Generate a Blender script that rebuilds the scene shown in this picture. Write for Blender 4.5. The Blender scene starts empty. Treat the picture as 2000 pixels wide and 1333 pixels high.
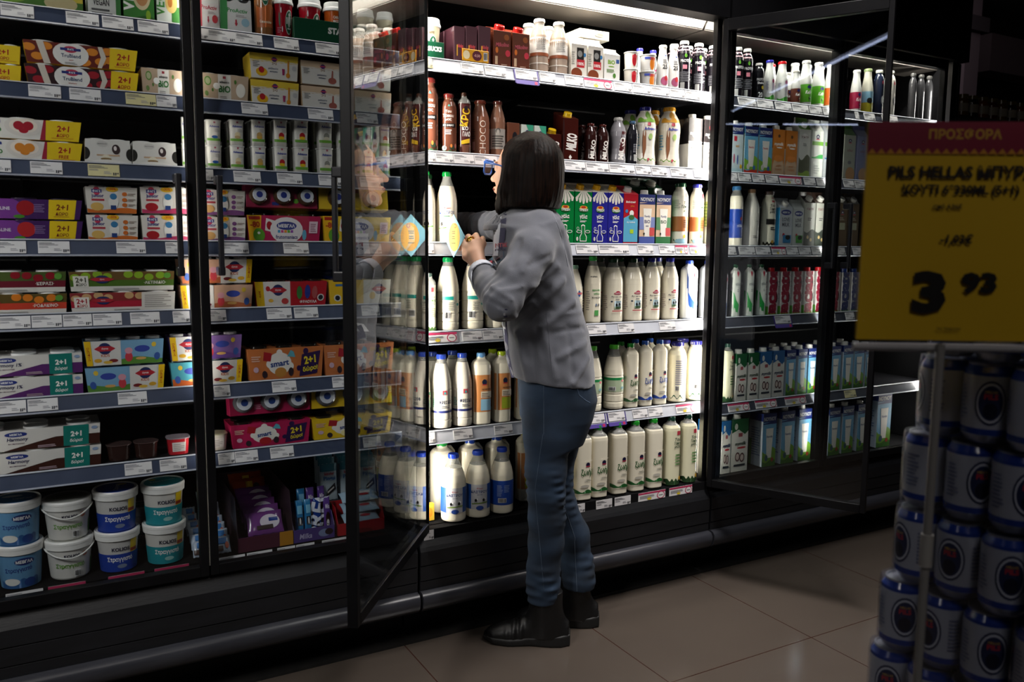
import bpy, bmesh, math, random
import numpy as np
from mathutils import Vector, Matrix
random.seed(7)
S = bpy.context.scene
COL = S.collection
# ---------------------------------------------------------------- camera
F_, YAW, PITCH, ROLL = 1633.6, 0.51358, 0.11807, -0.008889
CAM = np.array([0.0, 0.0, 1.29])
_f = np.array([math.sin(YAW)*math.cos(PITCH), math.cos(YAW)*math.cos(PITCH), -math.sin(PITCH)])
_r0 = np.array([math.cos(YAW), -math.sin(YAW), 0.0]); _d0 = np.cross(_f, _r0)
_r = _r0*math.cos(ROLL) + _d0*math.sin(ROLL); _d = -_r0*math.sin(ROLL) + _d0*math.cos(ROLL)
cam_d = bpy.data.cameras.new('camera'); cam = bpy.data.objects.new('camera', cam_d); COL.objects.link(cam)
cam_d.sensor_width = 36.0; cam_d.lens = F_*36.0/2000.0
cam.matrix_world = Matrix(((_r[0], -_d[0], -_f[0], CAM[0]), (_r[1], -_d[1], -_f[1], CAM[1]), (_r[2], -_d[2], -_f[2], CAM[2]), (0, 0, 0, 1)))
cam_d.clip_start = 0.05
cam_d.dof.use_dof = True; cam_d.dof.focus_distance = 2.75; cam_d.dof.aperture_fstop = 4.5
S.camera = cam
# ---------------------------------------------------------------- world, lights, exposure
S.view_settings.view_transform = 'Standard'; S.view_settings.look = 'None'
S.view_settings.gamma = 1.0; S.view_settings.use_curve_mapping = False
S.view_settings.exposure = 0.0
W_ = bpy.data.worlds.new('world'); S.world = W_; W_.use_nodes = True
W_.node_tree.nodes['Background'].inputs[0].default_value = (0.6, 0.55, 0.6, 1)
W_.node_tree.nodes['Background'].inputs[1].default_value = 0.006

def area(name, loc, rot, sx, sy, power, col=(1, 1, 1), spread=180):
    L = bpy.data.lights.new(name, 'AREA'); L.shape = 'RECTANGLE'; L.size = sx; L.size_y = sy
    L.energy = power; L.color = col; L.spread = math.radians(spread)
    o = bpy.data.objects.new(name, L); COL.objects.link(o); o.location = loc; o.rotation_euler = rot
    return o
WARM = (1.0, 0.94, 0.84)
# store ceiling lights behind and above the camera (aisle luminaires), then two added fill lamps
area('aisle_or_fill_light', (1.9, 1.45, 2.98), (math.radians(8), 0, 0), 0.30, 1.2, 26, (1.0, 0.95, 0.92), 95)
area('aisle_or_fill_light', (0.4, -0.9, 2.98), (0, 0, 0), 0.30, 1.2, 9, (1.0, 0.93, 0.88))
area('aisle_or_fill_light', (5.0, 3.2, 2.95), (0, math.radians(-50), 0), 0.30, 1.2, 3, (1.0, 0.88, 0.90))  # added fill, brightens the far column and soffit
lft = area('aisle_or_fill_light', (-1.3, 0.5, 2.93), (0, 0, 0), 0.30, 1.2, 17, (1.0, 0.96, 0.92), 72)  # added fill, aimed to brighten the fronts in the left case
lft.rotation_euler = (Vector((0.15, 2.4, 1.1))-Vector((-1.3, 0.5, 2.93))).to_track_quat('-Z', 'Y').to_euler()
# case lights: LED strip under each canopy and LED strips on the posts
XL0, XL1, XM1, XR1 = -1.05, 0.985, 2.190, 3.60
CASE_P = {'L': 3.6, 'M': 20.0, 'R': 10.0}
def case_lights(k, x0, x1, posts, pw):
    for (a, b) in ((x0, x1),):
        area('canopy_led', ((a+b)/2, 2.408, 2.135), (math.radians(14), 0, 0), (b-a)-0.06, 0.018, CASE_P[k]*(b-a)/1.2*(1.1 if k == 'R' else 0.6), WARM)
    for x, s, q in posts:
        area('post_led', (x, 2.372, 1.20 if k != 'L' else 1.30), (math.radians(90), 0, math.radians(s)), 0.02, 1.55 if k != 'L' else 1.36, CASE_P[k]*pw*q, WARM)

# ---------------------------------------------------------------- helpers
def at(x, y, Y):
    v = (x-1000)/F_*_r + (y-666.5)/F_*_d + _f
    t = (Y-CAM[1])/v[1]
    return CAM + t*v
def on_floor(x, y, z=0.0):
    v = (x-1000)/F_*_r + (y-666.5)/F_*_d + _f
    return CAM + (z-CAM[2])/v[2]*v
def proj(P):
    v = np.array(P, float)-CAM; z = v@_f
    return 1000+F_*(v@_r)/z, 666.5+F_*(v@_d)/z
def srgb(h):
    c = [int(h[i:i+2], 16)/255 for i in (0, 2, 4)]
    return tuple(x/12.92 if x <= 0.04045 else ((x+0.055)/1.055)**2.4 for x in c)
_M = {}
def mat(key, rough=0.45, metal=0.0, spec=0.5, coat=0.0):
    """key: hex colour, or the name of a special material"""
    k = (key, rough, metal, spec, coat)
    if k in _M: return _M[k]
    m = bpy.data.materials.new('paint_'+key); m.use_nodes = True
    b = m.node_tree.nodes['Principled BSDF']
    b.inputs['Base Color'].default_value = (*srgb(key), 1)
    b.inputs['Roughness'].default_value = rough; b.inputs['Metallic'].default_value = metal
    b.inputs['Specular IOR Level'].default_value = spec; b.inputs['Coat Weight'].default_value = coat
    _M[k] = m
    return m
def special(name, fn):
    if name not in _M:
        m = bpy.data.materials.new(name); m.use_nodes = True
        nt = m.node_tree; b = nt.nodes['Principled BSDF']; fn(m, nt, b); _M[name] = m
    return _M[name]
def nd(nt, t, **kw):
    n = nt.nodes.new(t)
    for k, v in kw.items():
        if k in ('operation', 'blend_type', 'data_type', 'wave_type', 'bands_direction'): setattr(n, k, v)
        else: n.inputs[k if not k.startswith('i') or not k[1:].isdigit() else int(k[1:])].default_value = v
    return n
def noisy(name, c1, c2, scale, rough=0.5, bump=0.0, metal=0.0, stretch=(1, 1, 1), bscale=None, spec=0.5, sheen=0.0):
    def fn(m, nt, b):
        tc = nd(nt, 'ShaderNodeTexCoord'); mp = nd(nt, 'ShaderNodeMapping'); mp.inputs['Scale'].default_value = stretch
        nt.links.new(tc.outputs['Object'], mp.inputs[0])
        n = nd(nt, 'ShaderNodeTexNoise', Scale=scale, Detail=5.0); nt.links.new(mp.outputs[0], n.inputs['Vector'])
        r = nd(nt, 'ShaderNodeValToRGB'); r.color_ramp.elements[0].position = 0.35; r.color_ramp.elements[1].position = 0.65
        r.color_ramp.elements[0].color = (*srgb(c1), 1); r.color_ramp.elements[1].color = (*srgb(c2), 1)
        nt.links.new(n.outputs[0], r.inputs[0]); nt.links.new(r.outputs[0], b.inputs['Base Color'])
        b.inputs['Roughness'].default_value = rough; b.inputs['Metallic'].default_value = metal
        b.inputs['Specular IOR Level'].default_value = spec; b.inputs['Sheen Weight'].default_value = sheen
        if bump:
            n2 = nd(nt, 'ShaderNodeTexNoise', Scale=bscale or scale*4, Detail=4.0); nt.links.new(mp.outputs[0], n2.inputs['Vector'])
            bp = nd(nt, 'ShaderNodeBump', Strength=bump, Distance=0.004); nt.links.new(n2.outputs[0], bp.inputs['Height'])
            nt.links.new(bp.outputs[0], b.inputs['Normal'])
    return special(name, fn)
def glass_mat(name, tint, r0=0.06, rough=0.0, pw=5.0):
    def fn(m, nt, b):
        nt.nodes.remove(b); out = nt.nodes['Material Output']
        tr = nd(nt, 'ShaderNodeBsdfTransparent'); tr.inputs[0].default_value = (*tint, 1)
        gl = nd(nt, 'ShaderNodeBsdfGlossy'); gl.inputs['Roughness'].default_value = rough
        lw = nd(nt, 'ShaderNodeLayerWeight', Blend=0.5)
        p = nd(nt, 'ShaderNodeMath', operation='POWER', i1=pw); nt.links.new(lw.outputs['Facing'], p.inputs[0])
        k = nd(nt, 'ShaderNodeMath', operation='MULTIPLY_ADD', i1=1-r0, i2=r0); nt.links.new(p.outputs[0], k.inputs[0])
        mx = nd(nt, 'ShaderNodeMixShader'); nt.links.new(k.outputs[0], mx.inputs[0]); nt.links.new(tr.outputs[0], mx.inputs[1]); nt.links.new(gl.outputs[0], mx.inputs[2])
        nt.links.new(mx.outputs[0], out.inputs[0])
    return special(name, fn)
def resolve(k):
    if isinstance(k, bpy.types.Material): return k
    if k.startswith('#'):   # glossy plastic
        return mat(k[1:], 0.18, 0, 0.5, 0.3)
    if k.startswith('~'):   # matte card
        return mat(k[1:], 0.6)
    if k.startswith('!'):   # foil / metallic
        return mat(k[1:], 0.3, 0.75)
    return mat(k, 0.38)

class MB:
    """collects faces with materials; build() links them as one mesh object"""
    def __init__(s): s.v = []; s.f = []; s.m = []; s.sm = []; s.mats = []
    def mi(s, k):
        if k not in s.mats: s.mats.append(k)
        return s.mats.index(k)
    def add(s, vs, fs, k, smooth=False):
        o = len(s.v); s.v += [tuple(map(float, p)) for p in vs]; i = s.mi(k)
        for f in fs: s.f.append(tuple(o+j for j in f)); s.m.append(i); s.sm.append(smooth)
    def box(s, x0, x1, y0, y1, z0, z1, k):
        vs = [(x, y, z) for z in (z0, z1) for y in (y0, y1) for x in (x0, x1)]
        s.add(vs, [(0, 2, 3, 1), (4, 5, 7, 6), (0, 1, 5, 4), (2, 6, 7, 3), (0, 4, 6, 2), (1, 3, 7, 5)], k)
    def bbox(s, x0, x1, y0, y1, z0, z1, k, b=0.002):
        """box with bevelled edges (octagonal in each section)"""
        bm = bmesh.new(); bmesh.ops.create_cube(bm, size=1)
        for v in bm.verts:
            v.co = ((x0+x1)/2+v.co.x*(x1-x0), (y0+y1)/2+v.co.y*(y1-y0), (z0+z1)/2+v.co.z*(z1-z0))
        bmesh.ops.bevel(bm, geom=bm.edges[:], offset=b, segments=2, affect='EDGES', profile=0.5)
        bm.verts.index_update(); s.add([v.co for v in bm.verts], [[v.index for v in f.verts] for f in bm.faces], k); bm.free()
    def prism(s, pts, ax, a, b, k, smooth=False):
        """extrude polygon pts along axis ax ('x','y','z') from a to b"""
        n = len(pts)
        def P(p, t): return {'x': (t, p[0], p[1]), 'y': (p[0], t, p[1]), 'z': (p[0], p[1], t)}[ax]
        vs = [P(p, a) for p in pts]+[P(p, b) for p in pts]
        s.add(vs, [tuple(range(n))[::-1], tuple(range(n, 2*n))], k)
        s.add(vs, [(i, (i+1) % n, n+(i+1) % n, n+i) for i in range(n)], k, smooth)
    def lathe(s, prof, k, n=24, c=(0, 0, 0), e=2.0, sx=1.0, sy=1.0, smooth=True):
        """prof: list of (r, z[, material]); material applies to the band that starts there"""
        vs = []
        for p in prof:
            for i in range(n):
                a = 2*math.pi*(i+0.5)/n; ca, sa = math.cos(a), math.sin(a)
                q = p[0]/((abs(ca)**e+abs(sa)**e)**(1/e))
                vs.append((c[0]+ca*q*sx, c[1]+sa*q*sy, c[2]+p[1]))
        kk = k
        for j in range(len(prof)-1):
            if len(prof[j]) > 2: kk = prof[j][2]
            o = j*n
            s.add(vs[o:o+2*n], [(i, (i+1) % n, n+(i+1) % n, n+i) for i in range(n)], kk, smooth)
        if prof[0][0] > 1e-5: s.add(vs[:n], [tuple(range(n))[::-1]], k)
        if prof[-1][0] > 1e-5: s.add(vs[-n:], [tuple(range(n))], kk)
    def tube(s, pts, r, k, n=8, closed=False):
        pts = [Vector(p) for p in pts]; rs = r if isinstance(r, (list, tuple)) else [r]*len(pts)
        vs = []; up = Vector((0, 0, 1)); N = len(pts)
        for i, p in enumerate(pts):
            t = (pts[(i+1) % N]-pts[i-1]) if closed else (pts[min(i+1, N-1)]-pts[max(i-1, 0)])
            t.normalize(); a = t.cross(up)
            if a.length < 0.05: a = t.cross(Vector((1, 0, 0)))
            a.normalize(); b = t.cross(a)
            for j in range(n):
                q = 2*math.pi*j/n; vs.append(p+a*math.cos(q)*rs[i]+b*math.sin(q)*rs[i])
        m = N if closed else N-1
        s.add(vs, [((i*n+j), (i*n+(j+1) % n), (((i+1) % N)*n+(j+1) % n), (((i+1) % N)*n+j)) for i in range(m) for j in range(n)], k, True)
        if not closed: s.add(vs, [tuple(range(n)), tuple(range((N-1)*n, N*n))[::-1]], k)
    def mesh(s, name):
        me = bpy.data.meshes.new(name); me.from_pydata(s.v, [], s.f)
        for k in s.mats: me.materials.append(resolve(k))
        me.polygons.foreach_set('material_index', s.m); me.polygons.foreach_set('use_smooth', s.sm); me.update()
        return me
    def build(s, name, parent=None, loc=(0, 0, 0), rot=(0, 0, 0)):
        return link(name, s.mesh(name), parent, loc, rot)
def link(name, me, parent=None, loc=(0, 0, 0), rot=(0, 0, 0)):
    o = bpy.data.objects.new(name, me); COL.objects.link(o); o.location = loc; o.rotation_euler = rot
    if parent: o.parent = parent
    return o
def tag(o, label, cat, group=None, kind=None):
    o['label'] = label; o['category'] = cat
    if group: o['group'] = group
    if kind: o['kind'] = kind
    return o
def empty(name, loc=(0, 0, 0), rz=0.0):
    o = bpy.data.objects.new(name, None); COL.objects.link(o); o.location = loc; o.rotation_euler = (0, 0, rz); o.empty_display_size = 0.05
    return o

# ------------------------------------------------------ flat printing (text and shapes) wrapped on surfaces
_TX = {}
def text2d(t, bold=0.0):
    if (t, bold) in _TX: return _TX[(t, bold)]
    c = bpy.data.curves.new('glyphs', 'FONT'); c.body = t; c.size = 1.0; c.resolution_u = 2; c.offset = bold; c.fill_mode = 'FRONT'
    o = bpy.data.objects.new('glyphs', c); COL.objects.link(o)
    dg = bpy.context.evaluated_depsgraph_get(); me = o.evaluated_get(dg).to_mesh()
    vs = [(v.co.x, v.co.y) for v in me.vertices]; fs = [tuple(p.vertices) for p in me.polygons]
    o.evaluated_get(dg).to_mesh_clear(); bpy.data.objects.remove(o); bpy.data.curves.remove(c)
    if vs:
        x0 = min(v[0] for v in vs); y0 = min(v[1] for v in vs); x1 = max(v[0] for v in vs); y1 = max(v[1] for v in vs)
        vs = [(a-x0, b-y0) for a, b in vs]; r = (vs, fs, x1-x0, y1-y0)
    else: r = ([], [], 1, 1)
    _TX[(t, bold)] = r
    return r
def decal_mesh(mb, decals, U, V, fn, curved=0.0, off0=0.0004, step=0.00012, vcuts=(), clip=True):
    """decals in unit coordinates (u -1..1 over half width U, v 0..1 over height V); fn(u, v, off) gives the point"""
    off = off0
    for d in decals:
        t, k = d[0], d[-1] if not isinstance(d[-1], dict) else d[-2]
        op = d[-1] if isinstance(d[-1], dict) else {}
        if t == 'r': vs = [(d[1], d[2]), (d[3], d[2]), (d[3], d[4]), (d[1], d[4])]; fs = [(0, 1, 2, 3)]
        elif t == 'e':
            n = op.get('n', 20); vs = [(d[1]+d[3]*math.cos(2*math.pi*i/n), d[2]+d[4]*math.sin(2*math.pi*i/n)) for i in range(n)]; fs = [tuple(range(n))]
        elif t == 'p': vs = list(d[1]); fs = [tuple(range(len(vs)))]
        elif t == 'm':   # wavy or hilly band: v0, base top, amplitude, cycles
            n = 24; vs = []; fs = []
            for i in range(n+1):
                u = -1.0+2*i/n; vs += [(u, d[1]), (u, d[2]+d[3]*math.sin(u*math.pi*d[4]+op.get('ph', 0)))]
            fs = [(2*i, 2*i+2, 2*i+3, 2*i+1) for i in range(n)]
        elif t == 'b':   # block of fine print: u0,v0,u1,v1,lines
            n = d[5]; h = (d[4]-d[2])/n; vs = []; fs = []; rr = random.Random(int(n*7+d[1]*100))
            for i in range(n):
                u1 = d[3]-(d[3]-d[1])*rr.random()*0.35; v = d[2]+i*h; o = len(vs)
                vs += [(d[1], v), (u1, v), (u1, v+h*0.5), (d[1], v+h*0.5)]; fs.append((o, o+1, o+2, o+3))
        elif t == 'bar':  # bar code
            vs = []; fs = []; u = d[1]; rr = random.Random(3)
            vs += [(d[1], d[2]), (d[3], d[2]), (d[3], d[4]), (d[1], d[4])]; fs.append((0, 1, 2, 3))
            decal_mesh(mb, [('r', d[1], d[2], d[3], d[4], 'F0F0F0')]+[('r', d[1]+(d[3]-d[1])*(0.06+i*0.1), d[2]+0.1*(d[4]-d[2]), d[1]+(d[3]-d[1])*(0.1+i*0.1+rr.random()*0.04), d[4]-0.08*(d[4]-d[2]), '181818') for i in range(9)], U, V, fn, curved, off, step)
            off += step*9; continue
        elif t == 't':
            tv, tf, tw, th = text2d(d[1], op.get('b', 0.02))
            sc = d[4]*V/max(th, 1e-3); w = tw*sc
            sx = (sc*min(1.0, op['w']*U/w) if 'w' in op else sc)*op.get('st', 1)
            ca, sa = math.cos(math.radians(op.get('rot', 0))), math.sin(math.radians(op.get('rot', 0))); sh = op.get('sh', 0)
            vs = []
            for a, b in tv:
                x = (a-tw/2)*sx+sh*(b-th/2)*sc; y = (b-th/2)*sc
                vs.append((d[2]+(x*ca-y*sa)/U, d[3]+(x*sa+y*ca)/V))
            fs = tf
        else: continue
        vs = [(a*U, b*V) for a, b in vs]
        over = clip and vs and (min(b for a, b in vs) < -1e-6 or max(b for a, b in vs) > V+1e-6 or (not curved and (min(a for a, b in vs) < -U-1e-6 or max(a for a, b in vs) > U+1e-6)))
        if curved or vcuts or over:
            bm = bmesh.new(); bv = [bm.verts.new((a, b, 0)) for a, b in vs]
            for f in fs:
                try: bm.faces.new([bv[i] for i in f])
                except ValueError: pass
            if curved and vs:
                a0 = min(v[0] for v in vs); a1 = max(v[0] for v in vs)
                q = math.ceil(a0/curved)*curved
                while q < a1:
                    bmesh.ops.bisect_plane(bm, geom=bm.verts[:]+bm.edges[:]+bm.faces[:], plane_co=(q, 0, 0), plane_no=(1, 0, 0)); q += curved
            if over:
                for co, no in (((0, 0.0003, 0), (0, -1, 0)), ((0, V, 0), (0, 1, 0)))+((((U, 0, 0), (1, 0, 0)), ((-U, 0, 0), (-1, 0, 0))) if not curved else ()):
                    bmesh.ops.bisect_plane(bm, geom=bm.verts[:]+bm.edges[:]+bm.faces[:], plane_co=co, plane_no=no, clear_outer=True)
            for z in vcuts: bmesh.ops.bisect_plane(bm, geom=bm.verts[:]+bm.edges[:]+bm.faces[:], plane_co=(0, z, 0), plane_no=(0, 1, 0))
            bm.verts.index_update(); vs = [(v.co.x, v.co.y) for v in bm.verts]; fs = [[v.index for v in f.verts] for f in bm.faces]; bm.free()
        mb.add([fn(a, b, off) for a, b in vs], fs, k, bool(curved)); off += step
# ---------------------------------------------------------------- product builders: each returns [(part name, mesh), ...]
def clear_fn(m, nt, b):
    out = nt.nodes['Material Output']; tr = nd(nt, 'ShaderNodeBsdfTransparent'); tr.inputs[0].default_value = (0.86, 0.88, 0.86, 1)
    b.inputs['Base Color'].default_value = (0.62, 0.62, 0.58, 1); b.inputs['Roughness'].default_value = 0.12; b.inputs['Coat Weight'].default_value = 0.5
    mx = nd(nt, 'ShaderNodeMixShader'); mx.inputs[0].default_value = 0.34; nt.links.new(tr.outputs[0], mx.inputs[1]); nt.links.new(b.outputs[0], mx.inputs[2]); nt.links.new(mx.outputs[0], out.inputs[0])
CLEAR = special('clear_plastic', clear_fn)
PROF = {
 'milk':  [(0.86, 0), (0.97, 0.012), (1, 0.035), (1, 0.52), (0.97, 0.60), (0.86, 0.70), (0.66, 0.80), (0.48, 0.87), (0.40, 0.905), (0.385, 0.94)],
 'slim':  [(0.86, 0), (0.97, 0.012), (1, 0.03), (1, 0.60), (0.96, 0.68), (0.80, 0.78), (0.60, 0.86), (0.46, 0.91), (0.42, 0.95)],
 'rib':   [(0.80, 0), (0.96, 0.01), (1, 0.04), (1, 0.10), (0.96, 0.115), (1, 0.13), (1, 0.22), (0.96, 0.235), (1, 0.25), (1, 0.50), (0.97, 0.52), (1, 0.54), (0.95, 0.62), (0.80, 0.74), (0.60, 0.85), (0.46, 0.91), (0.42, 0.95)],
 'square':[(0.92, 0), (1, 0.015), (1, 0.80), (0.97, 0.84), (0.80, 0.88), (0.50, 0.91), (0.44, 0.925), (0.42, 0.95)],
 'choc':  [(0.84, 0), (0.98, 0.015), (1, 0.04), (1, 0.62), (0.94, 0.70), (0.76, 0.80), (0.60, 0.87), (0.54, 0.90), (0.54, 0.95)],
 'wide':  [(0.88, 0), (1, 0.02), (1, 0.72), (0.96, 0.79), (0.80, 0.86), (0.62, 0.895), (0.58, 0.91), (0.58, 0.95)],
 'curvy': [(0.86, 0), (1, 0.03), (1, 0.12), (0.93, 0.22), (0.90, 0.34), (0.95, 0.48), (1, 0.60), (0.98, 0.70), (0.84, 0.80), (0.60, 0.88), (0.50, 0.91), (0.48, 0.95)],
 'kefir': [(0.88, 0), (1, 0.02), (1, 0.50), (0.95, 0.58), (0.78, 0.72), (0.64, 0.82), (0.60, 0.88), (0.58, 0.95)],
}
def pr(prof, z):
    for (r0, z0), (r1, z1) in zip(prof, prof[1:]):
        if z0 <= z <= z1: return r0+(r1-r0)*(z-z0)/max(z1-z0, 1e-6)
    return prof[-1][0]
def P_bottle(W, H, D, d):
    prof = PROF[d.get('prof', 'milk')]; e = d.get('e', 2.0); R = W/2; n = 28 if H > 0.15 else 18
    fill = d.get('fill', 1.0); body = d['body']
    k = dict(e=e); mb = MB(); pts = []
    q = [p for p in prof if p[1] < fill]+([(pr(prof, fill), fill)] if fill < 0.94 else [])+[p for p in prof if p[1] >= fill]
    for i, p in enumerate(q):
        pts.append((p[0]*R, p[1]*H, CLEAR) if p[1] >= fill-1e-6 and fill < 0.94 else (p[0]*R, p[1]*H))
    mb.lathe(pts, body, n, e=e)
    if fill < 0.94: mb.lathe([(0.0005, fill*H-0.001), (pr(prof, fill)*R*0.97, fill*H-0.001)], body, n, e=e)
    out = [('bottle_body', mb.mesh('bottle_body'))]
    c = MB(); cr = d.get('cr', prof[-1][0]*1.12)*R; cz0 = d.get('cz', 0.935)*H
    c.lathe([(cr*0.96, cz0), (cr, cz0+0.002), (cr, H-0.003), (cr*0.93, H), (0.0002, H)], d['cap'], 20)
    if d.get('knurl', True):
        for i in range(20):
            a = math.pi*2*i/20; c.box(cr*math.cos(a)-0.0006, cr*math.cos(a)+0.0006, cr*math.sin(a)-0.0006, cr*math.sin(a)+0.0006, cz0+0.002, H-0.004, d['cap'])
    out.append(('cap', c.mesh('cap')))
    if d.get('decals'):
        L = MB()
        def fn(u, v, off):
            rr = R*pr(prof, v/H)+off+0.0003
            if e <= 2.01: a = u/R; return (math.sin(a)*rr, -math.cos(a)*rr, v)
            x = max(-0.999, min(0.999, u/R)); y = (1-abs(x)**e)**(1/e); return (x*rr*1.0, -y*rr-off, v)
        decal_mesh(L, d['decals'], R, H, fn, curved=0.0075 if e <= 2.01 else 0.009, step=0.00022)
        out.append(('label', L.mesh('label')))
    return out
def P_jug(W, H, D, d):
    out = P_bottle(W, H, D, d); h = MB(); R = W/2
    s = d.get('hs', 1)
    h.tube([(s*R*0.30, 0, H*0.90), (s*R*0.75, 0, H*0.90), (s*R*1.05, 0, H*0.84), (s*R*1.12, 0, H*0.70), (s*R*1.05, 0, H*0.55), (s*R*0.9, 0, H*0.5)], 0.008, d['body'], 8)
    out.append(('handle', h.mesh('handle'))); return out
def boxface(W, D, H, side='front'):
    if side == 'front': return lambda u, v, off: (u, -D/2-off, v)
    if side == 'left': return lambda u, v, off: (-W/2-off, -u, v)
    if side == 'right': return lambda u, v, off: (W/2+off, u, v)
def P_carton(W, H, D, d):
    mb = MB(); top = d.get('top', 'flat'); hb = H*d.get('hb', 0.94); w, q = W/2, D/2
    if top == 'flat':
        mb.bbox(-w, w, -q, q, 0, hb, d['body'], 0.0015)
        if d.get('topc'): mb.box(-w+0.001, w-0.001, -q+0.001, q-0.001, hb-0.0005, hb+0.0006, d['topc'])
        cx, cy, cz = 0, -q*0.35, hb; tilt = 0
    elif top == 'slant':
        hs = H*0.84
        mb.prism([(-q, 0), (q, 0), (q, H*0.965), (q*0.75, H*0.965), (-q, hs)], 'x', -w, w, d['body'])
        mb.prism([(-q-0.0004, hs), (-q*0.0, hs+(H*0.965-hs)*0.55), (q*0.74, H*0.966+0.0006), (-q, hs+0.001)], 'x', -w+0.0005, w-0.0005, d.get('topc', d['body']))
        mb.box(-w*1.0, w*1.0, q*0.72, q*0.98, H*0.955, H*0.995, d.get('topc', d['body']))
        cx, cy, cz = 0, -q*0.25, hs+(H*0.965-hs)*0.42; tilt = -0.42
    elif top == 'gable':
        hs = H*0.80
        mb.prism([(-q, 0), (q, 0), (q, hs), (0.004, H*0.93), (0.004, H), (-0.004, H), (-0.004, H*0.93), (-q, hs)], 'x', -w, w, d['body'])
        if d.get('topc'): mb.prism([(-q-0.0005, hs), (-0.0045, H*0.93), (-0.0045, H*0.999), (-0.006, H*0.93)], 'x', -w, w, d['topc'])
        cx, cy, cz = 0, -q*0.55, hs+(H*0.93-hs)*0.42; tilt = -0.75
    out_cap = None
    if d.get('cap'):
        c = MB(); r = d.get('cr', 0.014); h = d.get('ch', 0.016)
        c.lathe([(r*1.12, 0), (r*1.12, 0.003), (r, 0.0035), (r, h-0.002), (r*0.9, h), (0.0002, h)], d['cap'], 16)
        R_ = Matrix.Rotation(-tilt, 3, 'X') if tilt else Matrix.Identity(3)
        if tilt: R_ = Matrix.Rotation(abs(tilt), 3, 'X')
        c.v = [tuple(R_ @ Vector(p)+Vector((cx, cy, cz))) for p in c.v]
        out_cap = c.mesh('cap')
    decal_mesh(mb, d.get('decals', []), w, hb if top == 'flat' else (H*0.84 if top == 'slant' else H*0.80), boxface(W, D, H))
    if d.get('side'):
        decal_mesh(mb, d['side'], q, hb if top == 'flat' else (H*0.84 if top == 'slant' else H*0.80), boxface(W, D, H, 'left'))
    out = [('carton_body', mb.mesh('carton_body'))]
    if out_cap: out.append(('cap', out_cap))
    return out
def P_pack(W, H, D, d):
    """cardboard sleeve round yoghurt cups: wider at the top, lids showing in the scalloped top edge"""
    n = d.get('n', 2); t = d.get('taper', 0.06); w, q = W/2, D/2; hb = H*0.93; c = d['body']; mb = MB()
    rc = min(w/n*0.72, q*0.46)
    def fx(z): return w*(1-t*(1-z/hb))
    def fy(z): return q*(1-t*0.5*(1-z/hb))
    # front and back walls with scallops, side walls, bottom
    for s in (-1, 1):
        top = [(w, hb)]
        for i in range(n-1, -1, -1):
            cx = -w+(i+0.5)*2*w/n
            if d.get('scallop', True):
                for a in range(0, 7):
                    an = math.pi*a/6; top.append((cx+rc*math.cos(an), hb-H*0.10*math.sin(an)))
        top.append((-w, hb))
        vs = [(p[0]*fx(p[1])/w, s*fy(p[1]), p[1]) for p in [(-w, 0), (w, 0)]+top]
        mb.add(vs, [tuple(range(len(vs))) if s < 0 else tuple(range(len(vs)))[::-1]], c)
    mb.add([(-fx(0), -fy(0), 0), (fx(0), -fy(0), 0), (fx(0), fy(0), 0), (-fx(0), fy(0), 0)], [(3, 2, 1, 0)], c)
    for s in (-1, 1):
        mb.add([(s*fx(0), -fy(0), 0), (s*fx(0), fy(0), 0), (s*w, q, hb), (s*w, -q, hb)], [(0, 1, 2, 3) if s > 0 else (3, 2, 1, 0)], c)
    mb.add([(-w, -q, hb-H*0.02), (w, -q, hb-H*0.02), (w, q, hb-H*0.02), (-w, q, hb-H*0.02)], [(0, 1, 2, 3)], d.get('top', c))
    decal_mesh(mb, d.get('decals', []), w, hb, lambda u, v, off: (u*fx(v)/w, -fy(v)-off, v), vcuts=())
    if d.get('side'): decal_mesh(mb, d['side'], q, hb, lambda u, v, off: (-fx(v)-off, -u, v))
    out = [('sleeve', mb.mesh('sleeve'))]
    for i in range(n):
        cx = -w+(i+0.5)*2*w/n
        for j in ((-1, 1) if D > 0.09 else (0,)):
            L = MB(); hh = H*1.0
            L.lathe([(rc*0.80, hb*0.62), (rc*0.96, hb*0.96), (rc*1.03, hb*0.965), (rc*1.03, hh*0.985), (rc*0.97, hh), (0.0002, hh-0.0008)], d.get('lid', 'E8E8E6'), 18, c=(cx, (-q+rc*1.06) if j < 0 else (q-rc*1.06) if j > 0 else 0, 0))
            out.append(('cup', L.mesh('cup')))
    return out
def P_dome(W, H, D, d):
    """sleeve of dessert cups lying on its back: clear domed lids face the aisle"""
    n = d.get('n', 3); w, q = W/2, D/2; mb = MB(); mb.bbox(-w, w, -q, q, 0, H, d['body'], 0.001)
    decal_mesh(mb, d.get('decals', []), w, H, boxface(W, D, H)); out = [('sleeve', mb.mesh('sleeve'))]
    for i in range(n):
        cx = -w+(i+0.5)*2*w/n; r = min(w/n*0.78, H*0.42); L = MB()
        L.lathe([(r, 0), (r*1.0, 0.006), (r*0.9, 0.012), (r*0.72, 0.016), (0.0002, 0.018)], d.get('fillc', '#2A1C14'), 18)
        L.lathe([(r*0.72, 0.0162), (r*0.70, 0.0185), (0.0002, 0.0188)], d.get('lid', 'D8DCE4'), 18)
        L.lathe([(r*0.34, 0.0187), (r*0.34, 0.0190), (0.0002, 0.0191)], d.get('lid2', '223C90'), 12)
        L.v = [(p[0]+cx, -q-p[2]-0.0003, p[1]+H*0.5) for p in L.v]
        out.append(('cup', L.mesh('cup')))
    return out
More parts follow.
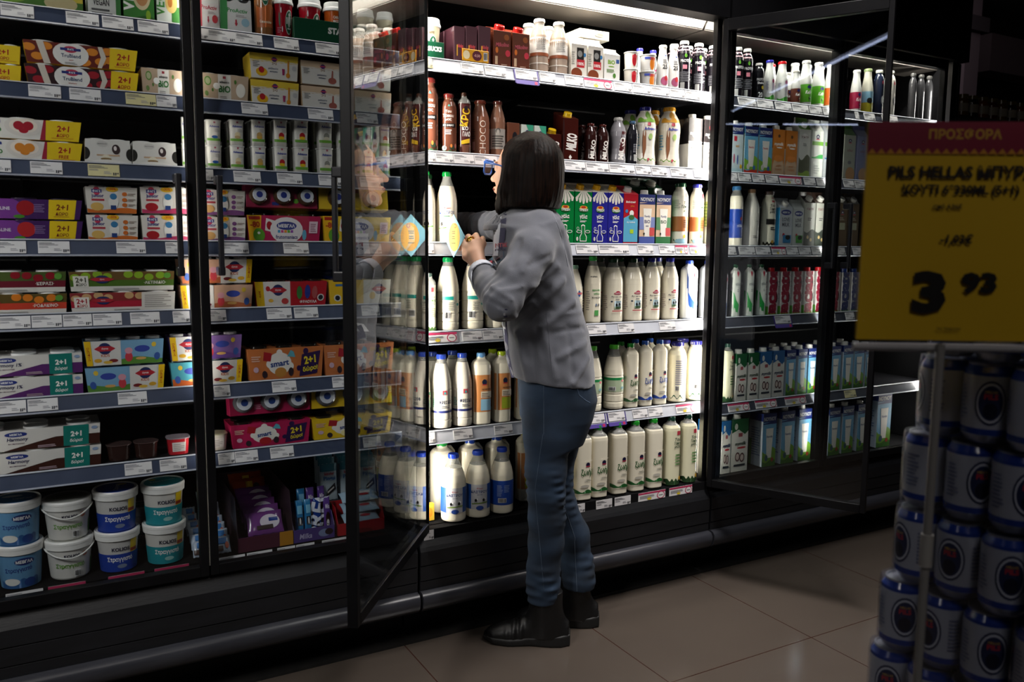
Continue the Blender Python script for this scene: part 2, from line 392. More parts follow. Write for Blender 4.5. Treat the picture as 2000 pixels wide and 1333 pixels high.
def P_tub(W, H, D, d):
    R = W/2; mb = MB(); hz = H*0.86
    mb.lathe([(R*0.74, 0), (R*0.78, 0.004), (R*0.90, hz*0.92), (R*0.92, hz)], d['body'], 40)
    def fn(u, v, off):
        rr = R*(0.78+0.13*v/(hz))+off+0.0006; a = u/(R*0.86); return (math.sin(a)*rr, -math.cos(a)*rr, v)
    decal_mesh(mb, d.get('decals', []), R*0.86, hz, fn, curved=0.008)
    out = [('tub_body', mb.mesh('tub_body'))]
    L = MB(); L.lathe([(R*0.93, hz-0.010), (R*0.98, hz-0.008), (R*0.99, hz+0.004), (R, hz+0.006), (R, H-0.004), (R*0.96, H), (R*0.90, H-0.002), (0.0002, H-0.002)], d.get('lid', 'E9E8E4'), 40)
    L.lathe([(R*0.84, H-0.0018), (R*0.84, H-0.0014), (0.0002, H-0.0012)], d.get('lidc', 'F0F0EE'), 32)
    for t_ in d.get('lidt', []): decal_mesh(L, [t_], R*0.84, R*0.84, lambda u, v, off: (u, v, H-0.001+off), clip=False)
    out.append(('lid', L.mesh('lid')))
    if d.get('handle'):
        h = MB(); h.tube([(R*0.99*math.sin(a), -R*0.99*math.cos(a)-0.004, hz-0.006-0.022*math.cos((a)*1.0)**2) for a in [x*0.2-1.5 for x in range(16)]], 0.0022, 'DCDCD8', 6)
        out.append(('handle', h.mesh('handle')))
    return out
def P_cup(W, H, D, d):
    """square-shouldered small cup with a foil lid flange"""
    R = W/2; mb = MB(); e = d.get('e', 5.0)
    mb.lathe([(R*0.80, 0), (R*0.83, 0.003), (R*0.93, H*0.93), (R*0.94, H*0.95)], d['body'], 24, e=e)
    def fn(u, v, off):
        rr = R*(0.83+0.10*v/H)+off+0.0006
        if e > 3: x = max(-0.99, min(0.99, u/R)); return (x*rr, -rr*(1-abs(x)**e)**(1/e), v)
        a = u/R; return (math.sin(a)*rr, -math.cos(a)*rr, v)
    decal_mesh(mb, d.get('decals', []), R, H, fn, curved=0.009)
    L = MB(); L.lathe([(R, H*0.945), (R, H*0.99), (R*0.97, H), (0.0002, H)], d.get('lid', 'E4E4E0'), 24, e=e)
    return [('cup_body', mb.mesh('cup_body')), ('lid', L.mesh('lid'))]
def P_coffee(W, H, D, d):
    R = W/2; mb = MB()
    mb.lathe([(R*0.66, 0), (R*0.70, 0.003), (R*0.92, H*0.82), (R*0.92, H*0.84)], d['body'], 28)
    def fn(u, v, off): a = u/R; rr = R*(0.70+0.22*v/(H*0.82))+off+0.0005; return (math.sin(a)*rr, -math.cos(a)*rr, v)
    decal_mesh(mb, d.get('decals', []), R, H*0.82, fn, curved=0.008)
    L = MB(); L.lathe([(R*0.96, H*0.80), (R, H*0.81), (R*0.99, H*0.86), (R*0.92, H*0.89), (R*0.88, H*0.985), (R*0.82, H), (R*0.78, H*0.985), (0.0002, H*0.985)], d.get('lid', 'F2F2F0'), 28)
    return [('cup_body', mb.mesh('cup_body')), ('lid', L.mesh('lid'))]
def P_box(W, H, D, d):
    mb = MB(); mb.bbox(-W/2, W/2, -D/2, D/2, 0, H, d['body'], 0.001)
    if d.get('topc'): mb.box(-W/2+0.001, W/2-0.001, -D/2+0.001, D/2-0.001, H-0.0003, H+0.0005, d['topc'])
    decal_mesh(mb, d.get('decals', []), W/2, H, boxface(W, D, H))
    if d.get('side'): decal_mesh(mb, d['side'], D/2, H, boxface(W, D, H, 'left'))
    return [('box_body', mb.mesh('box_body'))]
def P_traybox(W, H, D, d):
    """open-topped display box, low front, walls rising to the back"""
    w, q = W/2, D/2; mb = MB(); t = 0.0015; hf = H*d.get('front', 0.5)
    mb.box(-w, w, -q, q, 0, t, d['body']); mb.box(-w, w, -q, -q+t, 0, hf, d['body']); mb.box(-w, w, q-t, q, 0, H, d.get('inner', d['body']))
    for s in (-1, 1):
        mb.prism([(-q, 0), (q, 0), (q, H), (-q+0.03, H*0.95), (-q, hf)], 'x', s*w-(t if s > 0 else 0), s*w+(t if s < 0 else 0), d.get('inner', d['body']))
    decal_mesh(mb, d.get('decals', []), w, hf, boxface(W, D, H))
    return [('box_body', mb.mesh('box_body'))]
def P_bag(W, H, D, d):
    """crimped flow-wrap packet, standing on one edge or lying (H is its height)"""
    mb = MB(); nx, nz = 12, 10; f = {}
    for s in (-1, 1):
        vs = []
        for j in range(nz+1):
            for i in range(nx+1):
                u, v = -1+2*i/nx, j/nz
                b = max(0, 1-u**4)**0.5*max(0, 1-abs(2*v-1)**3)**0.5 if abs(u) < 0.9 else 0.04
                wr = 0.0012*math.sin(u*19+v*7)*b
                vs.append((u*W/2*(1-0.03*math.sin(v*math.pi)), s*(D/2*b+0.0004)+wr, v*H+0.001*math.sin(u*25)*(abs(v-0.5) > 0.45)))
        k = nx+1
        fs = [(j*k+i, j*k+i+1, (j+1)*k+i+1, (j+1)*k+i) for j in range(nz) for i in range(nx)]
        if s > 0: fs = [q[::-1] for q in fs]
        mb.add(vs, fs, d['body'], True)
    def fn(u, v, off):
        uu, vv = u/(W/2), v/H; b = max(0, 1-uu**4)**0.5*max(0, 1-abs(2*vv-1)**3)**0.5
        return (u, -(D/2*b)-0.0022-off, v)
    decal_mesh(mb, d.get('decals', []), W/2, H, fn, curved=W/10, vcuts=[H*x/8 for x in range(1, 8)])
    return [('wrapper', mb.mesh('wrapper'))]
KIND = {'bottle': P_bottle, 'jug': P_jug, 'carton': P_carton, 'pack': P_pack, 'dome': P_dome, 'tub': P_tub, 'cup': P_cup, 'coffee': P_coffee, 'box': P_box, 'tray': P_traybox, 'bag': P_bag}
NAMES = {'bottle': ('milk_bottle', 'bottle'), 'jug': ('milk_jug', 'jug'), 'carton': ('milk_carton', 'carton'), 'pack': ('yogurt_multipack', 'yogurt pack'), 'dome': ('dessert_multipack', 'dessert pack'),
         'tub': ('yogurt_tub', 'yogurt tub'), 'cup': ('yogurt_cup', 'yogurt cup'), 'coffee': ('coffee_cup', 'coffee cup'), 'box': ('food_box', 'box'), 'tray': ('display_box', 'display box'), 'bag': ('snack_packet', 'snack packet')}
DES = {}
# ---------------------------------------------------------------- product designs
NV, WH, CR = '1B2A6B', 'F4F3EE', 'E9E2CC'
MILK = '#EFE8D2'
def T(s, u, v, h, c, **o): return ('t', s, u, v, h, c, o)
def dd(name, kind, **k): DES[name] = dict(kind=kind, **k)
def fage(u, v, s=1.0): return [('e', u, v, 0.10*s, 0.13*s, 'C23B55'), ('r', u-0.15*s, v-0.05*s, u+0.15*s, v+0.05*s, '26357F'), T('ΦAΓE', u, v, 0.075*s, WH, w=0.24*s)]
def blob(u, v, r, c, asp=1.6): return ('e', u, v, r, r*asp, c)
def cow(u, v, s): return [('e', u, v, 0.07*s, 0.016*s, '151515'), ('r', u-0.055*s, v-0.03*s, u-0.035*s, v, '151515'), ('r', u+0.035*s, v-0.03*s, u+0.055*s, v, '151515'), ('e', u+0.08*s, v+0.012*s, 0.025*s, 0.01*s, 'F4F4F4')]
# --- left case sleeves
def promo(u0, u1, t2='ΔΩΡΟ', bg='E8C81A', fg='A81C1C', c1='2+1'):
    return [('r', u0, 0, u1, 1, bg), T(c1, (u0+u1)/2, 0.62, 0.30, fg, w=(u1-u0)*0.62, b=0.03), T(t2, (u0+u1)/2, 0.28, 0.17, fg, w=(u1-u0)*0.66, b=0.02), ('r', u0+0.1, 0.12, u1-0.1, 0.14, fg)]
def trublend(f1, f2, flav):
    return [('r', -1, 0, 1, 1, f1)]+[blob(x, y, 0.11, f2) for x, y in ((-0.92, 0.7), (-0.8, 0.3), (0.18, 0.72), (0.34, 0.3), (0.45, 0.8), (-0.62, 0.8), (0.05, 0.2), (0.5, 0.4))]+\
        [('p', [(-0.78, 1), (-0.66, 1), (-0.58, 0), (-0.70, 0)], 'D8CFC0'), ('e', -0.2, 0.5, 0.32, 0.56, 'EDEBE6'), ('p', [(0.28, 0), (0.36, 0), (0.44, 0.5), (0.36, 1), (0.28, 1), (0.34, 0.5)], 'D8CFC0')]+fage(-0.2, 0.74, 1.2)+\
        [T('TruBlend', -0.2, 0.44, 0.17, '4A5A78', w=0.46), T(flav, -0.2, 0.24, 0.08, 'B0503A'), ('b', -0.32, 0.06, -0.08, 0.16, 2, '888888')]+promo(0.5, 1.0)
dd('tru1', 'pack', body='EAC420', n=3, D=0.12, decals=trublend('6A2015', 'E08A28', 'peach'), lid='D8D8D4')
dd('tru2', 'pack', body='EAC420', n=3, D=0.12, decals=trublend('2E1218', 'A01828', 'strawberry'), lid='D8D8D4')
def fyo(c, t2): return [('r', -1, 0, 1, 1, 'E6E4DC')]+fage(-0.55, 0.82, 1.3)+[T('fruyo', -0.52, 0.42, 0.40, '2C7A2E', w=0.75), ('e', 0.02, 0.62, 0.32, 0.50, 'DED8D0'), ('e', 0.02, 0.66, 0.24, 0.36, 'F0E4D4'), ('e', -0.06, 0.66, 0.09, 0.22, c), ('e', 0.10, 0.66, 0.09, 0.22, c), ('e', 0.02, 0.42, 0.08, 0.13, c), ('p', [(0.30, 0), (0.42, 0), (0.42, 1), (0.36, 1)], 'A02038')]+promo(0.40, 1.0, t2)
dd('fru1', 'pack', body='EAC420', n=3, D=0.12, decals=fyo('A8182A', 'ΔΩΡΟ'))
dd('fru2', 'pack', body='EAC420', n=3, D=0.12, decals=fyo('D8862A', 'FREE'))
dd('yel21', 'pack', body='EAC420', n=3, D=0.12, decals=promo(-0.2, 1.0)+[('r', -1, 0, -0.2, 1, '6A2015')])
def bio(bg='B59E86'): return [('r', -1, 0, 1, 1, bg), ('p', [(-0.28, 0), (0.28, 0), (0.26, 1), (-0.26, 1)], 'D9D6D0'), ('e', -0.68, 0.72, 0.14, 0.17, '5E8A3A'), ('e', -0.68, 0.72, 0.10, 0.12, 'A8B088'), ('r', -0.06, 0.84, 0.06, 0.93, '9A2E3A'), T('advance', 0, 0.72, 0.10, '333333', w=0.4), T('BiO', 0, 0.46, 0.26, '2F6E32', w=0.5, b=0.03), ('e', 0.68, 0.45, 0.20, 0.26, 'E4E0D6'), blob(-0.5, 0.4, 0.04, '4C7A30'), blob(-0.76, 0.26, 0.08, '6E8A4A', 1.2), blob(0.45, 0.75, 0.05, '4C7A30'), ('e', -0.33, 0.55, 0.14, 0.12, 'E8E8E4'), ('b', -0.2, 0.1, 0.2, 0.22, 2, '8A8A88')]
dd('bio', 'pack', body='B59E86', n=2, D=0.085, decals=bio(), lid='E6E6E2')
def kid2(top, icon): return [('r', -1, 0, 1, 1, 'D8D5CE'), ('m', 0.78, 0.76, 0.035, 3, top), ('r', -1, 0.74, 1, 1, top), ('m', 0.70, 0.70, 0.03, 5, top), ('e', 0, 0.80, 0.11, 0.10, '4A2A6A'), ('r', -0.14, 0.78, 0.14, 0.82, 'C23B55'), T('2+2', 0, 0.64, 0.10, '8A6A4A', w=0.2), T('ρυζόγαλο', -0.05, 0.42, 0.09, '3A4A6A', w=0.5), T('επιδόρπιο', -0.05, 0.30, 0.08, '3A4A6A', w=0.5)]+icon+[('b', -0.9, 0.45, -0.6, 0.7, 4, '888888'), ('e', 0.84, 0.5, 0.10, 0.10, 'BDBDBD')]
dd('kyel', 'pack', body='D8B83A', n=2, D=0.09, decals=kid2('DDBF3C', [('e', -0.55, 0.26, 0.24, 0.17, 'E0B020'), ('e', -0.55, 0.34, 0.12, 0.13, 'B02028'), ('r', 0.55, 0.2, 0.62, 0.8, 'D08A28'), ('e', 0.58, 0.2, 0.09, 0.10, 'D08A28'), ('p', [(0.34, 0.2), (0.42, 0.2), (0.44, 0.45), (0.32, 0.45)], 'A03060')]))
dd('kbei', 'pack', body='CDB394', n=2, D=0.09, decals=kid2('CFB496', [('e', 0.45, 0.22, 0.20, 0.14, 'A05A50'), ('p', [(0.38, 0.2), (0.5, 0.2), (0.48, 0.66), (0.42, 0.66)], 'A05A50')]))
def whitecow(): return [('r', -1, 0, 1, 1, 'DAD8D2'), ('e', -1.0, 0.42, 0.22, 0.25, '22201C'), ('e', 1.0, 0.42, 0.22, 0.25, '22201C'), ('e', -0.25, 0.82, 0.26, 0.12, 'C8C6C0'), T('παραδοσιακό', -0.25, 0.82, 0.06, '6A6A6A', w=0.4), ('e', 0.35, 0.62, 0.18, 0.20, '3A2A2C'), ('e', 0.32, 0.66, 0.07, 0.09, 'E4DCD8'), ('r', -0.5, 0.34, 0.5, 0.40, 'C9A888'), ('e', -0.1, 0.28, 0.18, 0.12, 'E8E0C8'), ('e', -0.1, 0.22, 0.24, 0.05, '8A7048'), ('e', 0, 0.04, 0.8, 0.16, 'E6E4DE')]
dd('wpud', 'pack', body='DAD8D2', n=2, D=0.09, taper=-0.06, decals=whitecow())
def vit(c): return [('r', -1, 0, 1, 1, '43205E'), ('e', -0.42, 0.5, 0.40, 0.62, '7A3A92'), ('e', 0.02, 0.55, 0.16, 0.38, c), ('e', -0.1, 0.12, 0.10, 0.09, '4A8A2A'), T('VITALINE', -0.42, 0.52, 0.16, 'E8E0EC', w=0.62), ('b', 0.16, 0.35, 0.36, 0.8, 5, '8A70A0')]+promo(0.42, 0.9, fg='7A2A1A')+[('r', 0.9, 0, 1, 1, '43205E')]
dd('vit1', 'pack', body='43205E', n=3, D=0.12, decals=vit('A01A22'), lid='2A1A38')
dd('vit2', 'pack', body='43205E', n=3, D=0.12, decals=vit('B8282A'), lid='2A1A38')
def jun(c1, c2): return [('r', -1, 0, 1, 1, 'DAD5CC'), ('m', 0, 0.16, 0.05, 1, c1)]+fage(-0.58, 0.84, 1.3)+[T('junior', -0.55, 0.64, 0.17, '3A3A7A', w=0.5, b=0.03), ('r', -0.8, 0.46, -0.3, 0.54, 'B0404A'), ('e', -0.6, 0.24, 0.26, 0.16, c2), ('e', 0.02, 0.92, 0.24, 0.10, 'E8B82A'), T('-30%', 0.02, 0.93, 0.10, 'C03A18', w=0.3), ('e', 0.06, 0.42, 0.20, 0.26, 'E8E6E0'), ('e', 0.06, 0.64, 0.14, 0.12, '3A7AA8'), ('r', -0.06, 0.14, 0.16, 0.3, '26407A')]+\
    [x for v in (0.74, 0.52, 0.32) for x in (('e', 0.50, v, 0.10, 0.08, c1), ('b', 0.64, v-0.05, 0.94, v+0.06, 2, '9A8A80'))]
dd('junO', 'pack', body='DAD5CC', n=2, D=0.085, decals=jun('C86A28', 'D8B060'), scallop=False)
dd('junP', 'pack', body='DAD5CC', n=2, D=0.085, decals=jun('B83A62', 'A82028'), scallop=False)
dd('junV', 'pack', body='DAD5CC', n=2, D=0.085, decals=jun('7A4A7E', 'C89A60'), scallop=False)
def fruto(bg, lab=True): return [('r', -1, 0, 1, 1, bg), ('p', [(-1, 0), (-0.7, 0), (-0.62, 1), (-1, 1)], 'E8B21C'), ('r', -0.96, 0.84, -0.66, 0.96, 'B02A20'), T('-80', -0.81, 0.66, 0.22, 'B02A20', w=0.26, b=0.03), ('e', -0.72, 0.26, 0.16, 0.26, '5E9E30'), ('e', -0.72, 0.34, 0.04, 0.05, WH), ('p', [(-0.55, 0.44), (-0.3, 0.36), (-0.26, 0.8), (-0.5, 0.9)], 'E4E0DA'), ('e', -0.42, 0.62, 0.08, 0.16, 'A82028'), ('e', 0.05, 0.45, 0.46, 0.50, 'E6E2E4'), ('e', 0.05, 0.62, 0.28, 0.16, '233A8C'), T('ΜΕΒΓΑΛ', 0.05, 0.62, 0.13, WH, w=0.46, b=0.03), T('frutomaniacs', 0.05, 0.20, 0.15, '26357F', w=0.62, b=0.02)]+[('r', -0.2+i*0.09, 0.36, -0.13+i*0.09, 0.46, c) for i, c in enumerate(('3A9AC8', 'C83A8A', 'E88A28', '5AA83A', '8A3AA8'))]+[('e', 0.55, 0.28, 0.06, 0.20, '58A8C8'), ('r', 0.68, 0.35, 0.92, 0.8, 'E6C8D4'), ('b', 0.72, 0.4, 0.9, 0.74, 5, '9A6A7A')]
dd('frut', 'pack', body='B02050', n=3, D=0.10, decals=fruto('B02050'), lid='#1C1814')
dd('fruy', 'pack', body='E0BC28', n=2, D=0.10, decals=fruto('E0BC28'), lid='#1C1814')
dd('dmag', 'dome', body='8E1E40', n=3, D=0.05, decals=[('e', 0.38, 0.3, 0.08, 0.1, '5E9E30'), ('r', -0.3, 0.1, -0.1, 0.24, '26357F')], fillc='#4A3828', lid='C8CCD4', lid2='26357F')
dd('dyel', 'dome', body='D8B428', n=2, D=0.05, decals=[('r', -0.1, 0.75, 0.15, 0.92, 'B84A20')], fillc='#3A2A1C', lid='C8CCD4', lid2='26357F')
def agno(u, v, s=1.0): return [('e', u, v, 0.11*s, 0.16*s, '26305E'), ('p', [(u-0.18*s, v), (u-0.1*s, v+0.07*s), (u+0.1*s, v+0.07*s), (u+0.18*s, v), (u+0.1*s, v-0.07*s), (u-0.1*s, v-0.07*s)], 'B02A34'), T('άγνο', u, v, 0.07*s, WH, w=0.24*s)]
def long2(c1, fr, fr2, name, num): return [('r', -1, 0, 1, 1, 'D8D4CC'), ('r', -1, 0.24, 1, 0.58, c1), ('r', -1, 0.56, 1, 1, fr2)]+[blob(x, 0.78+0.08*math.sin(x*9), 0.09, fr, 2.0) for x in (-0.9, -0.7, -0.48, -0.3, 0.1, 0.3, 0.5, 0.72)]+[('r', -0.94, 0.24, -0.66, 0.78, 'E4E0D6'), T('2+1', -0.8, 0.58, 0.26, num, w=0.2, b=0.03), T('ΔΩΡΟ', -0.8, 0.34, 0.14, num, w=0.2, b=0.02)]+agno(-0.4, 0.6, 1.3)+[T(name, 0.62, 0.42, 0.16, 'E8E4DC', w=0.5, b=0.02), blob(0.86, 0.78, 0.07, '5E9A3A', 2.2), ('b', -0.2, 0.06, 0.5, 0.16, 2, '8A8A88')]
dd('cherry', 'pack', body='D8D4CC', n=3, D=0.11, scallop=False, taper=0.03, decals=long2('6A1828', '8E1422', '4A5A28', '·ΚΕΡΑΣΙ·', '5A1020'))
dd('peach', 'pack', body='D8D4CC', n=3, D=0.11, scallop=False, taper=0.03, decals=long2('C8402A', 'D87A20', '5A4A20', '·ΡΟΔΑΚΙΝΟ·', 'A03018'))
dd('kiwi', 'pack', body='D8D4CC', n=3, D=0.11, scallop=False, taper=0.03, decals=long2('4A6A22', '8AB02A', '6A5028', '·ΑΚΤΙΝΙΔΙΟ·', '3A3A2A'))
dd('straw', 'pack', body='D8D4CC', n=3, D=0.11, scallop=False, taper=0.03, decals=long2('B02438', 'C8A070', '8A3030', 'ΔΗΜΗΤΡΙΑΚΑ', 'A81828')+[('r', 0.34, 0, 1, 1, 'D6D2CA'), ('b', 0.4, 0.2, 0.95, 0.9, 7, '9A9690')])
def peppa(sky, gr, flip=False):   # plain landscape print, no characters
    s = -1 if flip else 1
    a = [('r', -1, 0, 1, 1, sky), ('m', 0, 0.24, 0.06, 1.5, gr), ('e', 0.45*s, 0.62, 0.20, 0.14, '3A4AA0'), ('e', 0.75*s, 0.78, 0.06, 0.10, 'E0C040'), ('e', 0.1*s, 0.3, 0.10, 0.20, 'C8404A'), ('e', 0.1*s, 0.56, 0.10, 0.13, 'D89AA8'), ('e', 0.85*s, 0.28, 0.08, 0.16, '3A5AA0'), ('e', 0.42*s, 0.22, 0.14, 0.06, 'D8A860')]
    b = [('r', -1 if not flip else 0.1, 0, -0.1 if not flip else 1, 1, 'D6D4CE')]+agno(-0.5*s, 0.68, 1.5)+[T('KIDS', -0.5*s, 0.4, 0.12, 'B8603A', w=0.3), ('e', -0.7*s, 0.2, 0.10, 0.08, 'D0A030'), ('e', -0.3*s, 0.18, 0.12, 0.07, '7A2A2A'), ('e', -0.45*s, 0.12, 0.12, 0.06, 'D8B040')]
    c = [('r', -1 if not flip else 0.84, 0, -0.84 if not flip else 1, 1, 'E2B81C'), T('2+1ΔΩΡΟ', -0.92*s, 0.48, 0.10, 'A03018', rot=90, b=0.02)]
    return a+b+c
dd('pep1', 'pack', body='7AA8C8', n=4, D=0.085, decals=peppa('7AA8C8', '5A8A3A'))
dd('pep2', 'pack', body='7AA8C8', n=4, D=0.085, decals=peppa('7AA8C8', '5A8A3A', True))
dd('pep3', 'pack', body='8A6AA0', n=4, D=0.085, decals=peppa('80609C', '6A4A90'))
dd('pep4', 'pack', body='58A0A8', n=4, D=0.085, decals=peppa('4A9AA8', 'C8602A', True))
dd('pep5', 'pack', body='D0A488', n=4, D=0.085, decals=peppa('D0A488', 'B0603A', True))
dd('pep6', 'pack', body='D0A488', n=4, D=0.085, decals=peppa('CFA58A', 'B0603A'))
dd('kred', 'pack', body='B8202A', n=4, D=0.085, lid='#1C1814', decals=[('r', -1, 0, 1, 1, 'B01E28'), ('r', -0.78, 0, -0.04, 1, 'D8D4CE'), ('r', -1, 0, -0.78, 1, 'E2B81C'), T('-0,60€', -0.89, 0.5, 0.10, 'A03018', rot=90, b=0.03)]+agno(-0.38, 0.66, 1.4)+[('e', -0.66, 0.72, 0.06, 0.10, 'B02830'), ('e', -0.6, 0.25, 0.07, 0.07, 'E0B040'), ('e', -0.2, 0.22, 0.10, 0.12, 'B84040'), ('e', 0.22, 0.55, 0.08, 0.26, '3A7A3A'), ('e', 0.45, 0.58, 0.08, 0.28, '2A3A8A'), ('e', 0.66, 0.55, 0.08, 0.26, 'A85050'), T('ΦΡΑΟΥΛΑ', 0.48, 0.18, 0.12, WH, w=0.5), ('e', 0.84, 0.34, 0.10, 0.14, 'D8D8D4'), ('e', 0.84, 0.34, 0.07, 0.10, '20242C')])
dd('kyl2', 'pack', body='E0B81C', n=3, D=0.085, lid='#1C1814', decals=[('r', -1, 0, 1, 1, 'DCB41C'), ('r', 0.1, 0, 1, 1, 'D4D0C4'), ('e', -0.4, 0.6, 0.16, 0.22, 'A02A24'), ('e', -0.76, 0.28, 0.12, 0.14, 'D8D8D4'), ('e', -0.76, 0.28, 0.08, 0.10, '20242C'), ('r', -0.8, 0.75, -0.55, 0.84, '3A6AA0'), ('e', 0.4, 0.35, 0.10, 0.15, 'D8B030')]+agno(0.62, 0.62, 1.4))
def harm(c1, img, pct=''): return [('r', -1, 0, 1, 1, 'D8D5CF'), ('p', [(-0.5, 0), (1, 0), (1, 0.52), (0.3, 0.52), (0.0, 0.26)], c1), ('p', [(-0.5, 0), (0.0, 0.20), (0.3, 0.5), (0.3, 0.52), (-0.05, 0.30)], c1), ('e', -0.9, 0.4, 0.18, 0.34, img), ('e', -0.78, 0.2, 0.12, 0.2, img), ('e', -0.30, 0.78, 0.17, 0.12, '26357F'), T('ΜΕΒΓΑΛ', -0.30, 0.78, 0.10, WH, w=0.28, b=0.03), T('Harmony'+pct, -0.28, 0.52, 0.22, '2A2A50', w=0.62, sh=0.15), T('πιο απολαυστικό', -0.3, 0.34, 0.07, '5A3A50', w=0.4), ('r', 0.42, 0, 0.82, 1, '15776C'), T('2+1', 0.62, 0.58, 0.26, WH, w=0.28, b=0.04), T('δώρο!', 0.62, 0.24, 0.20, WH, w=0.28, sh=0.1, b=0.02), ('b', 0.02, 0.06, 0.34, 0.2, 2, 'B8A0A8'), ('e', 0.91, 0.82, 0.05, 0.08, '8AA0C0')]
dd('harV', 'pack', body='D8D5CF', n=3, D=0.12, taper=0.0, decals=harm('5A2A6A', '241828', ' 1%'))
dd('harB', 'pack', body='D8D5CF', n=3, D=0.12, taper=0.02, decals=harm('3E2018', '4A2418'))
def smart(bg, fr): return [('r', -1, 0, 1, 1, bg), ('e', -0.18, 0.5, 0.32, 0.36, 'E4E0D8'), ('e', -0.18, 0.84, 0.08, 0.12, 'E4E0D8'), ('e', -0.46, 0.5, 0.08, 0.12, 'E4E0D8'), ('e', 0.12, 0.40, 0.08, 0.12, 'E4E0D8'), ('p', [(-0.62, 0.62), (-0.42, 0.58), (-0.38, 0.84), (-0.58, 0.9)], 'A02028'), ('p', [(0.02, 0.72), (0.24, 0.68), (0.2, 0.86), (0.12, 0.92)], '5AA8B8'), T('smart', -0.18, 0.50, 0.17, '26407E', w=0.5, b=0.03, rot=6), ('e', -0.16, 0.22, 0.16, 0.16, fr), ('p', [(0.36, 0.05), (0.86, 0.12), (0.92, 0.86), (0.42, 0.76)], '2E1A48'), ('e', 0.52, 0.86, 0.07, 0.10, '2E1A48'), ('e', 0.34, 0.32, 0.06, 0.09, '2E1A48'), T('2+1', 0.64, 0.58, 0.26, 'E0CC28', w=0.32, b=0.04, rot=8), T('δώρο!', 0.66, 0.28, 0.20, 'E0CC28', w=0.42, b=0.03, rot=8), ('b', -0.92, 0.6, -0.68, 0.8, 3, 'D8B0A0'), ('e', -0.82, 0.34, 0.07, 0.09, 'C8A8B8'), ('e', 0.12, 0.22, 0.07, 0.14, '30242A'), ('e', -0.6, 0.18, 0.07, 0.12, '30242A')]
dd('smO', 'pack', body='C0703C', n=3, D=0.10, decals=smart('C0703C', 'B8803A'), lid='#1C1814')
dd('smR', 'pack', body='B01E50', n=3, D=0.10, decals=smart('B01E50', 'A82428'), lid='#1C1814')
dd('smY', 'pack', body='E0BC20', n=3, D=0.10, decals=smart('DDB820', 'E8DCA0'), lid='#1C1814')
dd('dred', 'dome', body='A01C48', n=3, D=0.05, fillc='#5A5A5E', lid='D0D4DC', lid2='26407E', decals=[('b', -0.4, 0.2, -0.2, 0.4, 3, 'D890A8')])
dd('dye2', 'dome', body='DDB820', n=3, D=0.05, fillc='#5A5A5E', lid='D0D4DC', lid2='26407E')
dd('choccup', 'cup', body='#33201C', lid='#4A3A38', e=2.4, decals=[])
dd('redcup', 'cup', body='#B8242E', lid='#8A8088', e=4, decals=[('r', -0.6, 0.2, 0.6, 0.75, 'C8C0BC'), ('b', -0.5, 0.28, 0.5, 0.7, 4, '9A9490')])
dd('whicup', 'cup', body='#C8C0B4', lid='#A8A488', e=4, decals=[('r', -0.6, 0.2, 0.6, 0.75, 'C8C0BC'), ('b', -0.5, 0.28, 0.5, 0.7, 4, '9A9490')])
def adv(c, c2): return [('r', -0.95, 0.16, 0.95, 0.26, '6AA03A'), ('e', 0.1, 0.40, 0.40, 0.12, c), ('e', 0.1, 0.32, 0.42, 0.06, c2), ('r', -0.05, 0.86, 0.2, 0.93, 'B06070'), T('Advance', 0.05, 0.74, 0.085, '2A3A9A', w=1.3, b=0.03), ('b', 0.1, 0.52, 0.7, 0.66, 3, 'A8A8A4')]+[('r', -0.9+i*0.2, 0.01, -0.8+i*0.2, 0.14, 'C4C2BA') for i in range(10)]
for n_, c, c2 in (('adB', 'E0DED8', '2A5AA8'), ('adC', 'D8C8A0', 'B89A70'), ('adW', 'B8945A', 'C8A040'), ('adR', 'B02028', 'E0BC20'), ('adG', '8A8A80', 'D8D0B8'), ('adP', 'B8381C', 'E8DCC8')):
    dd(n_, 'cup', body='#DCDAD2', lid='C8C8C4', e=7, decals=adv(c, c2))
def kol(c, dy=False, kap='KOLIOS', txt='Στραγγιστό', tc=WH, off=0.0, sub='E8E8E4'):
    return [('r', -3.2, 0, 3.2, 0.52, c), T(kap, 0.05+off, 0.66, 0.11, '20203A', w=0.9, b=0.03), T(txt, off, 0.36, 0.17, tc, w=1.35, b=0.02), ('e', off+0.1, 0.16, 0.26, 0.06, sub)]+([('r', 0.55, 0.52, 0.98, 0.98, 'E2C41C'), ('r', 0.55, 0.54, 0.98, 0.64, 'B84A20'), T('-2.50€', 0.77, 0.59, 0.06, '7A1A10', w=0.36)] if dy else [])
dd('tubT', 'tub', body='CFCDC6', decals=kol('1E8C96', True, sub='9AC8C4'), lidc='2A9AA4', lidt=[T('Στραγγιστό', 0, 0.1, 0.3, WH, w=1.4, rot=12), ('e', -0.5, 0.5, 0.2, 0.14, 'D8B428')])
dd('tubB', 'tub', body='C6C4C0', decals=kol('1C3C9A', True, sub='7A86A0'), lidc='24449E', lidt=[T('Στραγγιστό', 0.1, 0, 0.3, WH, w=1.2, rot=80), ('e', 0.4, 0.5, 0.25, 0.12, 'E0C020')])
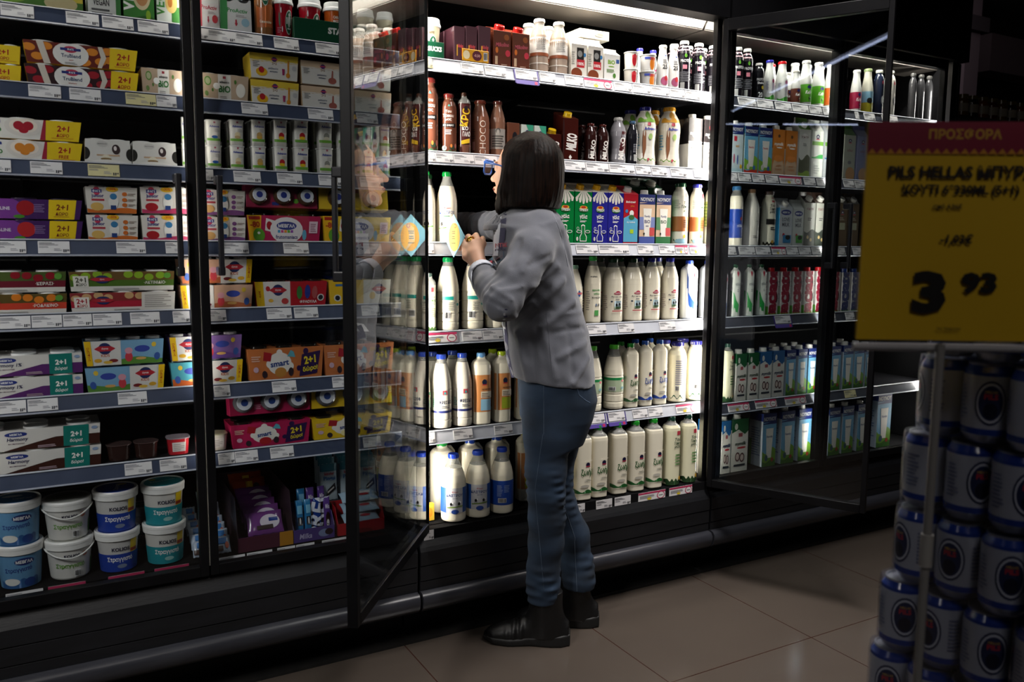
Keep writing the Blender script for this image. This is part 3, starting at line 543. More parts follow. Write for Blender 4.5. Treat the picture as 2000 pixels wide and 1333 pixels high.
dd('tubM', 'tub', body='6A94B8', decals=[('r', -3.2, 0, 3.2, 1, '5E8EB4'), ('m', 0, 0.22, 0.05, 3, '2E5A8E'), ('e', 0.25, 0.72, 0.46, 0.10, '1E2F6A'), T('ΜΕΒΓΑΛ', 0.25, 0.72, 0.085, WH, w=0.78, b=0.03), T('Στραγγιστό', -0.05, 0.50, 0.15, '1E2F7A', w=1.3, b=0.02, rot=4), ('e', -0.4, 0.18, 0.4, 0.10, 'DCDCD6'), ('e', 0.5, 0.14, 0.3, 0.12, '1E3F80')], lidc='3A74A8', lidt=[T('ΜΕΒΓΑΛ', 0.3, -0.3, 0.22, WH, w=0.9), ('e', -0.2, 0.3, 0.5, 0.2, 'DCE4EA')])
dd('tubG', 'tub', body='CCCAC4', handle=1, decals=[T('KOLIOS', 0.1, 0.72, 0.09, '20203A', w=0.8, b=0.03), ('e', 0.72, 0.72, 0.16, 0.07, 'B86A48'), T('Στραγγιστό', 0.0, 0.42, 0.17, '5E9A30', w=1.4, b=0.02), ('r', 1.2, 0.1, 1.6, 0.5, '3A7A28'), ('bar', 0.2, 0.08, 0.5, 0.28, '181818')], lidc='BFC0B8', lidt=[T('Στραγγιστό', 0, 0, 0.26, '5E9A30', w=1.3, rot=10), T('KOLIOS', 0.1, 0.5, 0.2, '202030', w=0.8, rot=10)])
# --- top shelf left
dd('gbox', 'box', body='4E7A2A', decals=[('r', -1, 0, 1, 1, '48762A'), ('r', 0.1, 0.4, 1, 1, 'D8C040'), ('e', 0.6, 0.3, 0.3, 0.3, 'C8B888'), ('e', -0.4, 0.4, 0.4, 0.3, '7AA03A')], D=0.12)
dd('rbox', 'box', body='D8D8D2', decals=[('r', 0.2, 0.4, 0.6, 1, 'C84A28'), ('e', -0.4, 0.7, 0.5, 0.2, 'B02A34'), ('r', 0.7, 0, 1, 1, '3A7A3A'), T('VEGAN', -0.2, 0.3, 0.14, '303030', w=1.0), ('b', -0.8, 0.05, 0.5, 0.2, 2, '505050')], D=0.12)
dd('vbox', 'box', body='3A8030', decals=[('r', -1, 0, 1, 1, '3A7E30'), ('e', 0.2, 0.55, 0.6, 0.32, 'D8C8A0'), ('e', 0.2, 0.55, 0.45, 0.24, 'C08858'), ('m', 0, 0.1, 0.03, 1, '2A5A22'), T('VEGE', -0.72, 0.55, 0.24, WH, rot=90, b=0.03), ('e', 0.6, 0.14, 0.16, 0.1, '8AB02A')], D=0.12)
dd('ybox', 'box', body='D6DCD4', decals=[('r', 0.2, 0, 1, 0.4, '3A7E30'), ('e', 0.2, 0.5, 0.5, 0.24, 'E0C070'), ('e', 0.1, 0.5, 0.2, 0.12, 'C07830'), T('VEGE', -0.74, 0.5, 0.2, '3A7E30', rot=90)], D=0.12)
def proa(c): return [('r', -1, 0, -0.55, 1, c), T('ProActiv', 0.1, 0.66, 0.12, c if c != 'C8505A' else 'B83A4A', w=1.4, b=0.02), ('b', 0.0, 0.48, 0.7, 0.56, 2, 'A8A0A0'), ('e', 0.6, 0.34, 0.26, 0.12, 'C84048' if c == 'C8505A' else '9AC0D0'), ('p', [(-0.1, 0.3), (0.0, 0.2), (0.1, 0.3), (0.05, 0.3), (0.05, 0.4), (-0.05, 0.4), (-0.05, 0.3)], 'B83040')]
dd('proR', 'pack', body='DADAD8', n=2, D=0.09, decals=proa('C8505A'), lid='#C8DCEC', taper=-0.03)
dd('proG', 'pack', body='DADAD8', n=2, D=0.09, decals=proa('4A9A5A'), lid='#A8C8E4', taper=-0.03)
def siren(u, v, s, a=1.0): return [('e', u, v, 0.30*s, 0.13*s*a, 'E8EAE6'), ('e', u, v, 0.275*s, 0.118*s*a, '12603E'), ('e', u, v+0.01*s, 0.10*s, 0.06*s*a, 'E8EAE6'), ('p', [(u-0.09*s, v+0.075*s*a), (u, v+0.105*s*a), (u+0.09*s, v+0.075*s*a), (u, v+0.06*s*a)], 'E8EAE6'), ('r', u-0.22*s, v-0.02*s*a, u-0.14*s, v+0.05*s*a, 'E8EAE6'), ('r', u+0.14*s, v-0.02*s*a, u+0.22*s, v+0.05*s*a, 'E8EAE6'), ('r', u-0.14*s, v-0.075*s*a, u+0.14*s, v-0.06*s*a, 'E8EAE6')]
dd('sbot', 'bottle', prof='slim', body='#8A5A34', cap='#2A4A34', decals=siren(0, 0.62, 1.3)+[('m', 0.0, 0.45, 0.03, 1, 'B8602A'), T('Cappuccino', 0, 0.22, 0.05, 'E8D8C0', w=1.2)], nm='coffee_bottle')
dd('sred', 'coffee', body='#A81828', decals=siren(0.5, 0.5, 1.6, 1.6)+[blob(-0.6, 0.55, 0.08, '1E5A34', 2.4), blob(-0.3, 0.3, 0.05, 'E8E8E8'), blob(-0.4, 0.8, 0.05, 'E8E8E8'), ('b', -0.9, 0.2, -0.4, 0.36, 4, 'D87080')])
dd('sora', 'coffee', body='#C05A1C', decals=[('r', -3, 0, 3, 0.5, '16502E')]+siren(0.3, 0.42, 1.6, 1.5)+[T('CARAMEL', 0.1, 0.8, 0.07, WH, w=1.0), T('MACCHIATO', 0.1, 0.7, 0.07, WH, w=1.0)])
dd('scaf', 'coffee', body='#D8CCB0', decals=[('m', 0, 0.42, 0.05, 1, '16602E')]+siren(0.35, 0.42, 1.6, 1.5)+[T('CAFFE', 0.1, 0.8, 0.07, '6A5A40', w=0.7)])
dd('stray', 'box', body='0E4A30', decals=[T('STARBUCKS', 0.1, 0.6, 0.28, WH, w=1.5, b=0.05)], D=0.02, nm='display_box')
# --- snacks
dd('sbox', 'tray', body='5A2E5E', front=0.26, inner='3A2A30', decals=[('r', -1, 0, 1, 1, '4A2030'), ('r', 0.5, 0, 1, 1, 'B07A20')], D=0.285)
dd('mbox', 'tray', body='4A3A78', front=0.5, decals=[T('Milka', -0.4, 0.45, 0.4, 'B0A8C8', w=0.6, sh=0.15), ('e', 0.5, 0.5, 0.3, 0.3, '7A86A8'), ('e', 0.72, 0.55, 0.2, 0.25, '2A1A20')], D=0.15)
dd('kbox', 'tray', body='A81820', front=0.42, D=0.15, inner='A81820', decals=[('e', 0, 0, 0.5, 0.4, '7A1018')])
dd('nbar', 'bag', body='#6A3A78', D=0.016, decals=[('e', 0.25, 0.5, 0.55, 0.32, 'C8C0CC'), ('r', -0.5, 0.18, 0.4, 0.36, '2A1612'), ('r', 0.2, 0.5, 0.7, 0.66, '24408A')])
dd('obar', 'bag', body='#8A3A18', D=0.016, decals=[('r', -0.2, 0.2, 0.2, 0.8, 'C8A828'), ('e', 0.4, 0.5, 0.2, 0.2, '2A1410')])
dd('wbar', 'bag', body='#A8B4C4', D=0.016, decals=[('r', -0.9, 0.1, 0.2, 0.4, '3A241C'), ('r', -0.4, 0.5, 0.6, 0.85, '2A6AA8'), ('e', 0.6, 0.4, 0.2, 0.2, 'B85028')])
dd('bbar', 'bag', body='#2A7AB0', D=0.022, decals=[('r', -0.6, 0.25, 0.6, 0.5, '14181E'), ('r', -0.6, 0.6, 0.6, 0.85, '78B8D8'), ('e', 0, 0.38, 0.2, 0.1, 'D8D8D8')])
dd('oreo', 'bag', body='#1C3A8A', D=0.022, decals=[T('OREO', 0, 0.5, 0.5, 'D8DCE8', rot=75, b=0.03), ('e', 0, 0.2, 0.5, 0.1, '14141A')])
dd('milk', 'bag', body='#5A3A88', D=0.022, decals=[T('Milka', 0, 0.72, 0.14, 'D8D0E4', w=1.2), ('e', 0, 0.35, 0.6, 0.2, '2A1410'), ('e', 0, 0.2, 0.4, 0.12, 'D8D4D0')])
dd('ping', 'bag', body='#B8C8D0', D=0.02, decals=[('r', -1, 0.8, 1, 1, '2A7A90'), T('kinder', 0, 0.74, 0.08, 'B02830', w=1.2, b=0.03), T('Pingui', 0, 0.6, 0.14, '2A6AA8', w=1.4, b=0.03), ('p', [(-0.5, 0.1), (0.7, 0.3), (0.6, 0.48), (-0.3, 0.3)], '181214'), ('p', [(-0.3, 0.2), (0.5, 0.34), (0.45, 0.38), (-0.3, 0.25)], 'E0DED8')])
dd('wpac', 'bag', body='#A8C4D8', D=0.024, decals=[('r', -0.6, 0.4, 0.6, 0.6, 'E4E4E0'), ('e', 0.2, 0.3, 0.3, 0.1, 'B02830')])
# --- open case and right case designs
CH = '#6E4232'
def olym(u, v, s, c='1E2250', asp=0.5): return [('e', u, v, 0.20*s, 0.030*s, c), ('p', [(u-0.12*s, v-0.012*s), (u, v+0.014*s), (u+0.12*s, v-0.012*s), (u+0.06*s, v-0.012*s), (u, v+0.002*s), (u-0.06*s, v-0.012*s)], 'E4E4E0'), ('r', u-0.2*s, v-0.040*s, u+0.2*s, v-0.028*s, 'B83040')]
dd('minip', 'box', body='#4A2A34', D=0.07, decals=[('r', -1, 0, 1, 1, '4C2C36'), T('Milkolino', 0.15, 0.48, 0.09, 'D85060', w=1.1, sh=0.2, rot=4), ('r', -0.5, 0.2, -0.3, 0.5, 'D8A830'), ('r', 0.4, 0.2, 0.6, 0.45, 'B84A28'), ('r', -0.96, 0.02, -0.9, 0.98, '8A6A74')], nm='chocolate_drink_carton')
dd('stick', 'box', body='D89A1C', D=0.003, decals=[('e', -0.7, 0.5, 0.26, 0.36, 'E8D8B0'), ('e', 0.1, 0.5, 0.36, 0.42, '5A2230'), T('-0,50', 0.1, 0.5, 0.26, 'D8A8A0', w=0.6), ('bar', 0.6, 0.15, 0.9, 0.85, '202020')], nm='sticker')
def kok(): return [('r', -1, 0, 1, 1, '5A2A18'), T('Milkolino', 0.05, 0.64, 0.11, 'B85060', w=1.5, sh=0.2, rot=5, b=0.02), ('e', 0.66, 0.42, 0.28, 0.09, 'B83040'), ('e', -0.6, 0.48, 0.16, 0.08, 'C86A28'), ('r', -0.8, 0.1, -0.5, 0.32, 'C8A888'), ('e', 0.5, 0.84, 0.3, 0.08, '8A4A20'), ('b', -0.1, 0.06, 0.6, 0.14, 2, 'B89A88')]
dd('cokok', 'carton', body='#5A2A18', top='slant', cap='#B8201C', cr=0.017, ch=0.016, topc='#7A3A28', decals=kok(), D=0.06)
dd('beib', 'bottle', prof='choc', body='#A89484', cap='#E8E6E0', fill=0.80, decals=[('r', -1.5, 0.32, 1.5, 0.66, 'DCD8D2'), ('r', -1.5, 0.32, 1.5, 0.38, '8A4A2C'), ('r', -1.5, 0.18, 1.5, 0.20, 'E0DAD0'), ('b', -0.4, 0.44, 0.9, 0.62, 5, 'A8A4A0')], nm='chocolate_milk_bottle')
dd('mixc', 'carton', body='E4DED2', top='gable', topc='D8D2C4', decals=[('r', -0.3, 0.55, 0.6, 0.9, '22201E'), ('e', 0.1, 0.72, 0.3, 0.1, '8A8A86'), ('r', -0.3, 0.32, 0.7, 0.55, 'B82A34'), T('100%', 0.2, 0.43, 0.09, WH, w=0.8, b=0.02), ('e', -0.3, 0.14, 0.7, 0.16, '7A3A20'), ('e', 0.7, 0.7, 0.16, 0.06, '3A7AB0'), ('b', -0.95, 0.4, -0.5, 0.8, 6, 'A8A49A')], D=0.06)
dd('wlid', 'box', body='D8D4CA', D=0.10, decals=[('e', 0.3, 0.5, 0.3, 0.2, 'C0BCB0'), ('b', 0.2, 0.5, 0.6, 0.8, 3, 'A8A49A')], nm='white_box')
dd('bioc', 'carton', body='E8E6E0', top='gable', topc='DCDAD2', decals=[T('BiO', -0.1, 0.72, 0.16, '7AA82A', w=1.2, b=0.04), ('e', -0.1, 0.56, 0.4, 0.02, '7AA82A'), ('r', 0.5, 0.7, 0.9, 0.84, '3A5A9A'), ('e', 0.3, 0.24, 0.2, 0.09, '4A7A30'), ('b', -0.7, 0.34, 0.3, 0.48, 4, '7A9A60')], D=0.06)
dd('frcup', 'cup', body='#D4D0C8', lid='C8C8C4', e=2.1, decals=[('e', -0.1, 0.5, 0.4, 0.36, 'B81C28'), ('r', 0.5, 0.1, 1.1, 0.9, '3A3A38'), ('r', -0.5, 0.62, 0.3, 0.78, 'C84048')])
dd('frcuo', 'cup', body='#C8C6C4', lid='C8C8C4', e=2.1, decals=[('e', 0.0, 0.42, 0.4, 0.36, 'D87A1C'), ('r', 0.6, 0.1, 1.1, 0.9, '3A3A38'), ('r', -0.4, 0.66, 0.4, 0.82, 'B84038'), ('r', -1.1, 0.7, -0.3, 0.84, '3A4A9A')])
dd('b25', 'bottle', prof='kefir', body='#E0DEDA', cap='#ECEAE6', decals=[('b', -0.2, 0.58, 0.8, 0.68, 3, '303038'), T('25', 0.2, 0.50, 0.10, '18181C', w=1.0, b=0.02), ('e', 0.2, 0.18, 0.7, 0.10, '9A4A6A'), ('e', 0.4, 0.24, 0.3, 0.06, 'B82830'), ('r', 0, 0.74, 0.6, 0.77, '3A4A8A')], nm='protein_drink_bottle')
dd('blk', 'bottle', prof='wide', body='#16121A', cap='#E4E2DE', decals=[('r', -3.1, 0.80, 3.1, 0.90, 'C89AA4'), ('m', 0.74, 0.80, 0.015, 6, '16121A'), T('PROTEIN', 0.1, 0.60, 0.055, 'E8E8E8', w=1.7, b=0.02), ('r', -0.4, 0.44, 0.2, 0.52, 'C87A8A'), ('e', 0, 0.70, 0.2, 0.04, '5A9A30'), ('b', -0.9, 0.2, 0.9, 0.4, 6, '6A6A70'), ('r', -0.7, 0.04, -0.1, 0.18, '9A9A98')], nm='protein_drink_bottle')
dd('bl20', 'bottle', prof='wide', body='#121216', cap='#DCDAD6', decals=[T('PROTEIN', 0.1, 0.56, 0.07, 'C8C8C8', w=1.6), T('Shake', 0.1, 0.47, 0.06, 'E0E0E0', w=1.3), T('20', 0.1, 0.16, 0.14, 'E8E8E8', w=0.9, b=0.02), ('e', 0.5, 0.35, 0.3, 0.05, 'C8B028')], nm='protein_drink_bottle')
def ttm(c, band, tx=WH, l1='Του', l2='Τόπου', l3='μας'): return [T(l1, 0.0, 0.70, 0.045, tx, w=0.9, b=0.02), T(l2, -0.02, 0.63, 0.055, tx, w=1.3, b=0.02), T(l3, 0.0, 0.56, 0.045, tx, w=0.9, b=0.02)]+([('r', -0.9, 0.44, 0.9, 0.50, band), T('ΜΕ ΚΑΚΑΟ', 0, 0.47, 0.03, WH, w=1.2)] if band else [])+[('b', -0.4, 0.32, 0.5, 0.41, 3, tx)]+c
meadow = [('m', 0.0, 0.05, 0.01, 3, '4A6A4A'), ('e', -0.5, 0.09, 0.3, 0.04, 'D8D4CC'), ('e', -0.4, 0.10, 0.1, 0.03, '18181A'), ('e', 0.4, 0.10, 0.3, 0.035, '2A3A2A'), ('e', 0.3, 0.13, 0.12, 0.03, 'C87A38'), ('e', 0.8, 0.13, 0.12, 0.04, 'B86A60'), ('e', -1.0, 0.12, 0.15, 0.05, '5A7A3A')]
dd('tchoc', 'bottle', prof='wide', body=CH, cap='#6A2420', decals=ttm(meadow, '181214', 'E8DCD4')+[('p', [(-0.1, 0.78), (0.2, 0.78), (0.05, 0.82)], '4AA8A0')], nm='chocolate_milk_bottle')
dd('krok', 'bottle', prof='square', body='#3E1A18', cap='#3A2218', fill=0.82, e=4, decals=[('r', -1, 0.18, 1, 0.80, '4A1E1C'), ('r', -1, 0, 1, 0.16, '6A4234'), T('ΚΡΟ', -0.1, 0.60, 0.12, 'D8B028', rot=80, b=0.02), T('ΚΟ', -0.1, 0.42, 0.06, WH, w=1.0, b=0.02), T('ΓΑΛΟ', 0.1, 0.33, 0.08, WH, w=1.2, b=0.02), ('p', [(-0.7, 0.16), (0.6, 0.19), (0.6, 0.26), (-0.7, 0.22)], 'D8B028'), ('e', 0, 0.74, 0.3, 0.035, '14141A')], nm='chocolate_milk_bottle')
dd('choco', 'bottle', prof='choc', body='#7E5240', cap='#7A3A2C', decals=[T('CHOCO', 0.25, 0.32, 0.115, 'E4D8CC', rot=90, b=-0.01), ('b', -1.0, 0.3, -0.5, 0.5, 5, '3A2018'), ('r', -0.9, 0.1, -0.6, 0.25, 'B07A70')], nm='chocolate_milk_bottle')
dd('anna', 'bottle', prof='choc', body='#86604E', cap='#5A2C24', decals=[('r', -2.2, 0.14, 2.2, 0.50, '9E9A94'), ('e', 0, 0.46, 0.3, 0.05, '4A4A48'), ('e', 0, 0.44, 0.2, 0.05, '9E9A94'), ('b', -0.8, 0.18, 0.8, 0.40, 5, '4A4A48')], nm='chocolate_milk_bottle')
dd('mini', 'carton', body='#C8D0C8', top='flat', hb=0.97, decals=[('p', [(-1, 0), (0.2, 0), (-1, 0.5)], '3A9A7A'), ('p', [(1, 0.5), (1, 1), (-0.2, 1)], '3A9A7A'), ('e', 0.4, 0.1, 0.5, 0.1, 'D88A28')]+[('e', 0, 0.72, 0.4, 0.12, '1E2A5A'), ('e', 0, 0.42, 0.8, 0.2, 'E4E2DC'), T('Tolino', 0, 0.42, 0.12, 'B83040', w=1.2, sh=0.2)], D=0.05, nm='small_milk_carton')
dd('minb', 'carton', body='#6A4030', top='flat', hb=0.97, decals=[('e', 0.2, 0.6, 0.4, 0.14, '14141A'), ('e', -0.2, 0.1, 0.5, 0.14, 'D8A828')], D=0.05, nm='small_milk_carton')
def milko(): return [T('MiLKO', 0.15, 0.46, 0.30, 'E8E4DE', rot=84, b=0.05, w=1.8), ('p', [(-0.2, 0.10), (0.0, 0.04), (0.2, 0.1), (0.0, 0.16)], 'E8E4DE')]
dd('mkc', 'carton', body='#3A1410', top='slant', topc='#4A2018', cap='#E0B81C', decals=[('e', -0.9, 0.5, 0.14, 0.5, '2A0C0A')]+milko(), D=0.06)
dd('mkb', 'bottle', prof='curvy', body='#2A1210', cap='#4A1C18', decals=[T('MiLKO', 0.25, 0.34, 0.13, 'E0DCD4', rot=84, b=0.05)], nm='chocolate_milk_bottle')
dd('mks', 'bottle', prof='curvy', body='#8A888C', cap='#D8D6D2', decals=[('p', [(-0.2, 0.0), (1.4, 0.0), (1.4, 0.7), (0.3, 0.7)], '4A1418'), T('MiLKO', 0.35, 0.34, 0.13, 'E8E4DE', rot=84, b=0.05)], nm='chocolate_milk_bottle')
dd('mkd', 'bottle', prof='curvy', body='#1A1A20', cap='#4A6A8A', decals=[('r', 0.1, 0.1, 0.6, 0.25, 'A8A8A4'), ('b', 0.0, 0.3, 0.7, 0.5, 5, '6A6A70')], nm='chocolate_milk_bottle')
def advb(c): return [('m', 0.0, 0.13, 0.015, 4, '6AA82A'), ('e', 0.1, 0.86, 0.34, 0.06, c), ('p', [(-0.35, 0.12), (-0.1, 0.3), (-0.12, 0.55), (-0.3, 0.74), (-0.45, 0.5), (-0.45, 0.3)], '8A5A3C'), ('m', 0.74, 0.80, 0.02, 2, c), T('Advance', 0.3, 0.63, 0.05, '2A3AA0', w=1.2, b=0.03), ('r', 0.0, 0.68, 0.3, 0.73, 'B03A4A'), ('b', -1.2, 0.3, -0.7, 0.56, 6, '6AA0B8'), ('e', 0.3, 0.50, 0.2, 0.05, 'A8C878'), ('e', 0.1, 0.12, 0.1, 0.02, 'C84A60')]
dd('adbg', 'bottle', prof='curvy', body='#E4E0D2', cap='#2A2A80', decals=advb('7AAE3A'), nm='growing_up_milk_bottle')
dd('adbo', 'bottle', prof='curvy', body='#E4DCC8', cap='#E0A020', decals=advb('E0A030'), nm='growing_up_milk_bottle')
def mymilk(top, bot, l2=('Protein', 'Plus', '+50%')): return [('r', -1, 0, 1, 1, bot), ('m', 0.50, 0.52, 0.03, 1, top), ('r', -1, 0.55, 1, 1, top), ('e', 0, 0.84, 0.24, 0.05, 'B82030'), T('mymilk', 0, 0.70, 0.09, WH, w=1.6, sh=0.2, b=0.03), ('e', 0.1, 0.64, 0.5, 0.015, WH)]+[T(s, 0, 0.42-0.09*i, 0.055, '303030', w=1.2) for i, s in enumerate(l2)]
dd('mmp', 'carton', body='#1A1618', top='flat', cap='#E4E2DE', decals=mymilk('1E181A', 'E4E2DC'), side=[('r', -1, 0, 1, 0.5, 'C8C6C0')], D=0.065)
dd('kas', 'bottle', prof='milk', body=MILK, cap='#128A3A', fill=0.80, decals=[T('Φάρμα', 0, 0.49, 0.030, 'B03A50', w=0.8), T('ΚΑΣΤΡΟΥ', 0, 0.43, 0.045, '2A4A8A', w=1.5, b=0.01), ('b', -0.4, 0.37, 0.4, 0.40, 1, '5A8A6A'), ('r', -0.7, 0.32, 0.7, 0.323, '5A6A70'), ('m', 0.20, 0.225, 0.004, 1, 'E8E0C8')]+cow(-0.5, 0.27, 1.6)+cow(0.3, 0.27, 1.6)+[('p', [(-0.8, 0.21), (0.8, 0.24), (0.8, 0.225), (-0.8, 0.20)], '5A9A3A'), ('e', 0, 0.14, 0.34, 0.035, '1E8A3C'), ('b', -0.9, 0.12, -0.5, 0.17, 3, 'A8A49A')])
def trik(c): return [('p', [(x*0.35-0.06, 1.0), (x-0.17, 0.90-0.06*(1-abs(x))), (x-0.10, 0.83-0.06*(1-abs(x))), (x+0.08, 0.83-0.06*(1-abs(x))), (x+0.17, 0.90-0.06*(1-abs(x))), (x*0.35+0.06, 1.0)], 'E8E4D8') for x in (-0.78, -0.39, 0.0, 0.39, 0.78)]+[('e', 0, 0.66, 0.56, 0.055, '1E5A28'), ('e', 0, 0.70, 0.44, 0.035, 'E0B030'), ('e', 0, 0.705, 0.28, 0.025, 'B83A20'), T('ΤΡΙΚΚΗ', 0, 0.655, 0.05, WH, w=1.0, b=0.03), T('γάλα', 0, 0.52, 0.10, WH, w=0.9, b=0.03), ('b', -0.4, 0.42, 0.4, 0.46, 2, WH)]+\
    [('p', [(-0.25, 0.36), (-0.05, 0.38), (0.2, 0.36), (0.18, 0.22), (0.42, 0.14), (0.38, 0.05), (-0.38, 0.05), (-0.42, 0.14), (-0.2, 0.22)], WH), ('p', [(-0.2, 0.34), (-0.05, 0.36), (0.15, 0.34), (0.13, 0.21), (0.34, 0.135), (0.31, 0.065), (-0.31, 0.065), (-0.34, 0.135), (-0.15, 0.21)], c), ('e', -0.5, 0.24, 0.3, 0.03, WH), ('e', -0.5, 0.24, 0.24, 0.021, c), ('e', 0.5, 0.24, 0.3, 0.03, WH), ('e', 0.5, 0.24, 0.24, 0.021, c), ('e', -0.7, 0.10, 0.12, 0.04, 'D8D8D0'), ('e', -0.65, 0.30, 0.14, 0.03, WH), ('e', -0.65, 0.30, 0.11, 0.023, c)]
dd('trg', 'carton', body='#0E7A3A', top='slant', topc='#DCD8C8', cap='#E0A81C', decals=trik('0E7A3A'), side=[('b', -0.7, 0.2, 0.7, 0.7, 8, '8AC09A')], D=0.07)
dd('trb', 'carton', body='#2A2A90', top='slant', topc='#DCD8C8', cap='#E0A81C', decals=trik('2A2A90'), D=0.07)
dd('biol', 'carton', body='#A8202C', top='slant', topc='#C84048', cap='#E4E2DC', decals=[('p', [(-1, 0.05), (1, 0.05), (1, 0.5), (0, 0.6), (-1, 0.52)], '5AA8C8'), T('Βιολογικό', -0.05, 0.84, 0.05, WH, w=1.4, sh=0.2), T('γάλα', 0.2, 0.76, 0.04, 'D87A28', w=0.8), ('e', -0.6, 0.66, 0.2, 0.035, '3A7AB0'), ('e', 0.1, 0.62, 0.3, 0.06, 'E4E2DC'), ('e', 0.1, 0.54, 0.4, 0.05, '3A6A3A'), ('r', -0.1, 0.22, 0.4, 0.30, 'A8C828'), T('Αγελαδινό', 0, 0.44, 0.04, WH, w=1.3)], D=0.07)
def noyn(c, mid, lab, lc, capc='#E6E4DE', sky=None):
    return [('r', -1, 0, 1, 1, mid), ('r', -1, 0.84, 1, 1, NV), ('m', 0.80, 0.84, 0.02, 0.5, NV), T('NOYNOY', 0, 0.90, 0.075, 'E8E6E0', w=1.8, b=0.02)]+(sky or [])+[T(lab, 0, 0.56, 0.055, lc, w=1.3, b=0.02)]
glassm = [('p', [(-0.55, 0.72), (0.55, 0.72), (0.35, 0.16), (-0.35, 0.16)], 'EAE6DC')]
dd('nbB', 'carton', body='#4A5AA0', top='flat', cap='#E6E4DE', decals=noyn(0, 'D8B898', 'Family', '3A3A6A', sky=[('r', -1, 0, 1, 0.16, '4A5AA0'), ('r', 0.4, 0.3, 1, 0.55, '7A86B8'), ('r', -1, 0.3, -0.4, 0.55, '7A86B8')]+glassm)+[T('BiO', 0, 0.46, 0.07, '3A3A6A', w=0.8), ('b', -0.2, 0.36, 0.2, 0.4, 1, '6A6A80'), ('r', 0.3, 0.18, 0.95, 0.34, 'C84A4A')]+cow(-0.4, 0.22, 1.4), side=[('r', -1, 0, 1, 1, '3E4E94')], D=0.065)
dd('nbG', 'carton', body='#2E6A40', top='flat', cap='#E6E4DE', decals=noyn(0, 'D8B898', 'Family', '3A3A6A', sky=[('r', -1, 0, 1, 0.16, '2E7040'), ('r', 0.4, 0.3, 1, 0.55, '5A8A60'), ('r', -1, 0.3, -0.4, 0.55, '5A8A60')]+glassm)+[T('BiO', 0, 0.46, 0.07, '3A5A3A', w=0.8), ('r', 0.3, 0.18, 0.95, 0.34, 'C84A4A')]+cow(-0.4, 0.22, 1.4), side=[('r', -1, 0, 1, 1, '1E5A34')], D=0.065)
dd('grcar', 'carton', body='#123E26', top='slant', topc='#1A4A30', cap='#D8D6D0', cr=0.018, decals=[('r', -0.9, 0.7, 0.9, 0.85, '8A9A70')], D=0.07)
dd('tbei', 'bottle', prof='wide', body='#E4DECE', cap='#1E4A30', decals=[('r', -3.1, 0.22, 3.1, 0.46, '9A5E34'), ('m', 0.0, 0.08, 0.02, 6, '3A6A4A'), ('e', 0, 0.06, 0.8, 0.04, '8AB0C0'), ('e', 0.4, 0.14, 0.2, 0.03, 'D8A028'), ('r', 0.5, 0.76, 0.8, 0.84, 'B83040'), T('Του', 0.5, 0.68, 0.045, '24402A', w=0.7, sh=0.2, b=0.02), T('Τόπου', 0.4, 0.62, 0.05, '24402A', w=1.1, sh=0.2, b=0.02), T('μας', 0.5, 0.55, 0.04, '24402A', w=0.7, sh=0.2), ('b', 0.2, 0.28, 0.9, 0.42, 4, '5A3418'), ('b', -0.9, 0.6, -0.2, 0.74, 5, '9A9A90')])
dd('tgre', 'bottle', prof='wide', body='#E4E2C8', cap='#1E4A30', decals=[('r', -3.1, 0.3, 3.1, 0.7, 'B8C068')]+[('r', -1.5, 0.3+i*0.05, 1.5, 0.31+i*0.05, '5A7A30') for i in range(8)])
dd('stam', 'bottle', prof='slim', body=MILK, cap='#123A24', fill=0.86, decals=[('e', 0.35, 0.455, 0.42, 0.020, 'B03048'), ('e', 0.35, 0.475, 0.22, 0.020, 'B03048'), ('e', 0.35, 0.457, 0.34, 0.013, 'E0B8BC'), T('ΣΤΑΜΟΥ', 0.35, 0.456, 0.018, '8A1830', w=0.6, b=0.02), T('Φρέσκο γάλα', 0.3, 0.405, 0.030, '202A3A', w=1.4, b=0.02), ('b', 0.1, 0.36, 0.6, 0.38, 1, '5A6070'), ('r', 0.0, 0.22, 0.7, 0.34, '8AA0A8'), ('r', 0.0, 0.22, 0.7, 0.25, '3A5A38')]+cow(0.2, 0.28, 1.3)+cow(0.5, 0.29, 1.3)+[('r', -0.2, 0.175, 0.9, 0.19, 'B84A50'), ('e', -0.25, 0.33, 0.1, 0.014, '2A3A4A'), ('b', -1.1, 0.2, -0.6, 0.44, 8, 'A89A90')])
dd('stab', 'bottle', prof='slim', body=MILK, cap='#22288A', fill=0.86, decals=[('e' if d[0] == 'e' else d[0],)+tuple(d[1:]) for d in DES['stam']['decals']])
dd('fres', 'bottle', prof='slim', body=MILK, cap='#1E9A3A', fill=0.86, decals=[T('ΦΑΡΜΑ', 0, 0.70, 0.025, '3A3A3A', w=1.0), T('φρέσκο', 0.35, 0.50, 0.040, '2A8A3A', w=1.1, b=0.03), T('γάλα', 0.35, 0.445, 0.040, '2A8A3A', w=0.9, b=0.03), T('Κουκάκη', 0.35, 0.39, 0.036, '282828', w=1.1), ('e', 0.3, 0.28, 0.12, 0.02, '7A8AA0'), ('e', 0.6, 0.28, 0.10, 0.02, '5A5A5A'), ('r', 0.1, 0.12, 0.6, 0.2, '5AA85A'), ('b', -0.9, 0.2, -0.4, 0.5, 9, 'A09A8E')])
dd('evga', 'bottle', prof='rib', body=MILK, cap='#8AB89A', decals=[('p', [(0.2, 0.52), (0.5, 0.58), (0.8, 0.52), (0.5, 0.46)], '2A5A9A'), ('r', 0.1, 0.505, 0.9, 0.54, 'C8404A'), T('ΕΒΟΛ', 0.5, 0.522, 0.025, WH, w=0.7)]+[('r', -1.5, 0.06+i*0.045, 1.5, 0.066+i*0.045, 'C8C0A8') for i in range(9)])
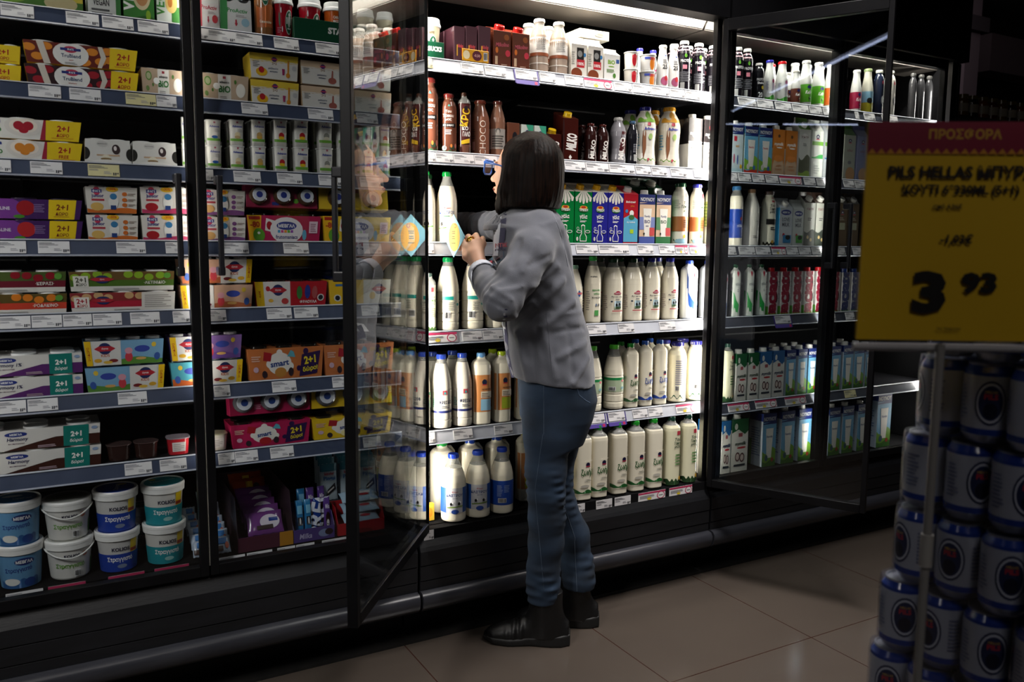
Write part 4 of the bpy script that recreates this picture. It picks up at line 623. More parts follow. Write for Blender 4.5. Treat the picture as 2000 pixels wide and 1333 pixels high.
dd('gblu', 'bottle', prof='square', e=3.5, body='#DCE0E4', cap='#2A48B0', decals=[('p', [(-1, 0), (1, 0), (1, 0.30), (0.5, 0.28), (0.1, 0.34), (-0.4, 0.46), (-0.4, 0.7), (-0.7, 0.86), (-1, 0.88)], '1E4A9A'), ('e', 0.45, 0.76, 0.18, 0.035, 'B02038'), ('p', [(0.28, 0.75), (0.62, 0.75), (0.45, 0.69)], 'B02038'), T('γάλα', 0.4, 0.58, 0.06, '26304A', w=0.8), ('b', 0.2, 0.46, 0.6, 0.52, 2, '8A8A90')])
dd('pebl', 'bottle', prof='rib', body=MILK, cap='#128A4A', fill=0.88, decals=[('r', -0.5, 0.42, 0.5, 0.47, '1E8A80'), ('bar', -0.4, 0.16, 0.2, 0.26, '202020'), ('b', 0.0, 0.28, 0.7, 0.40, 5, '8A8A80'), ('e', 0.9, 0.36, 0.12, 0.02, '1E8A80'), ('r', -1.5, 0.40, 1.5, 0.405, 'C8C0A8')])
dd('psm', 'bottle', prof='square', e=4, body='#E8E6CC', cap='#3A4A44', fill=0.8, decals=[('r', 0, 0.68, 0.4, 0.76, 'B04048'), T('Του', 0.2, 0.60, 0.04, '3A6A30', w=0.8, b=0.02), T('Τόπου', 0.2, 0.54, 0.05, '3A6A30', w=1.2, b=0.02), T('μας', 0.2, 0.48, 0.04, '3A6A30', w=0.8), ('b', 0, 0.26, 0.7, 0.42, 5, '9AA06A'), ('m', 0, 0.07, 0.02, 4, '4A6A3A')])
dd('phre', 'bottle', prof='rib', body='#E6E0D0', cap='#28409A', fill=0.88, decals=[('r', -3.1, 0.215, 3.1, 0.245, '28306A'), ('r', 0.1, 0.46, 0.6, 0.52, 'B84A50'), ('p', [(0.2, 0.47), (0.35, 0.51), (0.5, 0.47)], '3A9A9A'), T('ΦΡΕΣΚΟ', 0.4, 0.36, 0.048, '202A4A', w=1.3), ('b', 0.0, 0.28, 0.8, 0.32, 2, '5A5A60'), ('b', -0.9, 0.3, -0.5, 0.42, 5, '6AA090')])
def orl(c): return [('r', -1, 0.18, 1, 0.70, 'C8844C'), ('r', -0.3, 0.20, 0.85, 0.36, c), ('e', 0.1, 0.60, 0.26, 0.04, '18203A'), ('r', -0.15, 0.555, 0.35, 0.57, 'B03038'), T('φρέσκο γάλα', 0.35, 0.50, 0.030, '181818', w=1.1, b=0.04), ('r', -0.3, 0.38, 0.85, 0.47, 'D8CDB8'), ('b', -0.2, 0.39, 0.7, 0.46, 3, '7A6A5A')]
dd('orb', 'bottle', prof='square', e=4, body=MILK, cap='#6AA0D0', decals=orl('8AB8D0'))
dd('ory', 'bottle', prof='square', e=4, body=MILK, cap='#B0C828', decals=orl('9AA828'))
dd('orj', 'bottle', prof='square', e=4, body=MILK, cap='#D8DC28', decals=orl('9AA828'))
def zo(c): return [('e', 0.35, 0.50, 0.24, 0.028, '18183A'), ('r', 0.1, 0.468, 0.6, 0.482, 'B03048'), T('ζωής', 0.3, 0.385, 0.115, c, w=1.5, b=0.02), ('b', 0.0, 0.27, 0.8, 0.30, 2, '6A6A60'), ('e', 0.0, 0.2, 0.5, 0.02, 'B8B4A8'), ('m', 0.10, 0.135, 0.018, 1.5, c), ('m', 0.55, 0.553, 0.004, 1, 'F0E8D8')]
dd('zog', 'bottle', prof='square', e=4, body=MILK, cap='#2A9A34', decals=zo('1E5A28'), fill=0.86)
dd('zo5', 'bottle', prof='square', e=3, body=MILK, cap='#2A9A34', decals=zo('2A5A30'))
dd('zob', 'bottle', prof='square', e=3, body=MILK, cap='#2A5AB0', decals=zo('22449A'))
dd('glab', 'bottle', prof='rib', body=MILK, cap='#5AC83A', fill=0.82, decals=[('r', -3.1, 0.28, 3.1, 0.50, 'B8C8A8'), ('r', -3.1, 0.46, 3.1, 0.50, '1E8A4A'), ('e', 0.8, 0.45, 0.2, 0.02, 'B03040'), ('bar', -0.7, 0.30, 0.0, 0.36, '202020'), ('e', 0.7, 0.34, 0.2, 0.02, '7AA8B0')])
dd('tmpr', 'bottle', prof='wide', body='#E8E2C8', cap='#2A2A78', decals=[('m', 0.0, 0.10, 0.03, 3, '2A5A40'), ('b', -0.4, 0.30, 0.6, 0.72, 12, '8A8A9A'), ('bar', -0.4, 0.2, 0.0, 0.28, '303030'), ('e', 0.5, 0.12, 0.3, 0.03, 'E4E4D8')])
dd('tmgr', 'bottle', prof='square', e=3, body='#E4E0C0', cap='#1E4034', fill=0.88, decals=[('r', 0.2, 0.74, 0.7, 0.80, 'B83A48')]+[T(s, 0.3, 0.68-0.055*i, 0.045, '24402A', w=1.0, sh=0.2, b=0.02) for i, s in enumerate(('Του', 'Τόπου', 'μας'))]+[('b', 0.0, 0.3, 0.8, 0.48, 4, '5A7A4A'), ('m', 0, 0.08, 0.02, 4, '2A4A2A'), ('e', 0.7, 0.1, 0.2, 0.03, 'D0A030')])
dd('kasb', 'bottle', prof='milk', body=MILK, cap='#2A48B8', fill=0.80, decals=[('r', -3.1, 0.14, -0.6, 0.52, '2A5AA8'), ('r', 0.75, 0.14, 3.1, 0.52, '2A5AA8'), ('r', -0.6, 0.14, 0.75, 0.52, 'C8C8CC'), T('Φάρμα', 0.1, 0.46, 0.028, 'B03A40', w=0.7), T('ΚΑΣΤΡΟΥ', 0.08, 0.41, 0.042, '24407A', w=1.35, b=0.02), T('ψυγείου', 0.1, 0.365, 0.02, '24407A', w=0.6)]+cow(-0.2, 0.28, 1.4)+cow(0.4, 0.285, 1.4)+[('p', [(-0.5, 0.235), (0.7, 0.255), (0.7, 0.24), (-0.5, 0.22)], '6A8A2A'), ('e', 0.1, 0.165, 0.28, 0.035, '2A4A9A')])
dd('kasr', 'bottle', prof='milk', body=MILK, cap='#2A48B8', fill=0.80, decals=[('r', -3.1, 0.14, 3.1, 0.52, '1E48A0'), ('r', -0.75, 0.16, 0.8, 0.50, '224CA8'), ('b', -0.5, 0.28, 0.0, 0.46, 8, '8AA0D0'), ('b', 0.1, 0.34, 0.6, 0.46, 5, '8AA0D0'), ('bar', -0.4, 0.18, 0.3, 0.25, '202020')])
dd('jugG', 'jug', prof='square', e=3.4, body='#EDE6D0', cap='#1E8A3A', decals=[('r', -0.2, 0.12, 0.1, 0.16, '2A8A4A'), ('e', 0.6, 0.4, 0.12, 0.02, '2A8A4A'), ('r', 0.2, 0.0, 0.8, 0.03, '1E9A4A')])
dd('jugB', 'jug', prof='square', e=3.4, body='#EDE6D0', cap='#223E90', decals=[('e', 0.6, 0.4, 0.12, 0.02, '28408A')])
dd('ypack', 'box', body='C8A030', decals=[('e', 0, 0.5, 0.6, 0.3, 'D87A20')], D=0.02)
# right case
def kef(c): return [('r', -3.1, 0.10, 3.1, 0.48, c), ('e', 0.3, 0.42, 0.36, 0.035, '26327A'), T('Kefir', 0.2, 0.31, 0.08, WH, w=1.0, sh=0.25, b=0.02)]+cow(0.3, 0.18, 1.6)
for k_, c, cp in (('kfg', '5AA828', '#E6E4E0'), ('kfo', 'D8641C', '#E6E4E0'), ('kfb', '6A3424', '#C8C4BC'), ('kfp', 'A8204A', '#E6E4E0')): dd(k_, 'bottle', prof='kefir', body='#DEDEDA', cap=cp, decals=kef(c), nm='kefir_bottle')
def dlt(c): return [('e', 0.5, 0.5, 0.3, 0.05, c), ('b', -0.9, 0.3, -0.4, 0.5, 6, '8A8AA8'), ('m', 0.04, 0.14, 0.03, 1, '4A9A3A'), ('r', 0.2, 0.30, 0.8, 0.44, 'D8C8D8')]
dd('dlb', 'bottle', prof='kefir', body='#DEDEDA', cap='#3A3AA8', decals=dlt('A83A6A'), nm='yogurt_drink_bottle')
dd('dlr', 'bottle', prof='kefir', body='#DEDEDA', cap='#C81C24', decals=dlt('A83A6A'), nm='yogurt_drink_bottle')
dd('bmul', 'bottle', prof='kefir', body='#C8C4B4', cap='#8A9A6A', decals=[('r', -3.1, 0.05, 3.1, 0.26, 'A8A028'), ('r', -3.1, 0.26, 3.1, 0.5, '7AA8C0'), ('e', 0, 0.3, 0.5, 0.06, '1E1E1C')], nm='yogurt_drink_bottle')
dd('bdot', 'bottle', prof='wide', body='#20263A', cap='#D8D6CE', decals=[('e', 0.5, 0.34, 0.36, 0.09, 'C8C8C8'), ('e', 0.4, 0.72, 0.2, 0.04, 'A83A48')], nm='yogurt_drink_bottle')
dd('wdot', 'bottle', prof='wide', body='#B8B6AE', cap='#D8D6CE', decals=[('e', 0.5, 0.34, 0.36, 0.09, '22222A'), ('e', 0.4, 0.72, 0.2, 0.04, 'A83A48')], nm='yogurt_drink_bottle')
dd('dark', 'bottle', prof='wide', body='#3A3A3C', cap='#5A5A58', decals=[], nm='yogurt_drink_bottle')
fam = [('m', 0.0, 0.10, 0.03, 1, 'C83A28'), ('m', 0.10, 0.34, 0.05, 1, '7AAE3A')]+glassm+[('e', -0.4, 0.16, 0.24, 0.06, 'D8D4CC'), ('e', 0.5, 0.14, 0.2, 0.05, '3A6AA8')]
dd('nyk', 'carton', body='#C8D4D4', top='flat', cap='#E6E4DE', decals=noyn(0, 'BFD0D4', 'kid', 'C8882A', sky=[('r', -0.6, 0.66, -0.1, 0.76, 'B02838'), ('e', -0.5, 0.3, 0.16, 0.10, 'B86A80'), ('e', 0.1, 0.28, 0.12, 0.10, '4A6AA8'), ('e', 0.7, 0.14, 0.2, 0.05, 'D8B028'), ('r', -1, 0, 1, 0.1, 'A8C8D0')]), side=[('b', -0.7, 0.2, 0.7, 0.7, 10, '9AB0B4'), ('r', -1, 0.84, 1, 1, '3AA0C0')], D=0.06)
dd('nyf', 'carton', body='#5AA0C8', top='flat', cap='#E6E4DE', decals=noyn(0, '6AAED0', 'Family', 'B83048', sky=fam), side=[('r', -1, 0, 1, 0.84, 'BFD0C8'), ('b', -0.7, 0.2, 0.7, 0.7, 10, '8A9AA0')], D=0.06)
fam2 = [('m', 0.0, 0.30, 0.06, 1, '6A9A30'), ('m', 0.0, 0.10, 0.03, 1, '3A6A28')]+glassm+[('e', -0.4, 0.16, 0.24, 0.06, '3A5A68'), ('e', 0.5, 0.12, 0.2, 0.04, '9A3A28')]
dd('nyg', 'carton', body='#4A84A8', top='flat', cap='#DCDAD4', topc='1B2A6B', decals=noyn(0, '6AA4C8', 'Family', '24407A', sky=fam2), side=[('r', -1, 0, 1, 0.86, 'B0B8C0'), ('r', -1, 0.86, 1, 1, NV), ('b', -0.7, 0.2, 0.7, 0.75, 12, '6A7A98'), ('r', -1, 0, -0.6, 0.5, '5A8A3A')], D=0.075)
dd('myo', 'carton', body='#C87424', top='flat', cap='#E0DCD4', decals=[('r', -1, 0, 1, 1, 'C87828'), ('e', 0, 0.16, 1.0, 0.28, 'C8A888'), ('e', 0, 0.86, 0.2, 0.035, '5A3A20'), T('mymilk', 0, 0.68, 0.09, WH, w=1.6, sh=0.2, b=0.03), ('e', 0.1, 0.61, 0.5, 0.015, WH), ('e', 0, 0.38, 0.8, 0.07, 'D8843A'), T('χωρίς', 0, 0.22, 0.055, 'B86A20', w=1.0), T('λακτόζη', 0, 0.14, 0.05, 'B86A20', w=1.2)], side=[('r', -1, 0, 1, 0.6, 'C8B8A0')], D=0.06)
dd('gabw', 'carton', body='#C8C8C0', top='gable', topc='#5A8A2A', cap='#E0DED8', cr=0.013, decals=[('e', 0, 0.86, 0.5, 0.05, 'D8D6D0'), T('ΡΟΔΟΠΗ', 0, 0.84, 0.045, '6A2A38', w=1.2), ('b', -0.3, 0.66, 0.4, 0.72, 2, '6A6A6A'), ('m', 0, 0.42, 0.06, 1, '4A4E38'), ('m', 0, 0.12, 0.03, 1, '7A9A30')], D=0.06)
dd('flg', 'carton', body='#C8CCC4', top='gable', topc='#C8CCC4', cap='#D8D6D0', decals=olym(0, 0.88, 1.6)+[('r', -1, 0.70, 1, 0.78, '6AA03A'), ('m', 0.42, 0.48, 0.03, 0.7, '3A9A4A'), ('r', -1, 0.36, 1, 0.42, 'C8CCC4'), ('b', -0.5, 0.1, 0.5, 0.3, 4, '9A9E98')], D=0.06)
dd('flb', 'carton', body='#C8CCD0', top='gable', topc='#C8CCD0', cap='#D8D6D0', decals=olym(0, 0.88, 1.6)+[('r', -1, 0.70, 1, 0.78, '6AA03A'), ('m', 0.42, 0.48, 0.03, 0.7, '3A7AB8'), ('r', -1, 0.36, 1, 0.42, 'C8CCD0')], D=0.06)
dd('fly', 'carton', body='#A8ACA0', top='gable', topc='#4A7A30', decals=olym(0, 0.88, 1.4)+[T('γάλα', 0, 0.66, 0.07, '8A4A50', w=1.0, sh=0.2), ('e', 0.2, 0.14, 0.8, 0.16, 'B88A5A'), ('e', 0, 0.4, 0.3, 0.04, '6A6A70')], D=0.06)
dd('fly2', 'carton', body='#8A90B0', top='gable', topc='#5A6090', decals=olym(0, 0.88, 1.4)+[T('γάλα', 0, 0.66, 0.07, '8A4A50', w=1.0, sh=0.2), ('e', 0.2, 0.14, 0.8, 0.16, 'B88A5A')], D=0.06)
dd('blul', 'bottle', prof='wide', body=MILK, cap='#3A7AB0', fill=0.84, decals=[('r', -3.1, 0.14, 3.1, 0.62, '1E409A'), T('γάλα', 0.3, 0.34, 0.06, WH, w=0.9, sh=0.2), ('e', 0.5, 0.46, 0.2, 0.03, 'B84A48')])
dd('whl', 'bottle', prof='slim', body='#DAD6CC', cap='#8A6A50', decals=[T('γάλα', 0.5, 0.44, 0.03, '8A8A84', w=0.8), ('b', 0.0, 0.15, 0.6, 0.2, 2, '5A5A58')])
dd('tblk', 'bottle', prof='wide', body='#DCD8C4', cap='#3A2A24', decals=[('r', 0.1, 0.80, 0.6, 0.88, 'B83A48')]+[T(s, 0.25, 0.74-0.06*i, 0.05, '202020', w=1.0, sh=0.2, b=0.02) for i, s in enumerate(('Του', 'Τόπου', 'μας'))]+[('r', -0.6, 0.40, 1.0, 0.50, '1A1816'), ('b', 0, 0.3, 0.8, 0.37, 2, '303030'), ('m', 0.0, 0.07, 0.02, 4, '2A2A20'), ('e', 0.3, 0.09, 0.2, 0.03, 'C89A40')])
def love(c): return [('e', 0, 0.88, 0.8, 0.07, '26347E'), T('ΜΕΒΓΑΛ', 0, 0.88, 0.05, WH, w=1.2, b=0.03), T('LOVE', 0, 0.70, 0.10, '50505A', w=1.2), T('MILK', 0, 0.57, 0.10, '50505A', w=1.2), ('e', -0.3, 0.30, 0.2, 0.05, 'B82A38'), ('r', -0.4, 0.1, 0.9, 0.30, c), ('e', 0.4, 0.24, 0.4, 0.06, '18181C')]
dd('lvb', 'carton', body='#C8CCD0', top='gable', topc='#C8CCD0', cap='#D8D6D0', decals=love('3A80B0'), side=[('r', -1, 0, 1, 1, '3AA0D0')], D=0.065)
dd('lvg', 'carton', body='#C8CCC8', top='gable', topc='#C8CCC8', decals=love('4A9A40'), D=0.05)
dd('farm', 'carton', body='#A8A8A0', top='gable', topc='#3A2A24', cap='#C8C6C0', decals=[T('ΡΟΔΟΠΗ', 0, 0.86, 0.05, '6A2A38', w=1.2), ('b', -0.4, 0.60, 0.4, 0.68, 2, '404040'), ('m', 0, 0.36, 0.04, 1, '3A403A'), ('e', -0.3, 0.22, 0.2, 0.04, 'B8A070'), ('e', 0.3, 0.16, 0.2, 0.04, 'B8A070')], D=0.065)
dd('brn', 'carton', body='#6A5A48', top='gable', topc='#3A3028', cap='#A8A6A0', decals=olym(0, 0.8, 1.4)+[('r', -0.5, 0.4, 0.6, 0.56, '9A9A80'), ('b', -0.5, 0.62, 0.5, 0.7, 2, '9A9080')], D=0.065)
dd('ggal', 'bottle', prof='square', e=3.5, body='#D0D4CC', cap='#14502E', decals=[('p', [(-1, 0), (1, 0), (1, 0.26), (0.5, 0.24), (0.0, 0.32), (-0.5, 0.46), (-1, 0.5)], '1E8A3C'), ('e', 0.2, 0.84, 0.2, 0.035, 'B02038'), ('p', [(0.0, 0.83), (0.4, 0.83), (0.2, 0.76)], 'B02038'), T('γάλα', 0.2, 0.62, 0.07, '26304A', w=1.0), ('b', 0.1, 0.48, 0.5, 0.54, 2, '8A8A90')])
def fac(c='8A1A34'): return [('e', 0.45, 0.72, 0.36, 0.16, '101014'), ('e', 0.6, 0.4, 0.3, 0.12, '101014'), ('e', -0.1, 0.06, 0.6, 0.08, '101014'), T('faciate', -0.42, 0.52, 0.34, c, rot=90, b=0.05), T('3,5%', 0.4, 0.92, 0.05, '6A2A38', w=0.8), ('m', 0.0, 0.03, 0.02, 4, '6A9A30')]
dd('facr', 'carton', body='#CCC8C4', top='flat', cap='#B81C24', decals=fac(), side=[('r', -1, 0, 1, 0.2, '5A9A3A'), ('b', -0.7, 0.3, 0.7, 0.8, 9, '9A8A90')], D=0.055)
dd('facb', 'carton', body='#CCC8C4', top='flat', cap='#24408A', decals=fac('24306A'), D=0.055)
def mm2(c): return [('r', -1, 0, 1, 1, 'D4D2CA'), ('p', [(-1, 1), (-1, 0.74), (-0.2, 0.80), (0.6, 0.70), (1, 0.76), (1, 1)], c), ('e', -0.5, 0.86, 0.2, 0.06, 'D4D2CA'), ('r', -0.2, 0.66, 0.3, 0.73, '9A4A50'), T('mymilk', 0.1, 0.52, 0.09, '1A2A4A' if c != '14542E' else '14341E', w=1.7, sh=0.2, b=0.03), ('e', 0.2, 0.45, 0.55, 0.02, 'B02A34'), ('e', -0.25, 0.28, 0.3, 0.09, '5A3A3C'), ('e', -0.25, 0.28, 0.2, 0.06, 'C8B8B0'), ('e', 0.3, 0.26, 0.3, 0.09, '5A3A3C'), ('e', 0.3, 0.26, 0.2, 0.06, 'C8B8B0'), ('r', -0.7, 0.1, 0.7, 0.14, '28303A')]
dd('mmg', 'carton', body='#14542E', top='flat', cap='#DCDAD4', decals=mm2('14542E'), side=[('r', -1, 0, 1, 0.8, 'C8C8C0')], D=0.065)
dd('mmb', 'carton', body='#1E5A90', top='flat', cap='#DCDAD4', decals=mm2('1E5A90'), side=[('r', -1, 0, 1, 0.8, 'C8C8C0')], D=0.065)
# ---------------------------------------------------------------- the shop: floor, ceiling, walls
def tile_fn(m, nt, b):
    tc = nd(nt, 'ShaderNodeTexCoord'); sep = nd(nt, 'ShaderNodeSeparateXYZ'); nt.links.new(tc.outputs['Object'], sep.inputs[0])
    lines = []
    for ax, o in (('X', 0.96), ('Y', 0.0)):
        a = nd(nt, 'ShaderNodeMath', operation='MULTIPLY_ADD', i1=1/0.6, i2=-o/0.6+50); nt.links.new(sep.outputs[ax], a.inputs[0])
        f = nd(nt, 'ShaderNodeMath', operation='FRACT'); nt.links.new(a.outputs[0], f.inputs[0])
        g = nd(nt, 'ShaderNodeMath', operation='SUBTRACT', i1=0.5); nt.links.new(f.outputs[0], g.inputs[0])
        h = nd(nt, 'ShaderNodeMath', operation='ABSOLUTE'); nt.links.new(g.outputs[0], h.inputs[0])
        k = nd(nt, 'ShaderNodeMath', operation='GREATER_THAN', i1=0.4965); nt.links.new(h.outputs[0], k.inputs[0]); lines.append(k)
    mx = nd(nt, 'ShaderNodeMath', operation='MAXIMUM'); nt.links.new(lines[0].outputs[0], mx.inputs[0]); nt.links.new(lines[1].outputs[0], mx.inputs[1])
    n = nd(nt, 'ShaderNodeTexNoise', Scale=3.0, Detail=6.0); nt.links.new(tc.outputs['Object'], n.inputs['Vector'])
    r = nd(nt, 'ShaderNodeValToRGB'); r.color_ramp.elements[0].color = (*srgb('4A423C'), 1); r.color_ramp.elements[1].color = (*srgb('524A43'), 1)
    nt.links.new(n.outputs[0], r.inputs[0])
    c = nt.nodes.new('ShaderNodeMix'); c.data_type = 'RGBA'; c.inputs[7].default_value = (*srgb('3A2620'), 1)
    nt.links.new(mx.outputs[0], c.inputs[0]); nt.links.new(r.outputs[0], c.inputs[6]); nt.links.new(c.outputs[2], b.inputs['Base Color'])
    b.inputs['Roughness'].default_value = 0.16; b.inputs['Specular IOR Level'].default_value = 0.5
m = MB(); m.box(-8.6, 9.5, -2.6, 7.2, -0.05, 0, special('floor_tile', tile_fn)); o = m.build('floor'); o['kind'] = 'structure'
CEILM = noisy('ceiling_paint', '1E1B1E', '262326', 3, 0.9)
m = MB(); m.box(-8.6, 9.5, -2.6, 7.2, 3.05, 3.1, CEILM); o = m.build('ceiling'); o['kind'] = 'structure'
WALLM = noisy('wall_paint', '3A3438', '443E42', 2, 0.8)
for nm, a in (('wall_back', (-8.6, 9.5, 7.1, 7.2, 0, 3.05)), ('wall_right', (9.4, 9.5, -2.6, 7.1, 0, 3.05)), ('wall_left', (-8.6, -8.5, -2.6, 7.1, 0, 3.05)), ('wall_front', (-8.5, 9.4, -2.6, -2.5, 0, 3.05))):
    m = MB(); m.box(*a, WALLM); o = m.build(nm); o['kind'] = 'structure'
m = MB(); m.box(-1.2, 3.7, 2.385, 2.42, 0, 0.012, noisy('rubber_strip', '0C0C0C', '161514', 30, 0.6)); o = m.build('trim_1'); o['kind'] = 'structure'

# ---------------------------------------------------------------- refrigerated display cases
BLK = noisy('case_black', '08080A', '0E0E10', 8, 0.42, 0.05, 0, (1, 1, 1), 60, 0.2)
DGR = noisy('case_panel', '0F1013', '15161A', 5, 0.45, 0.08, 0, (1, 6, 6), 40)
BMP = noisy('bumper_vinyl', '2A2B31', '34353B', 12, 0.33, 0.15, 0, (0.5, 3, 3), 30)
INN = noisy('case_inner', '060608', '0A0A0C', 6, 0.9, spec=0.15)  # near-black colour stands in for the shade deep in the cases
RAILM = {'L': noisy('rail_navy', '363F55', '414A60', 9, 0.30), 'M': noisy('rail_grey', 'C0C3CC', 'CED1D8', 9, 0.25), 'R': noisy('rail_dark', '3A3E4A', '464A56', 9, 0.3)}
REFL = mat('E8E4DC', 0.5)
def comb_fn(m, nt, b):
    tc = nd(nt, 'ShaderNodeTexCoord'); w = nd(nt, 'ShaderNodeTexWave', Scale=60.0); w.bands_direction = 'X'; nt.links.new(tc.outputs['Object'], w.inputs['Vector'])
    r = nd(nt, 'ShaderNodeValToRGB'); r.color_ramp.elements[0].color = (*srgb('4A4440'), 1); r.color_ramp.elements[1].color = (*srgb('807A74'), 1)
    nt.links.new(w.outputs[0], r.inputs[0]); nt.links.new(r.outputs[0], b.inputs['Base Color'])
COMB = special('air_grille', comb_fn)
GL_CLOSED = glass_mat('door_glass', (0.86, 0.875, 0.885), 0.045)
GL_OPEN = glass_mat('open_door_glass', (0.90, 0.92, 0.92), 0.065, 0.0, 3.6)
LEDM = special('led_tape', lambda m, nt, b: (b.inputs['Emission Color'].__setattr__('default_value', (1, 0.88, 0.7, 1)), b.inputs['Emission Strength'].__setattr__('default_value', 0.5)))
SH = {'L': [1.842, 1.660, 1.477, 1.283, 1.099, 0.889, 0.697, 0.393], 'M': [1.837, 1.561, 1.284, 1.006, 0.688, 0.390], 'R': [1.837, 1.557, 1.280, 1.006, 0.668, 0.380]}
YF, YS = 2.335, 2.398          # door plane, shelf front
def door(case, x0, x1, hinge=None, ang=0.0, zb=0.372, zt=2.085, gl=GL_CLOSED, handle=None, st=0.022, st2=None, label=None):
    """door built in its own frame: hinge line at the origin, closed towards +x (width may be negative)"""
    w = x1-x0; s = 1 if w > 0 else -1; W = abs(w); t = 0.026; st2 = st if st2 is None else st2
    fr = MB()
    fr.bbox(*sorted((0, s*st2)), -t/2, t/2, zb, zt, BLK, 0.002); fr.bbox(*sorted((s*(W-st), s*W)), -t/2, t/2, zb, zt, BLK, 0.002)
    fr.bbox(*sorted((s*st2, s*(W-st))), -t/2, t/2, zb, zb+0.03, BLK, 0.002); fr.bbox(*sorted((s*st2, s*(W-st))), -t/2, t/2, zt-0.04, zt, BLK, 0.002)
    o = fr.build('door', case, (x0, YF, 0), (0, 0, ang))
    g = MB(); g.box(*sorted((s*(st2-0.003), s*(W-st+0.003))), -0.008, 0.008, zb+0.027, zt-0.037, gl); g.build('glass', o)
    if handle:
        hx = s*(W-handle[0]); z0, z1 = handle[1:3]; h = MB()
        h.bbox(hx-0.007, hx+0.007, -0.052, -0.040, z0, z1, mat('1A1A1E', 0.35), 0.003)
        for z in (z0+0.012, z1-0.012): h.bbox(hx-0.009, hx+0.009, -0.050, -t/2+0.001, z-0.012, z+0.012, mat('1A1A1E', 0.35), 0.003)
        h.build('handle', o)
    return o
def build_case(k, x0, x1, label, posts):
    c = empty('display_fridge', ((x0+x1)/2, 2.65, 0)); cx = (x0+x1)/2
    tag(c, label, 'fridge')
    def B(mb, nm):
        o = mb.build(nm, c, (-cx, -2.65, 0)); return o
    sh = SH[k]; e = 0.002; a, b = x0+e, x1-e
    m = MB()  # stepped front apron
    m.prism([(2.345, sh[-1]-0.035), (2.334, 0.335), (2.328, 0.322), (2.328, 0.278), (2.334, 0.2755), (2.330, 0.273), (2.330, 0.228), (2.336, 0.2255), (2.332, 0.223), (2.332, 0.196), (2.42, 0.196), (2.42, sh[-1]-0.035)], 'x', a, b, DGR); B(m, 'base_panel')
    m = MB(); m.prism([(2.42, 0.195), (2.330, 0.195), (2.315, 0.191), (2.307, 0.180), (2.306, 0.165), (2.312, 0.145), (2.324, 0.132), (2.42, 0.128)], 'x', a, b, BMP, True); B(m, 'bumper')
    m = MB(); m.box(a, b, 2.47, 2.49, 0.0, 0.19, mat('060606', 0.7)); m.box(a, b, 2.42, 3.0, 0.0, 0.01, mat('060606', 0.7)); B(m, 'kick_plate')
    m = MB(); m.box(a, b, 2.94, 2.98, 0.01, 2.35, INN); m.box(a, b, 2.936, 2.941, 0.4, 2.0, INN)
    for z in np.arange(0.5, 2.0, 0.12): m.box(a+0.1, b-0.1, 2.930, 2.937, z, z+0.006, mat('151517', 0.5))
    B(m, 'back_panel')
    m = MB(); m.box(a, b, 2.345, 2.94, sh[-1]-0.035, sh[-1]-0.004, INN); m.box(a, b, 2.345, 2.94, 0.20, 0.22, INN)
    m.box(a, b, YS-0.018, YS-0.010, sh[-1]-0.03, sh[-1]-0.004, DGR); B(m, 'deck')
    m = MB(); m.box(a, b, 2.32, 2.395, 2.09, 2.36, BLK); m.box(a, b, 2.395, 2.98, 2.20, 2.36, BLK); m.box(a, b, 2.63, 2.94, 2.105, 2.20, INN); B(m, 'canopy')
    m = MB(); m.prism([(2.397, 2.165), (2.46, 2.082), (2.46, 2.195), (2.397, 2.195)], 'x', a, b, REFL); B(m, 'light_reflector')
    m = MB(); m.box(a, b, 2.462, 2.629, 2.078, 2.19, COMB); B(m, 'air_grille')
    for s_ in (x0, x1):
        m = MB(); xx = sorted((s_+(0.001 if s_ == x0 else -0.001), s_+(0.014 if s_ == x0 else -0.014)))
        m.box(*xx, 2.70 if abs(s_-XM1) < 0.01 else 2.356, 2.938, sh[-1], 2.088, INN); B(m, 'side_panel')
    for i, z in enumerate(sh[:-1]):
        m = MB(); d = 2.80 if i == 0 else 2.86
        m.box(x0+0.016, x1-0.016, YS, d, z-0.016, z-0.002, mat('2A2A2E', 0.35, 0.4))
        for xb in np.arange(x0+0.02, x1-0.01, (x1-x0-0.04)/2-0.002): m.prism([(YS+0.30, z-0.016), (2.935, z-0.016), (2.935, z-0.07), (YS+0.36, z-0.028)], 'x', xb, xb+0.004, mat('1A1A1C', 0.5))
        so = B(m, 'shelf')
        m = MB(); m.prism([(YS-0.003, z+0.002), (YS-0.008, z+0.002), (YS-0.020, z-0.034), (YS-0.022, z-0.036), (YS-0.003, z-0.036)], 'x', x0+0.016, x1-0.016, RAILM[k])
        m.prism([(YS-0.0075, z+0.0045), (YS-0.0115, z+0.0015), (YS-0.0075, z+0.0005)], 'x', x0+0.016, x1-0.016, mat('B8BCC4', 0.2)); m.prism([(YS-0.021, z-0.034), (YS-0.0245, z-0.0375), (YS-0.021, z-0.039)], 'x', x0+0.016, x1-0.016, mat('9A9EAA', 0.2))
        m.build('price_rail', so)
    for x, w_ in posts:
        m = MB(); m.box(x-w_/2, x+w_/2, 2.350, 2.372, sh[-1]-0.03, 2.09, BLK); m.box(x-0.004, x+0.004, 2.3725, 2.3745, sh[-1]+0.04, 2.03, LEDM); B(m, 'post')
    return c, cx
cL, cxL = build_case('L', XL0, XL1, 'black closed refrigerated case of yogurts with two closed glass doors', [(0.368, 0.03), (0.965, 0.03)])
cM, cxM = build_case('M', XM1-1.199, XM1, 'black refrigerated milk case standing open before the woman', [(1.006, 0.022), (2.172, 0.022)])
cR, cxR = build_case('R', XM1+0.006, XR1, 'black refrigerated case of cartons beyond the open one', [(2.215, 0.03), (2.80, 0.03), (3.55, 0.04)])
def dloc(o, cx): o.location = (o.location[0]-cx, o.location[1]-2.65, 0)
